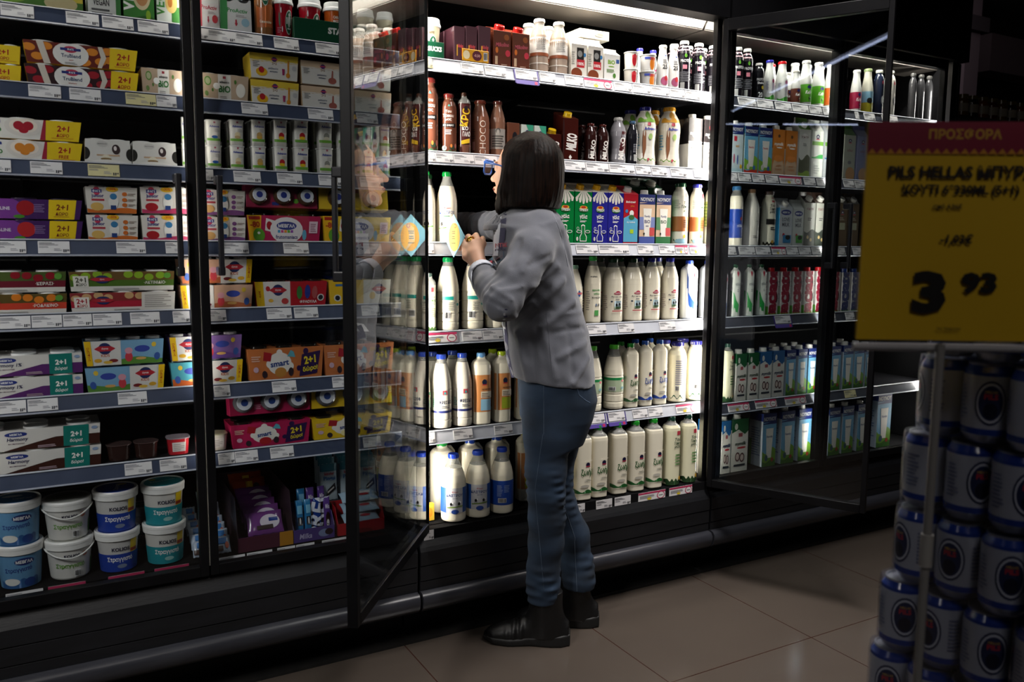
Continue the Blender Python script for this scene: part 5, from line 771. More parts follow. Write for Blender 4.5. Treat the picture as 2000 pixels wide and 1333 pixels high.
d = door(cL, -0.275, 0.3645, handle=(0.048, 1.195, 1.455)); dloc(d, cxL)
d = door(cL, 0.972, 0.3685, handle=(0.048, 1.195, 1.455)); dloc(d, cxL)
m = MB(); m.box(0.3652-cxL, 0.3678-cxL, 2.326-2.65, 2.344-2.65, 0.40, 2.05, mat('A8A69C', 0.7)); m.build('door_seal', cL)
vC = np.array([-0.399, -0.545]); aC = math.atan2(vC[1], vC[0])-math.radians(2.0)
d = door(cM, 1.012, 1.012+0.67, ang=aC, gl=GL_OPEN, handle=(0.05, 1.195, 1.455), st2=0.006, zb=0.385); dloc(d, cxM)
fD = on_floor(1690, 1003, 0.372); vD = fD[:2]-np.array([2.178, YF]); lD = float(np.hypot(*vD)); aD = math.atan2(vD[1], vD[0])
d = door(cM, 2.178, 2.178-lD, ang=aD-math.pi, gl=GL_OPEN, handle=(0.05, 1.195, 1.455), st2=0.020, st=0.018); dloc(d, cxM)
d = door(cR, 2.205, 2.797, handle=(0.045, 1.195, 1.455)); dloc(d, cxR)
d = door(cR, 3.46, 2.801, handle=(0.045, 1.195, 1.455)); dloc(d, cxR)
case_lights('L', XL0, XL1, [(0.368, 40, .8), (0.368, -40, .8), (0.962, 38, .9), (-0.28, -45, .8)], 1.0)
case_lights('M', 1.0, 2.18, [(1.010, -74, 0.85), (2.166, 40, 0.48)], 1.0)
case_lights('R', 2.21, 3.55, [(2.218, -50, 1.3), (2.80, 33, .12), (2.80, -38, .4), (3.50, 30, .8)], 1.0)

# ---------------------------------------------------------------- stocking the shelves
CASEW = {'L': 'left case', 'M': 'open case', 'R': 'right case'}
SHW = {'L': ['top shelf', 'second shelf', 'third shelf', 'fourth shelf', 'fifth shelf', 'sixth shelf', 'seventh shelf', 'bottom deck'],
       'M': ['top shelf', 'second shelf', 'third shelf', 'fourth shelf', 'fifth shelf', 'bottom deck']}
SHW['R'] = SHW['M']
ORD = ['leftmost', 'second', 'third', 'fourth', 'fifth', 'sixth', 'seventh', 'eighth', 'ninth', 'tenth', 'eleventh', 'twelfth', 'thirteenth', 'fourteenth']
def ordw(i, n):
    if n == 1: return ''
    if n == 2: return ', '+('left one' if i == 0 else 'right one')
    if i == n-1: return ', rightmost'
    return ', '+(ORD[i]+('' if i == 0 else ' from left'))
_PM = {}
def proto(des, W, H, D):
    key = (des, round(W, 3), round(H, 3), round(D, 3))
    if key not in _PM:
        d = DES[des]; _PM[key] = KIND[d['kind']](W, H, D, d)
    return _PM[key]
NOTE = []
def item(des, W, H, D, loc, label, group, rz=0.0, rx=0.0):
    d = DES[des]; parts = proto(des, W, H, D); nm = d.get('nm', NAMES[d['kind']][0]); cat = d.get('cat', NAMES[d['kind']][1] if 'nm' not in d else d['nm'].split('_')[-1])
    if len(parts) == 1: r = link(nm, parts[0][1], None, loc, (rx, 0, rz))
    else:
        r = empty(nm, loc, rz); r.rotation_euler = (rx, 0, rz)
        for pn, me in parts: link(pn, me, r)
    tag(r, label, cat, group); NOTE.append(label)
    return r
def put(k, i, des, xs, ytop, desc, back=0, yf=None, D=None, rz=0.0, z=None, where=None, H=None, backz=0, rx=0.0):
    """xs: image extents (left, right) of each front; ytop: top of the first one; stacked designs as a tuple, uppermost first"""
    st = des if isinstance(des, tuple) else (des,); dcs = desc if isinstance(desc, tuple) else (desc,)*len(st)
    if k in 'MR' and rz == 0 and DES[st[0]]['kind'] in ('bottle', 'coffee') and DES[st[0]].get('e', 2) < 2.5: rz = -0.42
    elif k in 'MR' and rz == 0 and DES[st[0]]['kind'] == 'bottle': rz = -0.38 if DES[st[0]]['e'] == 3.5 else -0.14
    zs = SH[k][i]+0.0005 if z is None else z; yf = yf or YS+0.012
    if isinstance(xs[0], (int, float)): xs = [tuple(xs)]
    rnd = DES[st[0]]['kind'] in ('bottle', 'jug', 'tub', 'cup', 'coffee'); n = len(xs)
    xl, xr = xs[0]; ym = ytop+30
    if rnd:
        c = at((xl+xr)/2, ym, yf+0.04); dep = (c-CAM)@_f
        W = sorted((b-a) for a, b in xs)[n//2]*dep/F_*(0.88 if DES[st[0]].get('e', 2) > 2.5 else 0.925 if DES[st[0]]['kind'] == 'tub' else 1); D_ = W
    else:
        xr_ = xl+sorted((b-a) for a, b in xs)[n//2]; W = float(at(xr_, ym, yf)[0]-at(xl, ym, yf)[0]); D_ = D or DES[st[0]].get('D', 0.07)
    Ht = (float(at((xl+xr)/2, ytop, yf+D_*(0.5 if rnd or DES[st[0]]['kind'] == 'carton' else 0.1))[2])-zs) if H is None else H
    if i > 0 and H is None: Ht = min(Ht, SH[k][i-1]-(0.0405 if yf < 2.37 else 0.020)-zs)
    h = Ht/len(st)
    grp0 = '%s on the %s of the %s' % (dcs[0] if len(dcs[0].split()) < 8 else ' '.join(dcs[0].split()[:7]), SHW[k][i], CASEW[k])
    for j, (a, b) in enumerate(xs):
        for r_ in range(1+back):
            Y = yf+D_/2+r_*(D_+0.006)
            X = float(at((a+b)/2, ym, yf+0.04 if rnd else yf)[0])
            for s, (ds, dc) in enumerate(zip(st, dcs)):
                lv = '' if len(st) == 1 else (' upper' if s == 0 else ' lower')
                lab = (('rear ' if r_ == 1 else 'deep ' if r_ == 2 else '')+dc+ordw(j, n)+(where or ', ')+('' if where else lv.strip()+(' on ' if lv else '')+SHW[k][i]+' '+CASEW[k]))
                item(ds, W-0.0015 if not rnd else W-0.001, h-0.0006 if len(st) > 1 else h, D_, (X, Y, zs+(len(st)-1-s)*h+(backz if r_ else 0)), lab, grp0, rz+random.uniform(-0.03, 0.03)*(1 if rnd else 0.4), rx)
# ---- left case
put('L', 0, 'gbox', [(-60, 165)], -35, 'green flat box with yellow corner')
put('L', 0, 'rbox', [(170, 235)], -60, 'white vegan box with red stripe'); put('L', 0, 'vbox', [(239, 300)], -55, 'green box with a round pizza picture')
put('L', 0, 'ybox', [(305, 354)], -40, 'white and green box with yellow dish')
put('L', 0, 'proR', [(384, 428)], -12, 'pack of drink yogurts with pink stripe'); put('L', 0, 'proG', [(430, 491)], -6, 'pack of drink yogurts with green stripe')
put('L', 0, 'sbot', [(493, 529)], -60, 'brown iced coffee bottle'); put('L', 0, 'sred', [(529, 571)], -6, 'red cup of iced coffee with white lid, beside brown bottle')
put('L', 0, 'sred', [(580, 627)], 0, 'red cup of iced coffee with white lid, above green tray', yf=YS+0.032, z=SH['L'][0]+0.002)
put('L', 0, 'sora', [(629, 674)], 8, 'orange and green iced coffee cup', yf=YS+0.032, z=SH['L'][0]+0.002)
put('L', 0, 'stray', [(577, 768)], 46, 'green cardboard tray front with white lettering', yf=YS+0.006)
put('L', 0, 'scaf', [(693, 728), (731, 765)], 20, 'brown iced coffee cup in green tray', yf=YS+0.032, z=SH['L'][0]+0.002)
put('L', 1, ('yel21', 'yel21'), [(-75, 42)], 84, 'yellow ended yogurt pack at far left')
put('L', 1, ('tru1', 'tru2'), [(49, 273)], 87, ('long yogurt pack with peaches and yellow end', 'long yogurt pack with strawberries and yellow end'))
put('L', 1, 'bio', [(276, 362)], 133, 'beige organic yogurt pack, left door side'); put('L', 1, 'bio', [(390, 487)], 143, 'beige organic yogurt pack, right door side')
put('L', 1, ('kyel', 'kyel'), [(488, 584)], 104, 'yellow topped rice pudding pack'); put('L', 1, ('kbei', 'kbei'), [(588, 674)], 119, 'beige topped rice pudding pack')
put('L', 1, ('kbei', 'kbei'), [(692, 765)], 128, 'beige rice pudding pack behind the open door')
put('L', 2, ('fru1', 'fru2'), [(-75, 164)], 230, ('long yogurt pack with strawberry bowl', 'long yogurt pack with peach bowl'))
put('L', 2, 'wpud', [(167, 255), (259, 346)], 270, 'white pudding pack with cow patches')
for ds, x, c in (('adB', (396, 430), 'blue cream'), ('adC', (441, 474), 'beige cereal'), ('adW', (483, 516), 'brown wheat'), ('adR', (526, 558), 'red and yellow fruit'), ('adR', (565, 599), 'half turned red fruit'), ('adG', (612, 646), 'grey biscuit'), ('adG', (649, 682), 'half turned grey biscuit'), ('adP', (695, 724), 'peach'), ('adP', (728, 757), 'rightmost peach')):
    put('L', 2, (ds, ds), [x], 235, 'baby yogurt cup with %s print' % c, back=1)
put('L', 2, ('adB', 'adB'), [(349, 363)], 229, 'white baby yogurt cup hard against the door edge')
put('L', 3, ('vit1', 'vit2'), [(-70, 165)], 386, ('purple yogurt pack with apple and yellow end', 'purple yogurt pack with berries and yellow end'))
put('L', 3, ('junO', 'junO'), [(167, 270)], 362, 'white childrens yogurt pack with orange stripe'); put('L', 3, ('junP', 'junP'), [(274, 376)], 363, 'white childrens yogurt pack with pink stripe')
put('L', 3, ('junV', 'junV'), [(388, 480)], 368, 'white childrens yogurt pack with violet stripe')
put('L', 3, 'frut', [(484, 629)], 418, 'crimson fruit dessert pack with clear domes'); put('L', 3, 'fruy', [(632, 765)], 420, 'yellow fruit dessert pack with clear domes')
put('L', 3, 'dmag', [(482, 622)], 364, 'crimson dessert pack lying on its back', z=SH['L'][3]+0.094, H=0.066, rx=-0.12); put('L', 3, 'dyel', [(625, 760)], 368, 'yellow dessert pack lying on its back', z=SH['L'][3]+0.094, H=0.066, rx=-0.12)
put('L', 4, ('cherry', 'peach'), [(-95, 134)], 528, ('long cherry yogurt pack', 'long peach yogurt pack')); put('L', 4, ('kiwi', 'straw'), [(138, 345)], 527, ('long green kiwi yogurt pack', 'long red cereal yogurt pack'))
put('L', 4, ('pep5', 'pep6'), [(352, 495)], 503, ('peach childrens pack, yellow edge right', 'peach childrens pack, yellow edge left'))
DES['pep5']['n'] = DES['pep6']['n'] = 4
put('L', 4, 'kred', [(499, 641)], 546, 'red and white dessert pack with clear lids'); put('L', 4, 'kyl2', [(643, 765)], 543, 'yellow and white dessert pack with clear lids')
put('L', 5, ('harV', 'harV'), [(-70, 165)], 690, 'long white and purple yogurt pack'); put('L', 5, ('pep1', 'pep2'), [(165, 323)], 660, ('blue childrens yogurt pack, yellow end left', 'blue childrens yogurt pack, yellow end right'))
put('L', 5, ('pep3', 'pep4'), [(332, 475)], 652, ('violet childrens yogurt pack', 'teal childrens yogurt pack'))
put('L', 5, 'smO', [(484, 634), (637, 768)], 674, 'orange biscuit dessert pack with purple puzzle piece')
put('L', 6, ('harB', 'harB'), [(-60, 202)], 832, 'long white and brown yogurt pack')
put('L', 6, 'choccup', [(209, 256), (263, 308)], 866, 'clear cup of chocolate dessert'); put('L', 6, 'redcup', [(322, 372)], 852, 'small red dessert tray with foil lid'); put('L', 6, 'whicup', [(399, 445)], 845, 'small white dessert tray with foil lid')
put('L', 6, 'smR', [(452, 609)], 820, 'crimson strawberry dessert pack with puzzle piece'); put('L', 6, 'smY', [(611, 768)], 808, 'yellow banana dessert pack')
put('L', 6, 'dred', [(450, 608)], 765, 'crimson dessert pack lying on its back', z=SH['L'][6]+0.093, H=0.074, rx=-0.10); put('L', 6, 'dye2', [(611, 768)], 760, 'yellow dessert pack lying on its back', z=SH['L'][6]+0.093, H=0.074, rx=-0.10)
DY = 2.40
for ds, a, b, yt, H2, dc in (('tubM', -14, 80, 971, 0.245, 'blue strained yogurt tub'), ('tubG', 83, 180, 970, 0.247, 'grey white yogurt bucket with wire handle'), ('tubB', 182, 272, 951, 0.25, 'navy and white yogurt tub'), ('tubT', 276, 364, 939, 0.252, 'teal and white yogurt tub')):
    put('L', 7, (ds, ds), [(a, b)], yt, dc, yf=2.40)
put('L', 7, 'tubT', [(250, 300)], 985, 'white yogurt tub behind the teal tubs', yf=2.55)
zD = SH['L'][7]
def pile(des, x0, x1, y, z0, n, dz, dy, W_, H_, desc, shelf='bottom deck left case', rx=-0.6, jit=0.002):
    dy, dz = (0.0345, 0.010) if rx == -0.6 else (0.006, 0.032)
    a = at(x0, 1000, y)[0]; b = at(x1, 1000, y)[0]; cx = (a+b)/2
    for i in range(n):
        item(des, W_ or (b-a), H_, DES[des]['D'], (cx+random.uniform(-jit, jit), y+i*dy, z0+i*dz), desc+(', lowest of %d' % n if i == 0 else ', topmost of %d' % n if i == n-1 else ', %s from bottom of %d' % (ORD[i] if i else '', n))+', '+shelf, desc+' in a leaning pile', random.uniform(-0.03, 0.03), rx)
pile('wbar', 374, 402, 2.41, zD+0.005, 6, 0.020, 0.014, None, 0.045, 'white and blue milk slice packet')
pile('wbar', 412, 450, 2.41, zD+0.005, 8, 0.020, 0.014, None, 0.05, 'white and orange milk slice packet')
put('L', 7, 'sbox', [(462, 572)], 960, 'open box of violet wafer packets', yf=2.40)
pile('nbar', 482, 553, 2.425, zD+0.036, 5, 0.017, 0.015, None, 0.068, 'lilac chocolate wafer packet')
pile('obar', 456, 522, 2.60, zD+0.095, 2, 0.012, 0.018, None, 0.068, 'brown and yellow wafer packet', shelf='wafer box in left case')
put('L', 7, 'mbox', [(574, 655)], 1003, 'purple open display box of snack bars', yf=2.40)
zz = zD+0.016
for i, (ds, a, b, y0, dc) in enumerate((('bbar', 574, 596, 2.44, 'light blue snack bar at box edge'), ('bbar', 592, 611, 2.44, 'light blue snack bar beside navy one'), ('oreo', 610, 630, 2.44, 'navy snack bar with white lettering'), ('milk', 630, 648, 2.44, 'violet snack bar with white cream'), ('milk', 596, 618, 2.49, 'violet snack bar in second row'), ('milk', 619, 638, 2.49, 'violet snack bar, second row right'), ('bbar', 578, 600, 2.49, 'blue snack bar in second row'))):
    x_ = at((a+b)/2, 1000, y0)[0]; w_ = (at(b, 1000, y0)[0]-at(a, 1000, y0)[0])*0.72
    item(ds, w_, 0.10, 0.02, (x_, y0, zz+(0.02 if y0 > 2.46 else 0)), dc+', purple display box', 'snack bars in the purple display box', 0, -0.12)
for j in range(4):
    for i in range(3):
        a = 628+i*38-j*4; y0 = 2.515+j*0.028; x_ = at(a+15, 950, y0)[0]
        item('ping', 0.054, 0.115, 0.02, (x_, y0, zD+0.082+j*0.012), 'teal and white milk snack packet, %s, %s' % (('front row', 'second row', 'third row', 'back row')[j], ('left', 'middle', 'right')[i]), 'upright teal milk snack packets', 0, -0.1)
m = MB(); x_ = at(675, 1000, 2.55)[0]; m.bbox(x_-0.09, x_+0.10, 2.485, 2.66, zD, zD+0.080, mat('24343C', 0.5), 0.002); tag(m.build('display_box'), 'dark teal box under the upright milk snack packets', 'display box')
put('L', 7, 'kbox', [(660, 752)], 985, 'red open box of white milk snack packets', yf=2.40, D=0.08)
pile('wpac', 672, 742, 2.412, zD+0.03, 3, 0.014, 0.012, None, 0.05, 'white and blue flat packet', shelf='red display box', rx=-1.2)

# ---- open case
put('M', 0, 'scaf', [(816, 860)], 38, 'white lidded coffee cup by the hinge', yf=YS+0.032, z=SH['M'][0]+0.001)
put('M', 0, 'stray', [(806, 868)], 80, 'green tray end under coffee cup', yf=YS+0.006)
for j, (a, b) in enumerate(((886, 908), (909, 932), (933, 958))):
    put('M', 0, 'minip', [(a, b)], 53, 'plum chocolate drink carton in film, %s of three' % ('left', 'middle', 'right')[j], back=1)
put('M', 0, 'stick', [(903, 955)], 92, 'yellow sale sticker on the plum cartons', z=SH['M'][0]+0.010, yf=YS+0.007, H=0.036)
put('M', 0, 'cokok', [(963, 998), (1000, 1035)], 52, 'brown chocolate milk carton with red cap')
put('M', 0, 'beib', [(1032, 1069), (1071, 1106)], 38, 'chocolate milk bottle with white label', back=1)
put('M', 0, 'mixc', [(1116, 1147), (1149, 1179)], 75, 'white carton with cow photo and red band')
put('M', 0, 'wlid', [(1132, 1190)], 67, 'white box lying on the milk cartons', z=SH['M'][0]+0.142, H=0.03, yf=YS+0.04)
put('M', 0, 'bioc', [(1180, 1211)], 98, 'white organic milk carton with green letters')
put('M', 0, ('frcup', 'frcup'), [(1213, 1242)], 102, 'yogurt cup with red cherry picture'); put('M', 0, ('frcuo', 'frcuo'), [(1245, 1278)], 108, 'yogurt cup with orange fruit picture')
put('M', 0, 'b25', [(1276, 1300), (1300, 1318)], 88, 'white protein drink bottle numbered twenty five')
put('M', 0, 'dlb', [(1232, 1252), (1258, 1278)], 94, 'white capped drink bottle behind fruit cups', yf=YS+0.10)
DES['dlw'] = dict(DES['dlb'], cap='#E0DEDA')
put('M', 0, 'blk', [(1318, 1344), (1345, 1374), (1374, 1401)], 80, 'black protein drink bottle with pink neck', back=1)
put('M', 1, 'tchoc', [(818, 853)], 153, 'tall chocolate milk bottle with meadow print'); put('M', 1, 'tchoc', [(855, 889)], 184, 'shorter chocolate milk bottle with meadow print')
put('M', 1, 'krok', [(887, 914)], 181, 'dark brown square chocolate milk bottle'); put('M', 1, 'choco', [(916, 954)], 197, 'chocolate milk bottle with vertical lettering'); put('M', 1, 'anna', [(952, 983)], 198, 'chocolate milk bottle with grey label')
put('M', 1, 'minb', [(991, 1015)], 240, 'small brown carton behind the dark hair'); put('M', 1, 'mini', [(1018, 1041), (1043, 1067)], 244, 'small white and teal carton')
put('M', 1, 'mkc', [(1070, 1097)], 256, 'small brown carton with yellow cap'); put('M', 1, 'mkc', [(1099, 1130)], 219, 'large brown carton with yellow cap')
put('M', 1, 'mkb', [(1135, 1161), (1158, 1185)], 241, 'dark brown chocolate milk bottle', back=1)
put('M', 1, 'mks', [(1187, 1220)], 230, 'silver and maroon chocolate milk bottle'); put('M', 1, 'mkd', [(1217, 1240)], 236, 'dark bottle with blue cap')
put('M', 1, 'adbg', [(1238, 1282)], 210, 'waisted milk bottle with navy cap and green base', back=1); put('M', 1, 'adbo', [(1285, 1330)], 211, 'waisted milk bottle with orange cap and green base', back=1)
put('M', 1, 'mmp', [(1345, 1372), (1375, 1401)], 228, 'black and white protein milk carton')
put('M', 2, 'kas', [(808, 848), (850, 892)], 334, 'milk bottle with green cap and cow label'); put('M', 2, 'kas', [(818, 850)], 341, 'milk bottle with green cap, row behind', yf=YS+0.13)
put('M', 2, 'trg', [(1087, 1122), (1124, 1156)], 355, 'green milk carton with daisy petals', yf=YS+0.014); put('M', 2, 'trb', [(1157, 1188), (1189, 1218)], 358, 'blue milk carton with daisy petals', yf=YS+0.014)
put('M', 2, 'biol', [(1219, 1247)], 362, 'red and light blue organic milk carton'); put('M', 2, 'nbB', [(1249, 1280)], 375, 'beige and blue organic milk carton'); put('M', 2, 'nbG', [(1282, 1311)], 376, 'beige and green organic milk carton')
put('M', 2, 'grcar', [(1233, 1262), (1265, 1292)], 343, 'dark green carton in the row behind', yf=YS+0.13, H=0.252)
put('M', 2, 'tbei', [(1309, 1342)], 358, 'milk bottle with brown band, green cap'); DES['tbe2'] = dict(DES['tbei'], cap='#2A2A80'); put('M', 2, 'tbe2', [(1343, 1371)], 360, 'milk bottle with brown band, violet cap'); put('M', 2, 'tgre', [(1372, 1400)], 358, 'milk bottle with striped green band')
put('M', 3, 'psm', [(820, 847)], 534, 'narrow square milk bottle with green lettering')
put('M', 3, 'pebl', [(850, 898), (900, 944), (946, 988)], 503, 'large milk bottle with teal label strip')
put('M', 3, 'evga', [(1100, 1137)], 518, 'ribbed milk bottle behind the grey shirt'); put('M', 3, 'fres', [(1138, 1172)], 501, 'milk bottle with bright green cap and lettering')
put('M', 3, 'stam', [(1176, 1217), (1218, 1252)], 505, 'milk bottle with dark green cap and farm picture', back=1); put('M', 3, 'stab', [(1253, 1288), (1289, 1323)], 504, 'milk bottle with blue cap and farm picture', back=1)
put('M', 3, 'gblu', [(1325, 1360), (1362, 1396)], 509, 'blue and white milk bottle with red heart')
put('M', 4, 'glab', [(806, 837)], 690, 'milk bottle with green strip by the hinge'); put('M', 4, 'phre', [(840, 881), (882, 920)], 692, 'ribbed milk bottle with navy band', back=1)
put('M', 4, 'orb', [(916, 957)], 689, 'square milk bottle, orange label, light blue cap'); put('M', 4, 'ory', [(957, 995)], 686, 'square milk bottle, orange label, lime cap', back=1); put('M', 4, 'ory', [(1000, 1036)], 686, 'square milk bottle, orange label, beside the jeans')
put('M', 4, 'glab', [(1136, 1175), (1178, 1219)], 676, 'milk bottle with green strip and lime cap'); put('M', 4, 'zo5', [(1211, 1244)], 671, 'milk bottle with green hills and green cap', back=1)
put('M', 4, 'zob', [(1244, 1267), (1268, 1300)], 666, 'milk bottle with blue hills and blue cap', back=1); put('M', 4, 'tmpr', [(1303, 1340), (1342, 1373)], 668, 'milk bottle with violet cap and fine print', back=1)
put('M', 5, 'kasb', [(861, 911), (910, 957)], 886, 'milk bottle with blue and white label', yf=2.354); put('M', 5, 'kasr', [(957, 1003)], 874, 'milk bottle with blue label turned around', yf=2.354)
put('M', 5, 'jugG', [(838, 888)], 862, 'large milk jug with green cap', yf=2.458); put('M', 5, 'jugB', [(893, 943), (946, 994)], 857, 'large milk jug with blue cap', yf=2.458)
put('M', 5, 'orj', [(1003, 1040)], 841, 'square milk bottle, yellow cap, beside the knee', yf=2.44)
put('M', 5, 'ypack', [(828, 849)], 985, 'small yellow pack by the door hinge')
put('M', 5, 'zog', [(1085, 1112), (1117, 1150), (1143, 1187), (1181, 1226), (1217, 1258), (1254, 1291)], 826, 'square milk bottle with green hills and cap', yf=2.353)
put('M', 5, 'tmgr', [(1292, 1324), (1322, 1359)], 808, 'milk bottle with dark green cap and lettering', yf=2.353)
# ---- right case
put('R', 0, 'blk', [(1428, 1441), (1441, 1464)], 92, 'black protein drink bottle beside the hinge'); put('R', 0, 'bl20', [(1464, 1485)], 123, 'small black protein shake bottle')
put('R', 0, 'dlb', [(1485, 1507)], 117, 'yogurt drink bottle with violet cap'); put('R', 0, 'dlr', [(1509, 1534)], 120, 'yogurt drink bottle with red cap', back=1)
put('R', 0, 'kfb', [(1537, 1556)], 137, 'kefir bottle with brown label', back=1); put('R', 0, 'kfg', [(1556, 1581), (1582, 1604)], 118, 'kefir bottle with green label', back=1); put('R', 0, 'kfo', [(1604, 1623), (1624, 1644)], 126, 'kefir bottle with orange label', back=1)
put('R', 0, 'kfp', [(1655, 1676)], 136, 'kefir bottle with crimson label'); put('R', 0, 'bmul', [(1677, 1700)], 134, 'yogurt drink bottle with meadow label'); put('R', 0, 'bdot', [(1699, 1719)], 136, 'navy drink bottle with white dot'); put('R', 0, 'wdot', [(1720, 1743)], 138, 'grey drink bottle with black dot')
put('R', 0, 'dark', [(1766, 1781), (1782, 1797), (1798, 1812)], 142, 'dim drink bottle at the far end')
put('R', 1, 'nyk', [(1429, 1452)], 240, 'pale carton with children playing'); put('R', 1, 'nyf', [(1455, 1481), (1484, 1508)], 244, 'blue topped milk carton with glass picture'); put('R', 1, 'myo', [(1510, 1533), (1535, 1558)], 250, 'orange lactose free milk carton')
put('R', 1, 'gabw', [(1562, 1584)], 232, 'white gable carton with green roof'); put('R', 1, 'flg', [(1587, 1609)], 236, 'grey gable carton with green wave'); put('R', 1, 'flb', [(1612, 1633)], 238, 'grey gable carton with blue wave')
put('R', 1, 'fly', [(1650, 1672)], 245, 'grey gable carton with almond print'); put('R', 1, 'fly2', [(1675, 1697)], 248, 'bluish gable carton with almond print')
put('R', 2, 'blul', [(1420, 1447)], 364, 'milk bottle with blue label, right side'); put('R', 2, 'whl', [(1449, 1481)], 370, 'plain white milk bottle'); put('R', 2, 'tblk', [(1483, 1512)], 374, 'milk bottle with black band and lettering')
put('R', 2, 'lvb', [(1523, 1548)], 388, 'gable milk carton with blue side'); put('R', 2, 'lvg', [(1550, 1570)], 391, 'gable milk carton with green cow print'); put('R', 2, 'farm', [(1573, 1593), (1594, 1615)], 376, 'grey gable carton with pasture photo')
put('R', 2, 'brn', [(1636, 1656), (1659, 1679)], 378, 'brown gable milk carton')
put('R', 3, 'gblu', [(1396, 1413)], 522, 'blue white milk bottle behind hinge post'); put('R', 3, 'ggal', [(1416, 1441), (1444, 1466), (1468, 1489)], 517, 'green and white milk bottle with heart')
put('R', 3, 'facr', [(1501, 1522), (1526, 1545), (1549, 1568), (1572, 1590), (1594, 1612)], 525, 'white carton with red lettering and cow patches'); put('R', 3, 'facr', [(1624, 1641)], 526, 'white carton with red lettering past the post'); put('R', 3, 'facb', [(1645, 1661), (1664, 1679)], 527, 'white carton with blue lettering and patches')
put('R', 4, 'tmgr', [(1402, 1427)], 672, 'milk bottle with green lettering by the hinge'); put('R', 4, 'mmg', [(1438, 1459), (1462, 1483)], 683, 'green and white milk carton, lower shelf'); put('R', 4, 'mmb', [(1485, 1508), (1510, 1532)], 679, 'blue and white milk carton, lower shelf')
put('R', 4, 'nyg', [(1535, 1556), (1559, 1577), (1579, 1596)], 676, 'tall blue milk carton with field', back=1); put('R', 4, 'nyg', [(1621, 1644), (1647, 1667), (1670, 1687)], 669, 'tall blue milk carton past the post', back=1); put('R', 4, 'nyg', [(1691, 1703)], 668, 'tall blue milk carton near the far end')
put('R', 5, 'mmb', [(1385, 1407)], 812, 'blue and white carton by the hinge'); put('R', 5, 'mmb', [(1411, 1428)], 812, 'blue and white carton beside green one'); put('R', 5, 'mmg', [(1430, 1462)], 808, 'green and white carton, bottom row', back=1)
put('R', 5, 'nyg', [(1488, 1520), (1527, 1553), (1560, 1586)], 797, 'large blue milk carton with field'); put('R', 5, 'nyg', [(1620, 1642), (1646, 1668), (1675, 1697)], 787, 'large blue milk carton past the post')
put('R', 5, 'nyg', [(1715, 1742)], 757, 'large blue milk carton standing alone')

# ---------------------------------------------------------------- price tags in the rails
def make_tag(W, kind, seed):
    rr = random.Random(seed); m = MB(); h = 0.031
    bg = {'w': 'DEDCDC', 'y': 'D8CF9A', 'p': 'DEDCDC', 'v': 'DEDCDC', 'r': 'DEDCDC', 'b': 'A8C0D0'}[kind]
    m.box(-W/2, W/2, -0.0006, 0.0006, -h/2, h/2, '~'+bg)
    fn = lambda u, v, off: (u, -0.0006-off, v-h/2)
    D_ = [('b', -0.93, 0.66, 0.3, 0.93, 3, '6A6A6E'), ('b', -0.93, 0.45, -0.3, 0.6, 2, '8A8A8E'), ('b', 0.0, 0.2, 0.5, 0.45, 2, 'A0A0A4'), ('r', 0.58, 0.08, 0.66, 0.32, '3A3A40'), ('r', 0.70, 0.08, 0.78, 0.32, '3A3A40'), ('r', 0.81, 0.18, 0.86, 0.32, '3A3A40'), ('r', 0.89, 0.18, 0.94, 0.32, '3A3A40')]
    if kind in 'pr': D_ = [('r', -1, 0.78, 1, 1, 'B03058'), ('e', 0.66, 0.42, 0.30, 0.44, 'B03058'), ('e', 0.66, 0.42, 0.24, 0.36, 'E0DEDC'), ('e', -0.2, 0.25, 0.16, 0.2, 'D8C030'), ('b', -0.9, 0.3, 0.2, 0.7, 3, '8A8A8E'), ('r', 0.5, 0.38, 0.8, 0.46, '5A5A60')]
    decal_mesh(m, D_, W/2, h, fn)
    if kind == 'v':
        m.box(-W/2-0.004, -W/2, -0.0012, 0.001, -h/2-0.016, h/2, '3A2A7A'); m.box(W/2, W/2+0.004, -0.0012, 0.001, -h/2-0.016, h/2, '3A2A7A'); m.box(-W/2, W/2, -0.0012, 0.001, -h/2-0.018, -h/2-0.004, '5A4A9A'); m.box(W/2-0.014, W/2-0.004, -0.0016, 0.001, -h/2-0.016, -h/2-0.006, 'C03060')
    return m.mesh('price_tag')
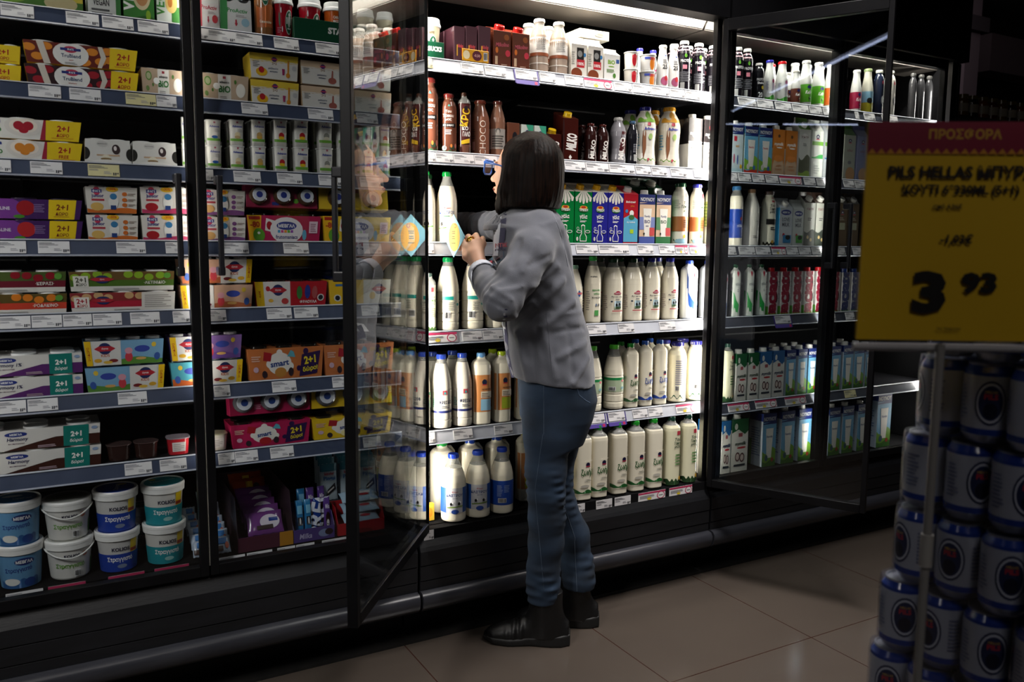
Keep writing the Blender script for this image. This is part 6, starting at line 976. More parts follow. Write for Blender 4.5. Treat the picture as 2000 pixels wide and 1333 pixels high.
TG = [('L', 0, '30,93 153,215 221,280 288,346 385,420 420,472 472,523 545,592 624,672'), ('L', 1, '-45,12 74,136 152,212 259,317y 318,356 480,530 607,655 700,740'),
 ('L', 2, '-25,32 69,131 180,241y 395,422 461,513 545,593 625,672 705,750'), ('L', 3, '-10,52 75,137 228,285 324,358 433,486 554,603 710,745'),
 ('L', 4, '-10,52 54,114 116,173 175,232 249,307 333,366 404,438 518,567 572,619 705,740'), ('L', 5, '-25,33 36,97 217,275 409,441 525,573 645,682'), ('L', 6, '224,279 295,349 413,446 447,493 518,565 705,740'),
 ('M', 0, '826,845y 900,942 945,985 1003,1045v 1050,1080 1098,1133 1135,1188p 1192,1226 1228,1262 1263,1297 1299,1327 1329,1357 1378,1391'), ('M', 1, '826,850 851,885 886,925 926,970 1100,1140 1141,1185 1186,1235 1237,1266 1268,1297 1305,1335 1350,1384'),
 ('M', 2, '826,847 1125,1167 1169,1228 1245,1275 1287,1317 1319,1343p 1347,1373p'), ('M', 3, '827,893p 903,942 944,983 1150,1187 1211,1242 1292,1323'), ('M', 4, '826,849 886,924 968,1004 1152,1188v 1195,1228v 1244,1273 1275,1303 1330,1371p'),
 ('R', 0, '1430,1464 1466,1497 1501,1532 1534,1565 1567,1591 1593,1612 1655,1662 1672,1693 1707,1737'), ('R', 1, '1420,1434 1436,1460 1463,1486 1489,1513 1516,1558r 1563,1585 1588,1614 1640,1660 1662,1684'),
 ('R', 2, '1413,1437 1443,1474 1476,1504 1507,1534p 1536,1558 1560,1583 1585,1608 1633,1650 1665,1682'), ('R', 3, '1519,1550v 1620,1638 1658,1675'), ('R', 4, '1398,1420p 1434,1476p 1488,1530p 1547,1588p 1612,1632y 1665,1687y')]
KW = {'w': 'white price tag', 'y': 'yellowed price tag', 'p': 'white price tag with pink ring', 'v': 'price tag in violet frame', 'r': 'white price tag with pink ring', 'b': 'blue price tag'}
for k, i, s in TG:
    L_ = s.split(); z = SH[k][i]-0.0165
    for j, w in enumerate(L_):
        kd = w[-1] if w[-1] in 'ypvrb' else 'w'; a, b = [float(q) for q in w.rstrip('ypvrb').split(',')]
        yt = YS-0.0165; xa, xb = at(a, 500, yt)[0], at(b, 500, yt)[0]
        t_ = link('price_tag', make_tag(xb-xa, kd, j), None, ((xa+xb)/2, yt, z), (math.radians(-18.4), 0, 0))
        tag(t_, KW[kd]+ordw(j, len(L_))+' on '+SHW[k][i]+' rail, '+CASEW[k], 'price tag', 'price tags on the %s rail of the %s' % (SHW[k][i], CASEW[k]))
TD = [('L', '0,75 85,160P 205,277P 297,365P 425,476 480,530 540,575 577,613 628,685'), ('M', '828,847 1123,1142 1164,1195 1200,1231 1246,1298P 1306,1350P'), ('R', '1430,1470P 1530,1552 1670,1685')]
for k, s in TD:
    L_ = s.split()
    for j, w in enumerate(L_):
        P_ = w[-1] == 'P'; a, b = [float(q) for q in w.rstrip('P').split(',')]; yt = YS-0.020 if k != 'M' else 2.3430; xa, xb = at(a, 1000, yt)[0], at(b, 1000, yt)[0]
        t_ = link('price_tag', make_tag(xb-xa, 'p' if P_ else 'w', j), None, ((xa+xb)/2, yt, SH[k][-1]-(0.012 if k != 'M' else 0.0205)), (math.radians(-6 if k != 'M' else 0), 0, 0))
        tag(t_, ('pink edged' if P_ else 'white')+' price tag'+ordw(j, len(L_))+' along the deck of the '+CASEW[k], 'price tag', 'price tags on the deck of the '+CASEW[k])
# ---------------------------------------------------------------- the woman (signed-distance modelling, one continuous surface per garment)
def surface_nets(f, lo, hi, h):
    lo = np.array(lo, float); n = np.ceil((np.array(hi)-lo)/h).astype(int)+1
    X, Y, Z = [lo[i]+h*np.arange(n[i]) for i in range(3)]
    P = np.stack(np.meshgrid(X, Y, Z, indexing='ij'), -1)
    D = f(P).astype(np.float64); S_ = D < 0
    nx, ny, nz = (k-1 for k in n)
    acc = np.zeros((nx, ny, nz, 3)); cnt = np.zeros((nx, ny, nz))
    offs = [(i, j, k) for i in (0, 1) for j in (0, 1) for k in (0, 1)]
    for a in offs:
        for ax in range(3):
            if a[ax]: continue
            b = list(a); b[ax] = 1
            A = D[a[0]:a[0]+nx, a[1]:a[1]+ny, a[2]:a[2]+nz]; B = D[b[0]:b[0]+nx, b[1]:b[1]+ny, b[2]:b[2]+nz]
            m = (A < 0) != (B < 0); t = np.where(m, A/np.where(m, A-B, 1), 0)
            for q in range(3):
                acc[..., q] += np.where(m, a[q]+(t if q == ax else 0), 0)
            cnt += m
    act = cnt > 0; idx = -np.ones((nx, ny, nz), int); idx[act] = np.arange(act.sum())
    I = np.argwhere(act); V = lo+h*(I+acc[act]/cnt[act][:, None]); F = []
    for ax in range(3):
        u, v = (ax+1) % 3, (ax+2) % 3
        sl = [slice(1, nx), slice(1, ny), slice(1, nz)]; sl[ax] = slice(0, (nx, ny, nz)[ax])
        c = np.argwhere(S_[tuple(slice(s.start, s.stop) for s in sl)] != S_[tuple(slice(s.start+(1 if i == ax else 0), s.stop+(1 if i == ax else 0)) for i, s in enumerate(sl))])
        if not len(c): continue
        c = c+np.array([s.start for s in sl]); du = np.zeros(3, int); dv = np.zeros(3, int); du[u] = 1; dv[v] = 1
        q = [c-du-dv, c-dv, c, c-du]; ids = [idx[tuple(x.T)] for x in q]; ok = np.all([i >= 0 for i in ids], 0)
        ins = S_[tuple(c.T)]; ids = np.stack(ids, 1); ids[~ins] = ids[~ins][:, ::-1]; F.append(ids[ok])
    return V, np.concatenate(F)
def smin(a, b, k): h = np.clip(0.5+0.5*(b-a)/k, 0, 1); return b+(a-b)*h-k*h*(1-h)
def smax(a, b, k): return -smin(-a, -b, k)
def cap_(P, a, b, ra, rb):
    a, b = np.array(a, float), np.array(b, float); d = b-a; t = np.clip(((P-a)@d)/(d@d), 0, 1)
    return np.linalg.norm(P-a-t[..., None]*d, axis=-1)-(ra+(rb-ra)*t)
def chain(P, pts, k=0.01):
    r = None
    for (a, ra), (b, rb) in zip(pts, pts[1:]):
        d = cap_(P, a, b, ra, rb); r = d if r is None else smin(r, d, k)
    return r
def ell(P, c, R, ax=None):
    q = P-np.array(c, float)
    if ax is not None: q = q@np.array(ax, float).T
    R = np.array(R, float); k0 = np.linalg.norm(q/R, axis=-1); k1 = np.linalg.norm(q/(R*R), axis=-1)
    return k0*(k0-1)/np.maximum(k1, 1e-9)
def ridge(P, a, b, w, amp): return amp*np.exp(-(np.maximum(cap_(P, a, b, 0, 0), 0)/w)**2)
def loft(P, rows, f, l):
    """rows: (z, cx, cy, half depth along f, half width along l); vertical body"""
    z = P[..., 2]; R = np.array(sorted(rows)); zi = np.clip(z, R[0, 0], R[-1, 0])
    cx, cy, a, b = [np.interp(zi, R[:, 0], R[:, i]) for i in (1, 2, 3, 4)]
    qx = P[..., 0]-cx; qy = P[..., 1]-cy; u = qx*f[0]+qy*f[1]; v = qx*l[0]+qy*l[1]
    d = (((np.abs(u)/a)**2.3+(np.abs(v)/b)**2.3)**(1/2.3)-1)*np.minimum(a, b)
    return np.maximum(d, np.maximum(R[0, 0]-z, z-R[-1, 0]))
def sdf_obj(name, f, lo, hi, h, material, parent, smooth_it=1):
    V, F = surface_nets(f, lo, hi, h); me = bpy.data.meshes.new(name); me.from_pydata([tuple(v) for v in V], [], [tuple(map(int, q)) for q in F])
    bm = bmesh.new(); bm.from_mesh(me)
    for _ in range(smooth_it): bmesh.ops.smooth_vert(bm, verts=bm.verts[:], factor=0.5, use_axis_x=True, use_axis_y=True, use_axis_z=True)
    bmesh.ops.recalc_face_normals(bm, faces=bm.faces[:]); bm.to_mesh(me); bm.free()
    me.materials.append(material); me.polygons.foreach_set('use_smooth', [True]*len(me.polygons)); me.update()
    return link(name, me, parent)
V3 = lambda *a: np.array(a, float)
WB = V3(1.40, 2.24, 0)
wom = empty('woman', tuple(WB)); tag(wom, 'woman in grey shirt and blue jeans reaching into the open milk case', 'person')
LOC = lambda o: (setattr(o, 'location', tuple(-WB)), o)[1]
il = V3(-0.86, 0.51, 0); vw = V3(0.51, 0.86, 0)            # image-left and away directions at her place
ft = V3(-0.923, 0.385, 0); lt = V3(-0.385, -0.923, 0)      # torso forward, torso left
def W(x, y, Y): return at(x, y, Y-0.035)
SHIRT = noisy('shirt_cloth', '5C5E66', '686A72', 6, 0.85, 0.25, 0, (1, 1, 1), 500, 0.2, 0.3)
WHITE = noisy('white_cotton', 'C8CCD8', 'D8DCE4', 10, 0.8, 0.1)
NAVYC = noisy('navy_lining', '2C2C44', '343450', 10, 0.85, 0.1)
SKIN = special('skin', lambda m, nt, b: (b.inputs['Base Color'].__setattr__('default_value', (*srgb('D6A78C'), 1)), b.inputs['Roughness'].__setattr__('default_value', 0.5), b.inputs['Subsurface Weight'].__setattr__('default_value', 0.15), b.inputs['Subsurface Radius'].__setattr__('default_value', (0.01, 0.004, 0.002))))
def denim_fn(m, nt, b):
    tc = nd(nt, 'ShaderNodeTexCoord'); n = nd(nt, 'ShaderNodeTexNoise', Scale=5.0, Detail=6.0); mp = nd(nt, 'ShaderNodeMapping'); mp.inputs['Scale'].default_value = (1, 1, 2.2)
    nt.links.new(tc.outputs['Object'], mp.inputs[0]); nt.links.new(mp.outputs[0], n.inputs['Vector'])
    r = nd(nt, 'ShaderNodeValToRGB'); r.color_ramp.elements[0].position = 0.3; r.color_ramp.elements[1].position = 0.75
    r.color_ramp.elements[0].color = (*srgb('0F1924'), 1); r.color_ramp.elements[1].color = (*srgb('253B54'), 1); nt.links.new(n.outputs[0], r.inputs[0]); nt.links.new(r.outputs[0], b.inputs['Base Color'])
    w = nd(nt, 'ShaderNodeTexNoise', Scale=600.0); bp = nd(nt, 'ShaderNodeBump', Strength=0.3, Distance=0.002); nt.links.new(w.outputs[0], bp.inputs['Height']); nt.links.new(bp.outputs[0], b.inputs['Normal'])
    b.inputs['Roughness'].default_value = 0.85
DENIM = special('denim', denim_fn)
def hair_fn(m, nt, b):
    tc = nd(nt, 'ShaderNodeTexCoord'); mp = nd(nt, 'ShaderNodeMapping'); mp.inputs['Scale'].default_value = (90, 90, 5)
    nt.links.new(tc.outputs['Object'], mp.inputs[0]); n = nd(nt, 'ShaderNodeTexNoise', Scale=2.0, Detail=5.0); nt.links.new(mp.outputs[0], n.inputs['Vector'])
    r = nd(nt, 'ShaderNodeValToRGB'); r.color_ramp.elements[0].position = 0.35; r.color_ramp.elements[1].position = 0.7
    r.color_ramp.elements[0].color = (*srgb('060403'), 1); r.color_ramp.elements[1].color = (*srgb('1E110B'), 1); nt.links.new(n.outputs[0], r.inputs[0]); nt.links.new(r.outputs[0], b.inputs['Base Color'])
    bp = nd(nt, 'ShaderNodeBump', Strength=0.6, Distance=0.002); nt.links.new(n.outputs[0], bp.inputs['Height']); nt.links.new(bp.outputs[0], b.inputs['Normal'])
    b.inputs['Roughness'].default_value = 0.5; b.inputs['Specular IOR Level'].default_value = 0.10
HAIRM = special('hair', hair_fn)
# -- trousers
legL = [(W(1068, 780, 2.20), 0.076), (W(1069, 850, 2.19), 0.072), (W(1066, 920, 2.19), 0.062), (W(1067, 965, 2.19), 0.056), (W(1068, 1010, 2.20), 0.056), (W(1066.5, 1060, 2.21), 0.054), (W(1061, 1110, 2.22), 0.050), (W(1061, 1140, 2.225), 0.051), (W(1060, 1168, 2.225), 0.049)]
legR = [(W(1105, 790, 2.285), 0.072), (W(1088, 870, 2.29), 0.066), (W(1083, 935, 2.29), 0.057), (W(1092, 985, 2.285), 0.053), (W(1118, 1045, 2.28), 0.054), (W(1127, 1100, 2.275), 0.051), (W(1130, 1130, 2.27), 0.052), (W(1132, 1160, 2.27), 0.050)]
kL, kR = legL[3][0], legR[3][0]
pel = [(0.66, *W(1086, 850, 2.25)[:2], 0.085, 0.13), (0.74, *W(1086, 805, 2.25)[:2], 0.114, 0.155), (0.80, *W(1089, 770, 2.25)[:2], 0.122, 0.165), (0.86, *W(1085, 735, 2.25)[:2], 0.118, 0.165), (0.93, *W(1078, 695, 2.25)[:2], 0.108, 0.15)]
def f_jeans(P):
    d = smin(chain(P, legL, 0.02), chain(P, legR, 0.02), 0.012); d = smin(d, loft(P, pel, ft, lt), 0.03)
    for c, s in ((legL, 1), (legR, -1)):      # stacked folds at knee and ankle
        for i, (zc, n, w) in enumerate(((0.50, 5, 0.09), (0.21, 4, 0.06))):
            k = np.exp(-((P[..., 2]-zc)/w)**2); d = d-0.0021*k*(0.65+0.5*np.sin(P[..., 0]*45+P[..., 2]*17+P[..., 1]*30))*np.sin((P[..., 2]*(1+0.1*s)+0.35*(P[..., 0]*s*0.6+P[..., 1]*0.2))*2*np.pi/(0.026 if i == 0 else 0.034))*(1 if i == 0 else 1.5)
    z0 = 0.142; return np.maximum(d, z0-0.02*(P[..., 0]-1.4)-P[..., 2])
o = LOC(sdf_obj('jeans', f_jeans, (1.15, 1.98, 0.12), (1.75, 2.48, 0.95), 0.005, DENIM, wom)); jeans = o
SEAM = mat('4E5C6C', 0.8)
def seam_line(name, pts, f, r=0.0011, k=SEAM, par=None, push=0.0):
    """drop each point on the surface of f along the sight line from the aisle side, then run a thread through them"""
    out = []
    for x, y in pts:
        v = (x-1000)/F_*_r+(y-666.5)/F_*_d+_f; v = v/np.linalg.norm(v); t = 1.9
        for _ in range(60):
            dd_ = float(f((CAM+t*v)[None, None, None, :]).ravel()[0]); t += max(min(dd_*0.8, 0.05), -0.01)
            if abs(dd_) < 2e-4 or t > 3.4: break
        if t < 3.3: out.append(CAM+(t-push)*v)
    if len(out) > 1:
        m = MB(); m.tube(out, r, k, 5); return LOC(m.build(name, par or wom))
seam_line('seam', [(1062, y) for y in range(752, 850, 8)]+[(1060-(y-850)*0.14, y) for y in range(850, 960, 8)]+[(1045+(y-960)*0.09, y) for y in range(960, 1160, 8)], f_jeans, 0.0008, SEAM, wom)
seam_line('seam', [(1092+(y-960)*0.34, y) for y in range(972, 1060, 8)]+[(1122+(y-1056)*0.05, y) for y in range(1060, 1160, 8)], f_jeans, 0.0008, SEAM, wom)
seam_line('seam', [(1126, 722), (1127, 740), (1128, 760), (1131, 772), (1143, 782), (1152, 787)], f_jeans, 0.0010, mat('5A6E88', 0.8), wom)
# -- boots
BOOT = noisy('boot_leather', '060607', '0B0B0C', 20, 0.45, 0.2, 0, (1, 1, 1), 80)
def boot(heel, toe, shaft, nm='boot'):
    heel, toe = np.array([*heel, 0.]), np.array([*toe, 0.]); d = (toe-heel); L = np.linalg.norm(d[:2]); d /= L; s = V3(-d[1], d[0], 0)
    def loc(P): q = P-heel; return q[..., 0]*d[0]+q[..., 1]*d[1], q[..., 0]*s[0]+q[..., 1]*s[1], q[..., 2]
    def f(P):
        u, v, z = loc(P); t = np.clip(u/L, 0, 1)
        w = np.interp(t, [0, 0.15, 0.4, 0.7, 0.9, 1], [0.026, 0.036, 0.033, 0.045, 0.036, 0.016]); top = np.interp(t, [0, 0.12, 0.3, 0.45, 0.6, 0.8, 0.95, 1], [0.075, 0.10, 0.115, 0.098, 0.072, 0.058, 0.042, 0.028])
        body = ((np.abs(v)/w)**2.4+(np.maximum(z-0.02, 0)/(top-0.02))**2.4)**(1/2.4)-1; body = body*0.03
        body = np.maximum(body, np.maximum(-u-0.002, u-L-0.002)); body = np.maximum(body, 0.012-z)
        sh = shaft; q = P-np.array([sh[0], sh[1], 0]); r = np.hypot((q[..., 0]*d[0]+q[..., 1]*d[1])/1.12, (q[..., 0]*s[0]+q[..., 1]*s[1])/0.95)-np.interp(z, [0.03, 0.1, 0.17], [0.045, 0.047, 0.048])
        r = np.maximum(r, np.maximum(z-0.175, 0.03-z)); o = smin(body, r, 0.022)
        return o-0.0022*np.exp(-((u-0.62*L)/0.03)**2)*np.sin(u*260)
    def fs(P):
        u, v, z = loc(P); t = np.clip(u/L, 0, 1); w = np.interp(t, [0, 0.08, 0.2, 0.45, 0.7, 0.9, 1], [0.026, 0.038, 0.042, 0.038, 0.050, 0.040, 0.016])
        h = np.interp(t, [0, 0.35, 0.6, 1], [0.040, 0.032, 0.024, 0.022]); b0 = np.interp(t, [0, 0.05, 0.85, 1], [0.003, 0, 0, 0.006])
        return np.maximum(np.maximum((np.abs(v)-w), np.maximum(-u-0.006, u-L-0.004)), np.maximum(z-h, b0-z))
    lo = np.minimum(heel, toe)-0.09; hi = np.maximum(heel, toe)+0.09; lo[2] = -0.01; hi[2] = 0.19
    o = LOC(sdf_obj(nm, f, lo, hi, 0.0045, BOOT, wom)); q = sdf_obj('sole', fs, lo, hi, 0.0045, mat('0C0C0C', 0.6), None, 1); q.parent = o; return o
aL, aR = W(1061, 1150, 2.225), W(1130, 1140, 2.27)
boot((1.432, 2.150), (1.207, 2.303), (1.372, 2.193)); boot((1.592, 2.215), (1.365, 2.365), (float(aR[0])-0.004, 2.257))
# -- shirt
rows = []
for y, xf, xb, Y, b, z in ((405, 992, 1070, 2.27, 0.060, None), (413, 986, 1074, 2.265, 0.078, None), (425, 974, 1090, 2.26, 0.115, None), (445, 964, 1101, 2.255, 0.142, None), (480, 962, 1114, 2.25, 0.152, None), (550, 966, 1121, 2.245, 0.150, None), (600, 974, 1134, 2.245, 0.138, None), (650, 984, 1148, 2.245, 0.142, None), (700, 989, 1157, 2.245, 0.155, None), (748, 1003, 1159, 2.245, 0.165, None), (765, 1010, 1159, 2.245, 0.168, None)):
    c = W((xf+xb)/2, y, Y); dep = (c-CAM)@_f; s = (xb-xf)/2*dep/F_; a = math.sqrt(max(s*s-(0.15*b)**2, 0.002)); rows.append((float(c[2]), float(c[0]), float(c[1]), a/0.985, b))
shL, elL, wrL = W(1063, 452, 2.135), W(980, 592, 2.075), W(942, 535, 2.245)
shR, elR, wrR = W(1010, 440, 2.36), W(948, 441, 2.50), W(897, 436, 2.64)
arm_l = [(shL+V3(0.0, 0.03, 0.0), 0.062), (shL+(elL-shL)*0.3, 0.060), (shL+(elL-shL)*0.65, 0.057), (elL, 0.049), (elL+(wrL-elL)*0.5, 0.044), (wrL, 0.036)]
arm_r = [(shR, 0.050), ((shR+elR)/2, 0.047), (elR, 0.043), (wrR, 0.036)]
def hem_z(P): return 0.858-0.045*np.clip(((P[..., 0]-1.43)*ft[0]+(P[..., 1]-2.25)*ft[1])/0.13, -1, 1)*(-0.35)
FOLDS = ((1088, 520, 1040, 560, 2.11, .010, .006), (1100, 548, 1050, 600, 2.11, .012, .006), (1050, 470, 1020, 530, 2.08, .012, .005), (1075, 500, 1030, 520, 2.08, .009, -.005), (1040, 590, 1005, 620, 2.05, .010, .006), (1020, 560, 985, 570, 2.03, .008, .005), (960, 560, 1000, 585, 2.04, .008, .005), (950, 585, 990, 605, 2.04, .007, -.004), (1045, 610, 1000, 640, 2.10, .010, -.005),
          (1120, 590, 1060, 640, 2.10, .014, .006), (1140, 640, 1080, 650, 2.11, .010, -.005), (1135, 610, 1075, 615, 2.10, .008, .005), (1145, 670, 1090, 700, 2.09, .012, .005), (1060, 640, 1085, 740, 2.08, .012, .005), (1010, 650, 1030, 740, 2.10, .014, .006), (1110, 640, 1120, 740, 2.09, .010, -.004), (1040, 660, 1050, 750, 2.08, .009, -.005), (1150, 700, 1120, 750, 2.11, .010, .005), (1098, 455, 1120, 540, 2.13, .009, -.004), (1015, 470, 1000, 520, 2.12, .010, -.007), (1092, 430, 1060, 440, 2.12, .008, .003))
def sleeve_l(P): return chain(P, arm_l, 0.02)
def shirt_base(P):
    t = loft(P, rows, ft, lt); t = np.maximum(t, hem_z(P)-P[..., 2])
    sho = chain(P, [(W(1066, 448, 2.16), 0.048), (W(1046, 430, 2.25), 0.042), (W(1010, 436, 2.34), 0.042)], 0.03)
    d = smin(t, sho, 0.03); d = smin(d, sleeve_l(P), 0.016)
    r_ = chain(P, arm_r, 0.015); u = (P-elR)@((wrR-elR)/np.linalg.norm(wrR-elR)); r_ = r_-0.003*np.sin(u*2*np.pi/0.032)*np.exp(-(u/0.09)**2)
    return smin(d, r_, 0.02)
def hit(x, y, f, t0=2.0, tmax=2.75):
    v = (x-1000)/F_*_r+(y-666.5)/F_*_d+_f; v = v/np.linalg.norm(v); t = t0
    for _ in range(80):
        q = float(f((CAM+t*v)[None, None, None, :]).ravel()[0]); t += max(min(q*0.8, 0.05), -0.01)
        if abs(q) < 3e-4 or t > tmax: break
    return CAM+t*v, t < tmax, v
folds = []
for x0, y0, x1, y1, _, w, am in FOLDS:
    p = [hit(x0+(x1-x0)*s_, y0+(y1-y0)*s_, shirt_base) for s_ in (0, 0.33, 0.67, 1)]
    p = [q[0] for q in p if q[1]]
    for a, b in zip(p, p[1:]): folds.append((a, b, w*0.8, am*(1.5 if am > 0 else 1.2)))
def f_shirt(P):
    d = shirt_base(P)
    near = np.abs(d) < 0.03
    if near.any():
        Q = P[near]; s = np.zeros(len(Q))
        for sg in (1, -1):
            e_ = np.zeros(len(Q))
            for a, b, w, am in folds:
                if am*sg > 0: e_ = np.maximum(e_, ridge(Q, a, b, w, abs(am)))
            s += sg*e_
        s += 0.0016*np.sin(Q[:, 0]*70+Q[:, 2]*55)*np.sin(Q[:, 2]*48-Q[:, 1]*40)
        ue = (Q-elL)@((wrL-elL)/np.linalg.norm(wrL-elL)); de = np.linalg.norm(Q-elL, axis=-1); s += 0.003*np.sin(ue*2*np.pi/0.03)*np.exp(-(de/0.075)**2)
        dn = d[near]-s; d = d.copy(); d[near] = dn
    cut = (P-wrL)@((wrL-elL)/np.linalg.norm(wrL-elL)); nearw = np.linalg.norm(P-wrL, axis=-1) < 0.07
    return np.where(nearw, np.maximum(d, cut), d)
LOC(sdf_obj('shirt', f_shirt, (1.05, 1.90, 0.82), (1.66, 2.72, 1.45), 0.0052, SHIRT, wom))
# collar: folded band round the neck, wings to the front
nk = W(1030, 407, 2.285)
def f_collar(P):
    q = P-nk; u = q@ft; v = q@lt; z = q[..., 2]-0.30*(-u)*0+0.25*u*0; r = np.hypot(u/1.05, v)-(0.066+np.clip(0.006-z, 0, 0.06)*1.0)
    d = np.abs(r)-0.0035; top = 0.030-0.25*np.clip(u, -0.06, 0.08); bot = -0.034-0.60*np.clip(u-0.005, 0, 0.06)
    return np.maximum(d, np.maximum(z-top, bot-z))
LOC(sdf_obj('collar', f_collar, nk-0.15, nk+V3(0.15, 0.15, 0.09), 0.0038, SHIRT, wom))
seam_line('seam', [(1068+i*3.2, 402+i*i*0.55+i*2) for i in range(0, 14)], f_shirt, 0.0013, mat('8A8C96', 0.9), wom)
seam_line('seam', [(1062+(y-560)*0.10, y) for y in range(610, 744, 8)], f_shirt, 0.0011, mat('5E6068', 0.9), wom)
# placket (white facing with navy inner strip) down the front edge
def strip_on(name, pts, wpx, material, f=f_shirt, push=0.003):
    m = MB(); vs = []; NC = 6
    for x, y, w in pts:
        for xx in [x-w/2+w*i/(NC-1) for i in range(NC)]:
            v = (xx-1000)/F_*_r+(y-666.5)/F_*_d+_f; v = v/np.linalg.norm(v); t = 2.0
            for _ in range(80):
                dd_ = float(f((CAM+t*v)[None, None, None, :]).ravel()[0]); t += max(min(dd_*0.8, 0.04), -0.01)
                if abs(dd_) < 3e-4 or t > 2.75: break
            t = min(t, 2.62); vs.append(CAM+(t-push)*v)
    n = len(pts); back = [tuple(np.array(p)+(np.array(p)-CAM)*0.0012) for p in vs]
    q = [(NC*i+j, NC*i+j+1, NC*i+NC+j+1, NC*i+NC+j) for i in range(n-1) for j in range(NC-1)]; m.add(vs, q, material, True); m.add(back, [z[::-1] for z in q], material, True)
    return LOC(m.build(name, wom))
strip_on('placket', [(978, 414, 8), (974, 424, 11), (972, 440, 11), (970, 460, 11), (969, 480, 10), (968, 500, 9)], 0, WHITE)
strip_on('button_band', [(985, 418, 9), (983, 430, 11), (982, 450, 11), (980, 470, 11), (977, 488, 8)], 0, NAVYC, push=0.0045)
strip_on('placket', [(988.5, 604, 5), (987.5, 620, 6), (987, 640, 6), (989, 665, 6), (991, 690, 6), (996, 715, 6), (1002, 738, 6)], 0, NAVYC, push=0.002)
strip_on('placket', [(985, 612, 4), (984.5, 625, 5), (985, 640, 4), (986, 655, 3)], 0, WHITE, push=0.004)
# name tag and embroidery
def on_shirt(x, y, lift=0.002): p, ok, v = hit(x, y, f_shirt); return p-v*lift
def patch(mb, x0, y0, x1, y1, k, lift, sk=0.0):
    nx, ny = 5, 4; vs = [on_shirt(x0+(x1-x0)*i/nx+sk*j/ny, y0+(y1-y0)*j/ny, lift) for j in range(ny+1) for i in range(nx+1)]
    mb.add(vs, [(j*(nx+1)+i, j*(nx+1)+i+1, (j+1)*(nx+1)+i+1, (j+1)*(nx+1)+i) for j in range(ny) for i in range(nx)], k)
m = MB(); tp = [on_shirt(x, y, 0.006) for x, y in ((953, 508), (982, 490), (984, 504), (958, 521))]
tn = np.cross(tp[1]-tp[0], tp[3]-tp[0]); tn /= np.linalg.norm(tn); tn = tn if tn@(CAM-tp[0]) > 0 else -tn
m.add([tuple(p) for p in tp]+[tuple(p-tn*0.003) for p in tp], [(0, 1, 2, 3), (7, 6, 5, 4)]+[(i, (i+1) % 4, 4+(i+1) % 4, 4+i) for i in range(4)], '#5A6878')
tcn = lambda a, b: tp[0]*(1-a)*(1-b)+tp[1]*a*(1-b)+tp[2]*a*b+tp[3]*(1-a)*b+tn*0.0005
m.add([tuple(tcn(0.16+0.09*math.cos(t*.5), 0.55+0.22*math.sin(t*.5))) for t in range(12)], [tuple(range(12))], 'B03A48'); m.add([tuple(tcn(a, b)) for a, b in ((0.45, 0.4), (0.9, 0.4), (0.9, 0.65), (0.45, 0.65))], [(0, 1, 2, 3)], '8A4A58')
m.tube([tuple(tcn(0.42, -0.1)+tn*0.002), tuple(tcn(0.44, 0.3)+tn*0.006), tuple(tcn(0.46, 0.9)+tn*0.006), tuple(tcn(0.5, 1.4)+tn*0.005)], 0.0018, '!D8D8D8', 6)
LOC(m.build('name_tag', wom))
tv, tf, tw, th = text2d('ΝΤΙΚ', 0.03); m = MB()
m.add([tuple(on_shirt(967+a/tw*24, 484-b/th*8-a/tw*2, 0.007)) for a, b in tv], tf, 'A03040'); m.add([tuple(on_shirt(967+a/tw*22, 491-b/th*4-a/tw*2, 0.007)) for a, b in tv], tf, '2C2C50'); LOC(m.build('embroidery', wom))
# cuff: folded white turn-up
ax_ = (wrL-elL)/np.linalg.norm(wrL-elL)
def f_cuff(P):
    q = P-(wrL-ax_*0.002); u = q@ax_; r = np.linalg.norm(q-u[..., None]*ax_, axis=-1)-(0.040-0.10*np.clip(u, -0.05, 0.03)); d = np.abs(r)-0.0025
    side = q@np.cross(ax_, vw); return np.maximum(d, np.maximum(u-0.018, -0.020-0.75*np.clip(-q[..., 2], -0.01, 0.05)-u))
LOC(sdf_obj('cuff', f_cuff, wrL-0.085, wrL+0.085, 0.0035, WHITE, wom))
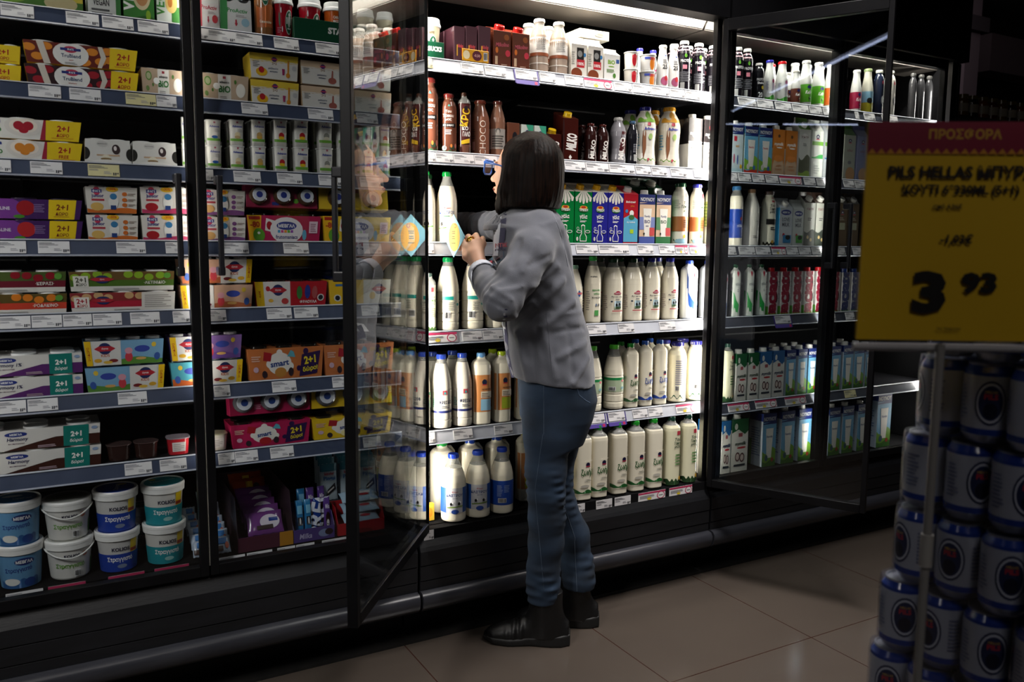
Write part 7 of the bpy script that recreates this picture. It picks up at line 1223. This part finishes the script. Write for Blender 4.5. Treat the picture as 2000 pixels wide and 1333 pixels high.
# -- head
HC = V3(*W(1024, 338, 2.28)); fh = il*math.cos(math.radians(31))+vw*math.sin(math.radians(31)); fh = fh*math.cos(0.14)+V3(0, 0, math.sin(0.14)); fh /= np.linalg.norm(fh)
lh = np.cross(V3(0, 0, 1), fh); lh /= np.linalg.norm(lh); uh = np.cross(fh, lh); AX = np.stack([fh, lh, uh])
def HP(f_, l_, u_): return HC+fh*f_+lh*l_+uh*u_
def f_head(P):
    d = ell(P, HP(-0.005, 0, 0.022), (0.092, 0.073, 0.090), AX)
    d = smin(d, ell(P, HP(0.030, 0, -0.045), (0.058, 0.052, 0.062), AX), 0.03)          # mid face and jaw
    d = smin(d, ell(P, HP(0.066, 0, -0.094), (0.022, 0.020, 0.018), AX), 0.022)          # chin
    d = smin(d, cap_(P, HP(0.083, 0, 0.006), HP(0.108, 0, -0.030), 0.007, 0.0105), 0.014)   # nose ridge
    for s in (-1, 1):
        d = smin(d, ell(P, HP(0.096, s*0.012, -0.033), (0.009, 0.007, 0.006), AX), 0.008)    # nostril wings
        d = smin(d, ell(P, HP(0.052, s*0.040, -0.024), (0.026, 0.018, 0.018), AX), 0.02)      # cheeks
        d = smax(d, -ell(P, HP(0.094, s*0.031, 0.004), (0.018, 0.018, 0.012), AX), 0.012)      # eye sockets
        d = smin(d, ell(P, HP(0.076, s*0.031, 0.003), (0.012, 0.013, 0.012), AX), 0.003)       # eyeballs under lids
        d = smin(d, cap_(P, HP(0.088, s*0.016, 0.020), HP(0.078, s*0.048, 0.020), 0.005, 0.004), 0.012)  # brow
        d = smin(d, ell(P, HP(-0.005, s*0.074, -0.012), (0.017, 0.007, 0.030), AX), 0.006)    # ears
    d = smin(d, ell(P, HP(0.090, 0, -0.056), (0.009, 0.021, 0.0055), AX), 0.006); d = smin(d, ell(P, HP(0.088, 0, -0.067), (0.009, 0.018, 0.0065), AX), 0.006)
    d = smax(d, -ell(P, HP(0.100, 0, -0.0612), (0.010, 0.022, 0.0016), AX), 0.003)
    nb = W(1026, 420, 2.27); d = smin(d, cap_(P, HP(-0.018, 0, -0.055), nb, 0.052, 0.058), 0.02)
    return np.maximum(d, nb[2]-0.02-P[..., 2])
body = sdf_obj('head', f_head, HC-V3(.13, .13, .21), HC+V3(.13, .14, .13), 0.0034, SKIN, wom); LOC(body)
m = MB()
for s in (-1, 1):
    m.tube([HP(0.098, s*0.014, 0.0215), HP(0.094, s*0.032, 0.0265), HP(0.082, s*0.050, 0.0225)], [0.0022, 0.0026, 0.001], mat('2A1A14', 0.8), 6)
LOC(m.build('eyebrow', wom))
m = MB(); m.tube([HP(0.0935, -0.020, -0.061), HP(0.0985, -0.008, -0.0585), HP(0.0990, 0, -0.0595), HP(0.0985, 0.008, -0.0585), HP(0.0935, 0.020, -0.061)], [0.001, 0.0032, 0.003, 0.0032, 0.001], mat('B0685E', 0.5), 6)
m.tube([HP(0.093, -0.017, -0.063), HP(0.0975, 0, -0.0665), HP(0.093, 0.017, -0.063)], [0.001, 0.004, 0.001], mat('B0685E', 0.5), 6); LOC(m.build('lips', wom))
def f_hair(P):
    q = (P-HC)@AX.T; u, v, z = q[..., 0], q[..., 1], q[..., 2]; zz = (P-HC)[..., 2]
    w = np.interp(zz, [-0.12, -0.09, -0.05, 0.0, 0.05, 0.09, 0.125], [0.096, 0.103, 0.104, 0.100, 0.090, 0.070, 0.02]); bk = np.interp(zz, [-0.12, -0.09, -0.05, 0.0, 0.05, 0.09, 0.125], [0.106, 0.116, 0.122, 0.122, 0.110, 0.088, 0.03]); fr = np.interp(zz, [-0.12, -0.05, 0.0, 0.04, 0.07, 0.10, 0.125], [0.072, 0.066, 0.064, 0.076, 0.084, 0.066, 0.02])
    uu = u+0.012; a = np.where(uu < 0, bk, fr)
    d = (((np.abs(uu)/a)**2.25+(np.abs(v)/w)**2.25)**(1/2.25)-1)*np.minimum(a, w)
    d = np.maximum(d, zz-0.127); d = np.maximum(d, -0.108-0.35*np.clip(u, 0, 0.08)-zz)
    Pc = P.copy(); Pc[..., 2] = np.maximum(P[..., 2], HC[2]+0.02); top = ell(Pc, HC+V3(0, 0, 0.022)-fh*0.018, (0.110, 0.098, 0.106), AX); d = smax(d, top, 0.012)
    for s_ in (1,): d = smin(d, chain(P, [(HP(0.006, s_*0.066, 0.045), 0.017), (HP(0.004, s_*0.076, -0.01), 0.019), (HP(0.012, s_*0.078, -0.06), 0.020), (HP(0.020, s_*0.073, -0.104), 0.017), (HP(0.022, s_*0.068, -0.136), 0.005)], 0.01), 0.016)
    face = np.maximum(np.maximum(np.where(v < 0, 0.012, 0.034)-u, np.where(v < 0, -v-0.13, v-0.058)), z-0.060)       # opening for the face
    d = smax(d, -face, 0.012)
    ang = np.arctan2(v, uu); return d-0.0011*np.sin(ang*23+zz*14)*np.sin(ang*9)-0.0007*np.sin(ang*57-zz*22)
LOC(sdf_obj('hair', f_hair, HC-V3(.16, .17, .17), HC+V3(.16, .17, .14), 0.004, HAIRM, wom, 1))
# -- glasses
GB = mat('2E5AA8', 0.25); g = empty('glasses_anchor'); bpy.data.objects.remove(g)
m = MB()
for s in (-1, 1):
    c = lambda a, b: HP(0.112-0.12*abs(a)*abs(a)*6, s*a, b)
    m.tube([c(0.012, 0.022), c(0.052, 0.024), c(0.058, 0.018), c(0.056, -0.012), c(0.048, -0.018), c(0.020, -0.018), c(0.012, -0.010)], 0.0030, GB, 8, closed=True)
    m.tube([HP(0.112-0.12*0.058*0.058*6, s*0.058, 0.017), HP(0.085, s*0.072, 0.016), HP(0.045, s*0.078, 0.013), HP(0.0, s*0.076, 0.006)], [0.0045, 0.0038, 0.0026, 0.0018], GB, 8)
m.tube([HP(0.113, -0.012, 0.014), HP(0.115, 0, 0.018), HP(0.113, 0.012, 0.014)], 0.0026, GB, 8)
gl_ = m.build('glasses', wom); LOC(gl_)
m = MB()
for s in (-1, 1):
    c = lambda a, b: HP(0.112-0.12*a*a*6, s*a, b); m.add([c(0.012, -0.010), c(0.020, -0.018), c(0.048, -0.018), c(0.056, -0.012), c(0.058, 0.018), c(0.052, 0.024), c(0.012, 0.022)], [tuple(range(7))], glass_mat('lens', (0.75, 0.72, 0.75), 0.06))
q = m.build('lens', gl_)
# -- left hand: palm, four fingers and thumb closing on the card
hw = wrL+ax_*0.012
pal = W(929, 500, 2.300); K = [W(912, 483, 2.335), W(922, 475, 2.328), W(934, 471, 2.322), W(944, 476, 2.315)]
PIP = [W(904, 472, 2.352), W(915, 463, 2.352), W(930, 460, 2.348), W(943, 466, 2.340)]
DIP = [W(904, 477, 2.366), W(905, 473, 2.372), W(916, 470, 2.372), W(930, 474, 2.364)]
TIP = [W(898, 487, 2.370), W(899, 482, 2.378), W(906, 480, 2.380), W(920, 482, 2.374)]
TH = [(W(924, 512, 2.300), 0.013), (W(910, 503, 2.315), 0.0105), (W(908, 492, 2.330), 0.0090), (W(906, 482, 2.338), 0.0075)]
def f_hand(P):
    d = chain(P, [(wrL-ax_*0.05, 0.026), (hw, 0.0245), (pal, 0.027)], 0.012)
    for k_ in K: d = smin(d, cap_(P, pal, k_, 0.016, 0.0105), 0.012)
    for i in range(4):
        r = (0.0088, 0.0090, 0.0086, 0.0076)[i]; f_ = chain(P, [(K[i], r+0.001), (PIP[i], r), (DIP[i], r-0.001), (TIP[i], r-0.002)], 0.003); d = smin(d, f_, 0.003)
    return smin(d, chain(P, TH, 0.004), 0.007)
LOC(sdf_obj('hand', f_hand, np.minimum(wrL, TIP[0])-V3(.09, .07, .07), np.maximum(wrL, K[3])+V3(.06, .08, .07), 0.0026, SKIN, wom, 1))
hRc = W(884, 434, 2.69)
def f_handR(P):
    ax2 = (wrR-elR)/np.linalg.norm(wrR-elR); d = chain(P, [(wrR-ax2*0.01, 0.026), (wrR+ax2*0.03, 0.025), (wrR+ax2*0.07, 0.028)], 0.01)
    for i in range(4): b0 = wrR+ax2*0.085+V3(0, 0, 1)*(0.024-0.016*i); d = smin(d, chain(P, [(b0, 0.0095), (b0+ax2*0.04, 0.0088), (b0+ax2*0.06-V3(0.012, 0, 0.008), 0.008), (b0+ax2*0.062-V3(0.03, 0, 0.012), 0.007)], 0.003), 0.003)
    return smin(d, chain(P, [(wrR+ax2*0.03, 0.014), (wrR+ax2*0.055+V3(-0.03, 0, 0.02), 0.011), (wrR+ax2*0.08+V3(-0.045, 0, 0.024), 0.009)], 0.004), 0.006)
LOC(sdf_obj('hand', f_handR, wrR-0.09, wrR+0.19, 0.0036, SKIN, wom, 1))
m = MB(); rc = (K[1]+PIP[1])/2; axr = (PIP[1]-K[1])/np.linalg.norm(PIP[1]-K[1]); a1 = np.cross(axr, V3(0, 0, 1)); a1 /= np.linalg.norm(a1); a2 = np.cross(axr, a1)
GOLD = mat('C8963A', 0.25, 1.0)
m.tube([rc+(a1*math.cos(t)+a2*math.sin(t))*0.0112 for t in np.linspace(0, 2*math.pi, 17)[:-1]], 0.0026, GOLD, 6, closed=True)
tc_ = rc-vw*0.0125; m.tube([tc_+axr*0.006*math.cos(t)+np.cross(axr, vw)*0.0055*math.sin(t) for t in np.linspace(0, 2*math.pi, 13)[:-1]], 0.0022, GOLD, 6, closed=True); LOC(m.build('ring', wom))
m = MB(); wb = wrL+ax_*0.020; b1 = np.cross(ax_, V3(0, 0, 1)); b1 /= np.linalg.norm(b1); b2 = np.cross(ax_, b1)
m.tube([wb+(b1*math.cos(t)+b2*math.sin(t))*0.0262 for t in np.linspace(0, 2*math.pi, 25)[:-1]], 0.0016, mat('8A3A40', 0.5), 6, closed=True); LOC(m.build('bracelet', wom))
# -- the card in her hand (a thing of its own)
cc = W(890, 461, 2.374); ce = V3(-0.10, 0.995, 0); ce /= np.linalg.norm(ce); cn = np.cross(ce, V3(0, 0, 1)); hd = 0.0655
if cn[0] > 0: cn = -cn
cc = cc+cn*0.007
m = MB(); C4 = [(0, hd), (-hd, 0.004), (0, -hd), (hd, -0.004)]
P4 = lambda a, b, h: tuple(cc+ce*(-a)+V3(0, 0, 1)*b+cn*h)
m.add([P4(a, b, 0.0006) for a, b in C4]+[P4(a, b, -0.0006) for a, b in C4], [(0, 1, 2, 3), (7, 6, 5, 4)]+[(i, 4+i, 4+(i+1) % 4, (i+1) % 4) for i in range(4)], '~7CB8CC')
for s in (1, -1):
    h0 = 0.0009 if s > 0 else -0.0009; e_ = lambda a, b, r1, r2, k, h: m.add([P4(a+r1*math.cos(t), b+r2*math.sin(t), h) for t in np.linspace(0, 2*math.pi, 25)[:-1]], [tuple(range(24))], k)
    e_(0.004*s, -0.004, 0.033, 0.044, '~E0A848', h0); e_(0.010*s, 0.030, 0.007, 0.007, '~C8502E', h0+0.0002*s); e_(0.010*s, 0.030, 0.0045, 0.0045, '~E0A848', h0+0.0004*s)
    for i, (w_, z_) in enumerate(((0.02, 0.012), (0.018, 0.006), (0.016, -0.004), (0.018, -0.010), (0.024, -0.024))): m.add([P4(-w_/2, z_, h0+0.0003*s), P4(w_/2, z_, h0+0.0003*s), P4(w_/2, z_+0.0028, h0+0.0003*s), P4(-w_/2, z_+0.0028, h0+0.0003*s)], [(0, 1, 2, 3)], '~5A4A30')
tag(m.build('paper_card'), 'light blue diamond card with yellow oval held in her left hand', 'card')
# ---------------------------------------------------------------- foreground: promotion sign and stack of canned beer
fwd = V3(_f[0], _f[1], 0); fwd /= np.linalg.norm(fwd); rgt = V3(fwd[1], -fwd[0], 0)
def fray(x, y, dep): v = (x-1000)/F_*_r+(y-666.5)/F_*_d+_f; return CAM+v*dep
SD = 1.10
tl, bl = fray(1694, 246, SD+0.012), fray(1677, 663, SD); cS = fray(1862, 455, SD-0.004)
sx = rgt*math.cos(0.05)-fwd*math.sin(0.05); sz = V3(0, 0, 1); Ws, Hs = 0.234, 0.284
sg = empty('promotion_sign', tuple(cS)); tag(sg, 'yellow promotion sign with red header on a clear pole before the cans', 'sign')
def SP(u, v, h=0): return tuple(sx*(u*Ws/2)+sz*((v-0.5)*Hs)-fwd*h)
m = MB(); q = [SP(-1, 0, 0.001), SP(1, 0, 0.001), SP(1, 1, 0.001), SP(-1, 1, 0.001), SP(-1, 0, -0.001), SP(1, 0, -0.001), SP(1, 1, -0.001), SP(-1, 1, -0.001)]
m.add(q, [(0, 1, 2, 3), (7, 6, 5, 4), (0, 4, 5, 1), (1, 5, 6, 2), (2, 6, 7, 3), (3, 7, 4, 0)], '~E6BC14')
D_ = [('r', -1, 0.855, 1, 1, '~8C1A36'), T('ΠΡΟΣΦΟΡΑ', 0.05, 0.945, 0.048, '~D8A83A', w=1.25, b=0.03)]+[('p', [(-1+i*0.1, 0.855), (-0.95+i*0.1, 0.88), (-0.9+i*0.1, 0.855)], '~D8962A') for i in range(20)]+\
    [T('PILS HELLAS ΜΠΥΡΑ', 0.03, 0.775, 0.058, '~1A1408', w=1.72, b=0.04), T('ΚΟΥΤΙ 6*330ML (5+1)', 0.03, 0.690, 0.058, '~1A1408', w=1.78, b=0.04), T('από 4,96€', -0.1, 0.618, 0.028, '~3A3010', w=0.6, b=0.03), T('-1,03€', 0.02, 0.468, 0.052, '~1A1408', w=0.66, b=0.04, sh=0.15), T('3', -0.24, 0.225, 0.20, '~0E0C06', b=0.05, st=1.35), T('93', 0.30, 0.27, 0.10, '~0E0C06', b=0.05, st=1.35), T('ΤΟ ΤΕΜΑΧΙΟ', 0.0, 0.055, 0.014, '~4A3C10', w=0.4)]
decal_mesh(m, D_, Ws/2, Hs, lambda u, v, off: SP(u/(Ws/2), v/Hs, 0.0012+off))
m.build('sign_card', sg)
CLP = glass_mat('clear_holder', (0.93, 0.93, 0.95), 0.08, 0.08)
m = MB()
for h in (0.006, -0.004): m.add([SP(-1.03, -0.02, h), SP(1.03, -0.02, h), SP(1.03, 1.01, h), SP(-1.03, 1.01, h)], [(0, 1, 2, 3)], CLP)
m.build('clear_pocket', sg)
m = MB(); m.tube([SP(-1.03, -0.035, 0.0), SP(1.03, -0.035, 0.0)], 0.0055, mat('A8A8AC', 0.25), 8); m.build('holder_rail', sg)
pb = V3(*fray(1836, 690, SD+0.008))-cS; pz = -cS[2]+0.0
m = MB(); m.tube([(pb[0], pb[1], pb[2]+0.012), (pb[0], pb[1], pz+0.012)], 0.0058, mat('8E8C8A', 0.3), 10); m.tube([(pb[0], pb[1], 0.90-cS[2]), (pb[0], pb[1], 0.855-cS[2])], 0.0085, mat('A8A6A2', 0.3), 10); m.build('pole', sg)
m = MB(); m.lathe([(0.085, 0), (0.085, 0.008), (0.02, 0.02), (0.0002, 0.022)], mat('2A2A2C', 0.4), 24, c=(pb[0], pb[1], pz)); m.build('base', sg)
# cans
def can_mesh():
    m = MB(); R = 0.033; m.lathe([(0.024, 0), (0.026, 0.002), (0.0315, 0.010), (R, 0.013, '#1E3A8A'), (R, 0.022, '#A8ACB8'), (R, 0.098, '#1E3A8A'), (R*0.98, 0.103), (0.0275, 0.112, '!B0B4C0'), (0.0275, 0.115), (0.0255, 0.115), (0.0250, 0.112), (0.0002, 0.112)], '!9AA0B0', 24)
    def fn(u, v, off): a = u/R; return (math.sin(a)*(R+off), -math.cos(a)*(R+off), v)
    for a0 in (0.0, 2.4):
        D_ = [('e', a0, 0.52, 0.62, 0.28, '28304E'), ('e', a0, 0.52, 0.55, 0.25, 'C0C4D0'), ('e', a0, 0.52, 0.48, 0.22, '222C50'), ('e', a0, 0.42, 0.28, 0.10, '10142A'), T('PILS', a0, 0.60, 0.07, 'B83040', b=0.04), T('HELLAS', a0, 0.66, 0.03, 'C8A050', w=0.5), ('b', a0+0.9, 0.3, a0+1.5, 0.75, 9, '6A708A')]
        decal_mesh(m, D_, R, 0.115, fn, curved=0.006)
    return m.mesh('can')
CANM = can_mesh()
WRAP = glass_mat('shrink_film', (0.92, 0.93, 0.96), 0.07, 0.18)
def film():
    m = MB(); a, b, h = 0.0675, 0.1015, 0.117; n = 14; rc_ = 0.03; vs = []
    for j, z in enumerate((0.0005, 0.02, 0.06, 0.1, h)):
        for i in range(4*n):
            s, t = divmod(i, n); t /= n; x, y = [(-a+2*a*t, -b), (a, -b+2*b*t), (a-2*a*t, b), (-a, b-2*b*t)][s]
            ix, iy = max(-a+rc_, min(a-rc_, x)), max(-b+rc_, min(b-rc_, y)); ex, ey = x-ix, y-iy; el = math.hypot(ex, ey)
            if el > rc_: x, y = ix+ex*rc_/el, iy+ey*rc_/el
            sc = 1-0.015*(1 if z in (0.0005, h) else 0); vs.append((x*sc, y*sc, z))
    N = 4*n; m.add(vs, [(j*N+i, j*N+(i+1) % N, (j+1)*N+(i+1) % N, (j+1)*N+i) for j in range(4) for i in range(N)], WRAP, True); m.add(vs[-N:], [tuple(range(N))], WRAP); return m.mesh('shrink_film')
FILM = film()
XF = 1.150; rr = random.Random(5); LV = 10; levels = []
POS = ['far', 'middle', 'near']
for lv in range(LV):
    z = 0.052+lv*0.1195; dy = 0.075*(1-lv/(LV-1))+rr.uniform(-0.012, 0.012)
    for j in range(3):
        rz = rr.uniform(-0.05, 0.05); X = XF+0.0685+rr.uniform(0, 0.008)-0.003*(LV-lv)*0.5; Y = 0.700+dy-j*0.212
        p = empty('beer_six_pack', (X, Y, z), rz)
        tag(p, 'white and blue shrink wrapped beer cans, %s pack of layer %s from floor' % (POS[j], ['one', 'two', 'three', 'four', 'five', 'six', 'seven', 'eight', 'nine', 'ten'][lv]), 'beer cans', 'six-packs of beer cans in the stack')
        for a in range(2):
            for b in range(3):
                link('can', CANM, p, ((a-0.5)*0.0672, (b-1)*0.0672, 0.0012), (0, 0, rr.uniform(0, 6.28)))
        link('shrink_film', FILM, p)
        if lv < LV-1 and j == 0: pass
m = MB(); m.bbox(XF-0.01, XF+0.16, 0.12, 0.90, 0, 0.05, noisy('pallet_board', '3A2A1C', '4A3624', 20, 0.8)); tag(m.build('pallet'), 'low brown board carrying the stack of beer cans', 'pallet')
# ---------------------------------------------------------------- far right background
m = MB(); m.box(5.78, 5.94, 3.76, 3.92, 0, 3.05, mat('6A5E64', 0.8)); o = m.build('trim_2'); o['kind'] = 'structure'
m = MB(); m.box(5.74, 5.98, 3.72, 3.96, 2.80, 2.90, mat('3A3438', 0.8)); o = m.build('trim_3'); o['kind'] = 'structure'
m = MB(); m.box(6.95, 9.3, 4.30, 4.5, 2.74, 3.04, mat('8E7E84', 0.8)); o = m.build('trim_4'); o['kind'] = 'structure'
rk = empty('wall_rack', (4.40, 2.95, 0)); tag(rk, 'dark tall rack of jars behind the yellow sign', 'shelving')
m = MB(); m.box(-0.45, 0.75, -0.3, 0.3, 0, 1.92, mat('121012', 0.6)); m.build('rack_body', rk)
m = MB(); m.box(-0.47, 0.77, -0.32, 0.32, 1.92, 1.94, mat('1C1818', 0.5)); m.build('shelf', rk)
for i in range(9):
    c = ['5A1A14', '6A4A12', '2A2018', '7A3A12'][i % 4]; m = MB(); m.lathe([(0.03, 0), (0.036, 0.01), (0.036, 0.08), (0.03, 0.095), (0.03, 0.098, '#6A5A20'), (0.032, 0.098), (0.032, 0.115), (0.0002, 0.116)], '#'+c, 16)
    decal_mesh(m, [('r', -1.2, 0.25, 1.2, 0.6, 'A8A090')], 0.036, 0.116, lambda u, v, off: (math.sin(u/0.036)*(0.036+off), -math.cos(u/0.036)*(0.036+off), v), curved=0.008)
    tag(m.build('jar', None, (4.06+i*0.085, 2.70, 1.9405)), 'dim preserve jar'+ordw(i, 9)+' on the dark rack', 'jar', 'jars on the dark rack')

# ceiling lamps further down the aisle (seen only as streaks in the open door's glass)
TUBE = special('tube_lamp', lambda m, nt, b: (b.inputs['Emission Color'].__setattr__('default_value', (0.62, 0.70, 1, 1)), b.inputs['Emission Strength'].__setattr__('default_value', 5.0)))
for (a, b, lab) in (((-5.9, 1.15), (-1.8, 0.46), 'long ceiling lamp running down the aisle to the left'), ((-7.05, 1.1), (-7.2, -0.8), 'far ceiling lamp running across the aisle')):
    L_ = math.hypot(b[0]-a[0], b[1]-a[1]); t_ = empty('ceiling_lamp', ((a[0]+b[0])/2, (a[1]+b[1])/2, 3.05), math.atan2(b[1]-a[1], b[0]-a[0])); tag(t_, lab, 'lamp')
    m = MB(); m.bbox(-L_/2, L_/2, -0.045, 0.045, -0.06, -0.001, mat('B8B8BC', 0.5)); m.build('housing', t_)
    m = MB(); m.tube([(-L_/2+0.02, 0, -0.075), (L_/2-0.02, 0, -0.075)], 0.010, TUBE, 10); m.build('tube', t_)
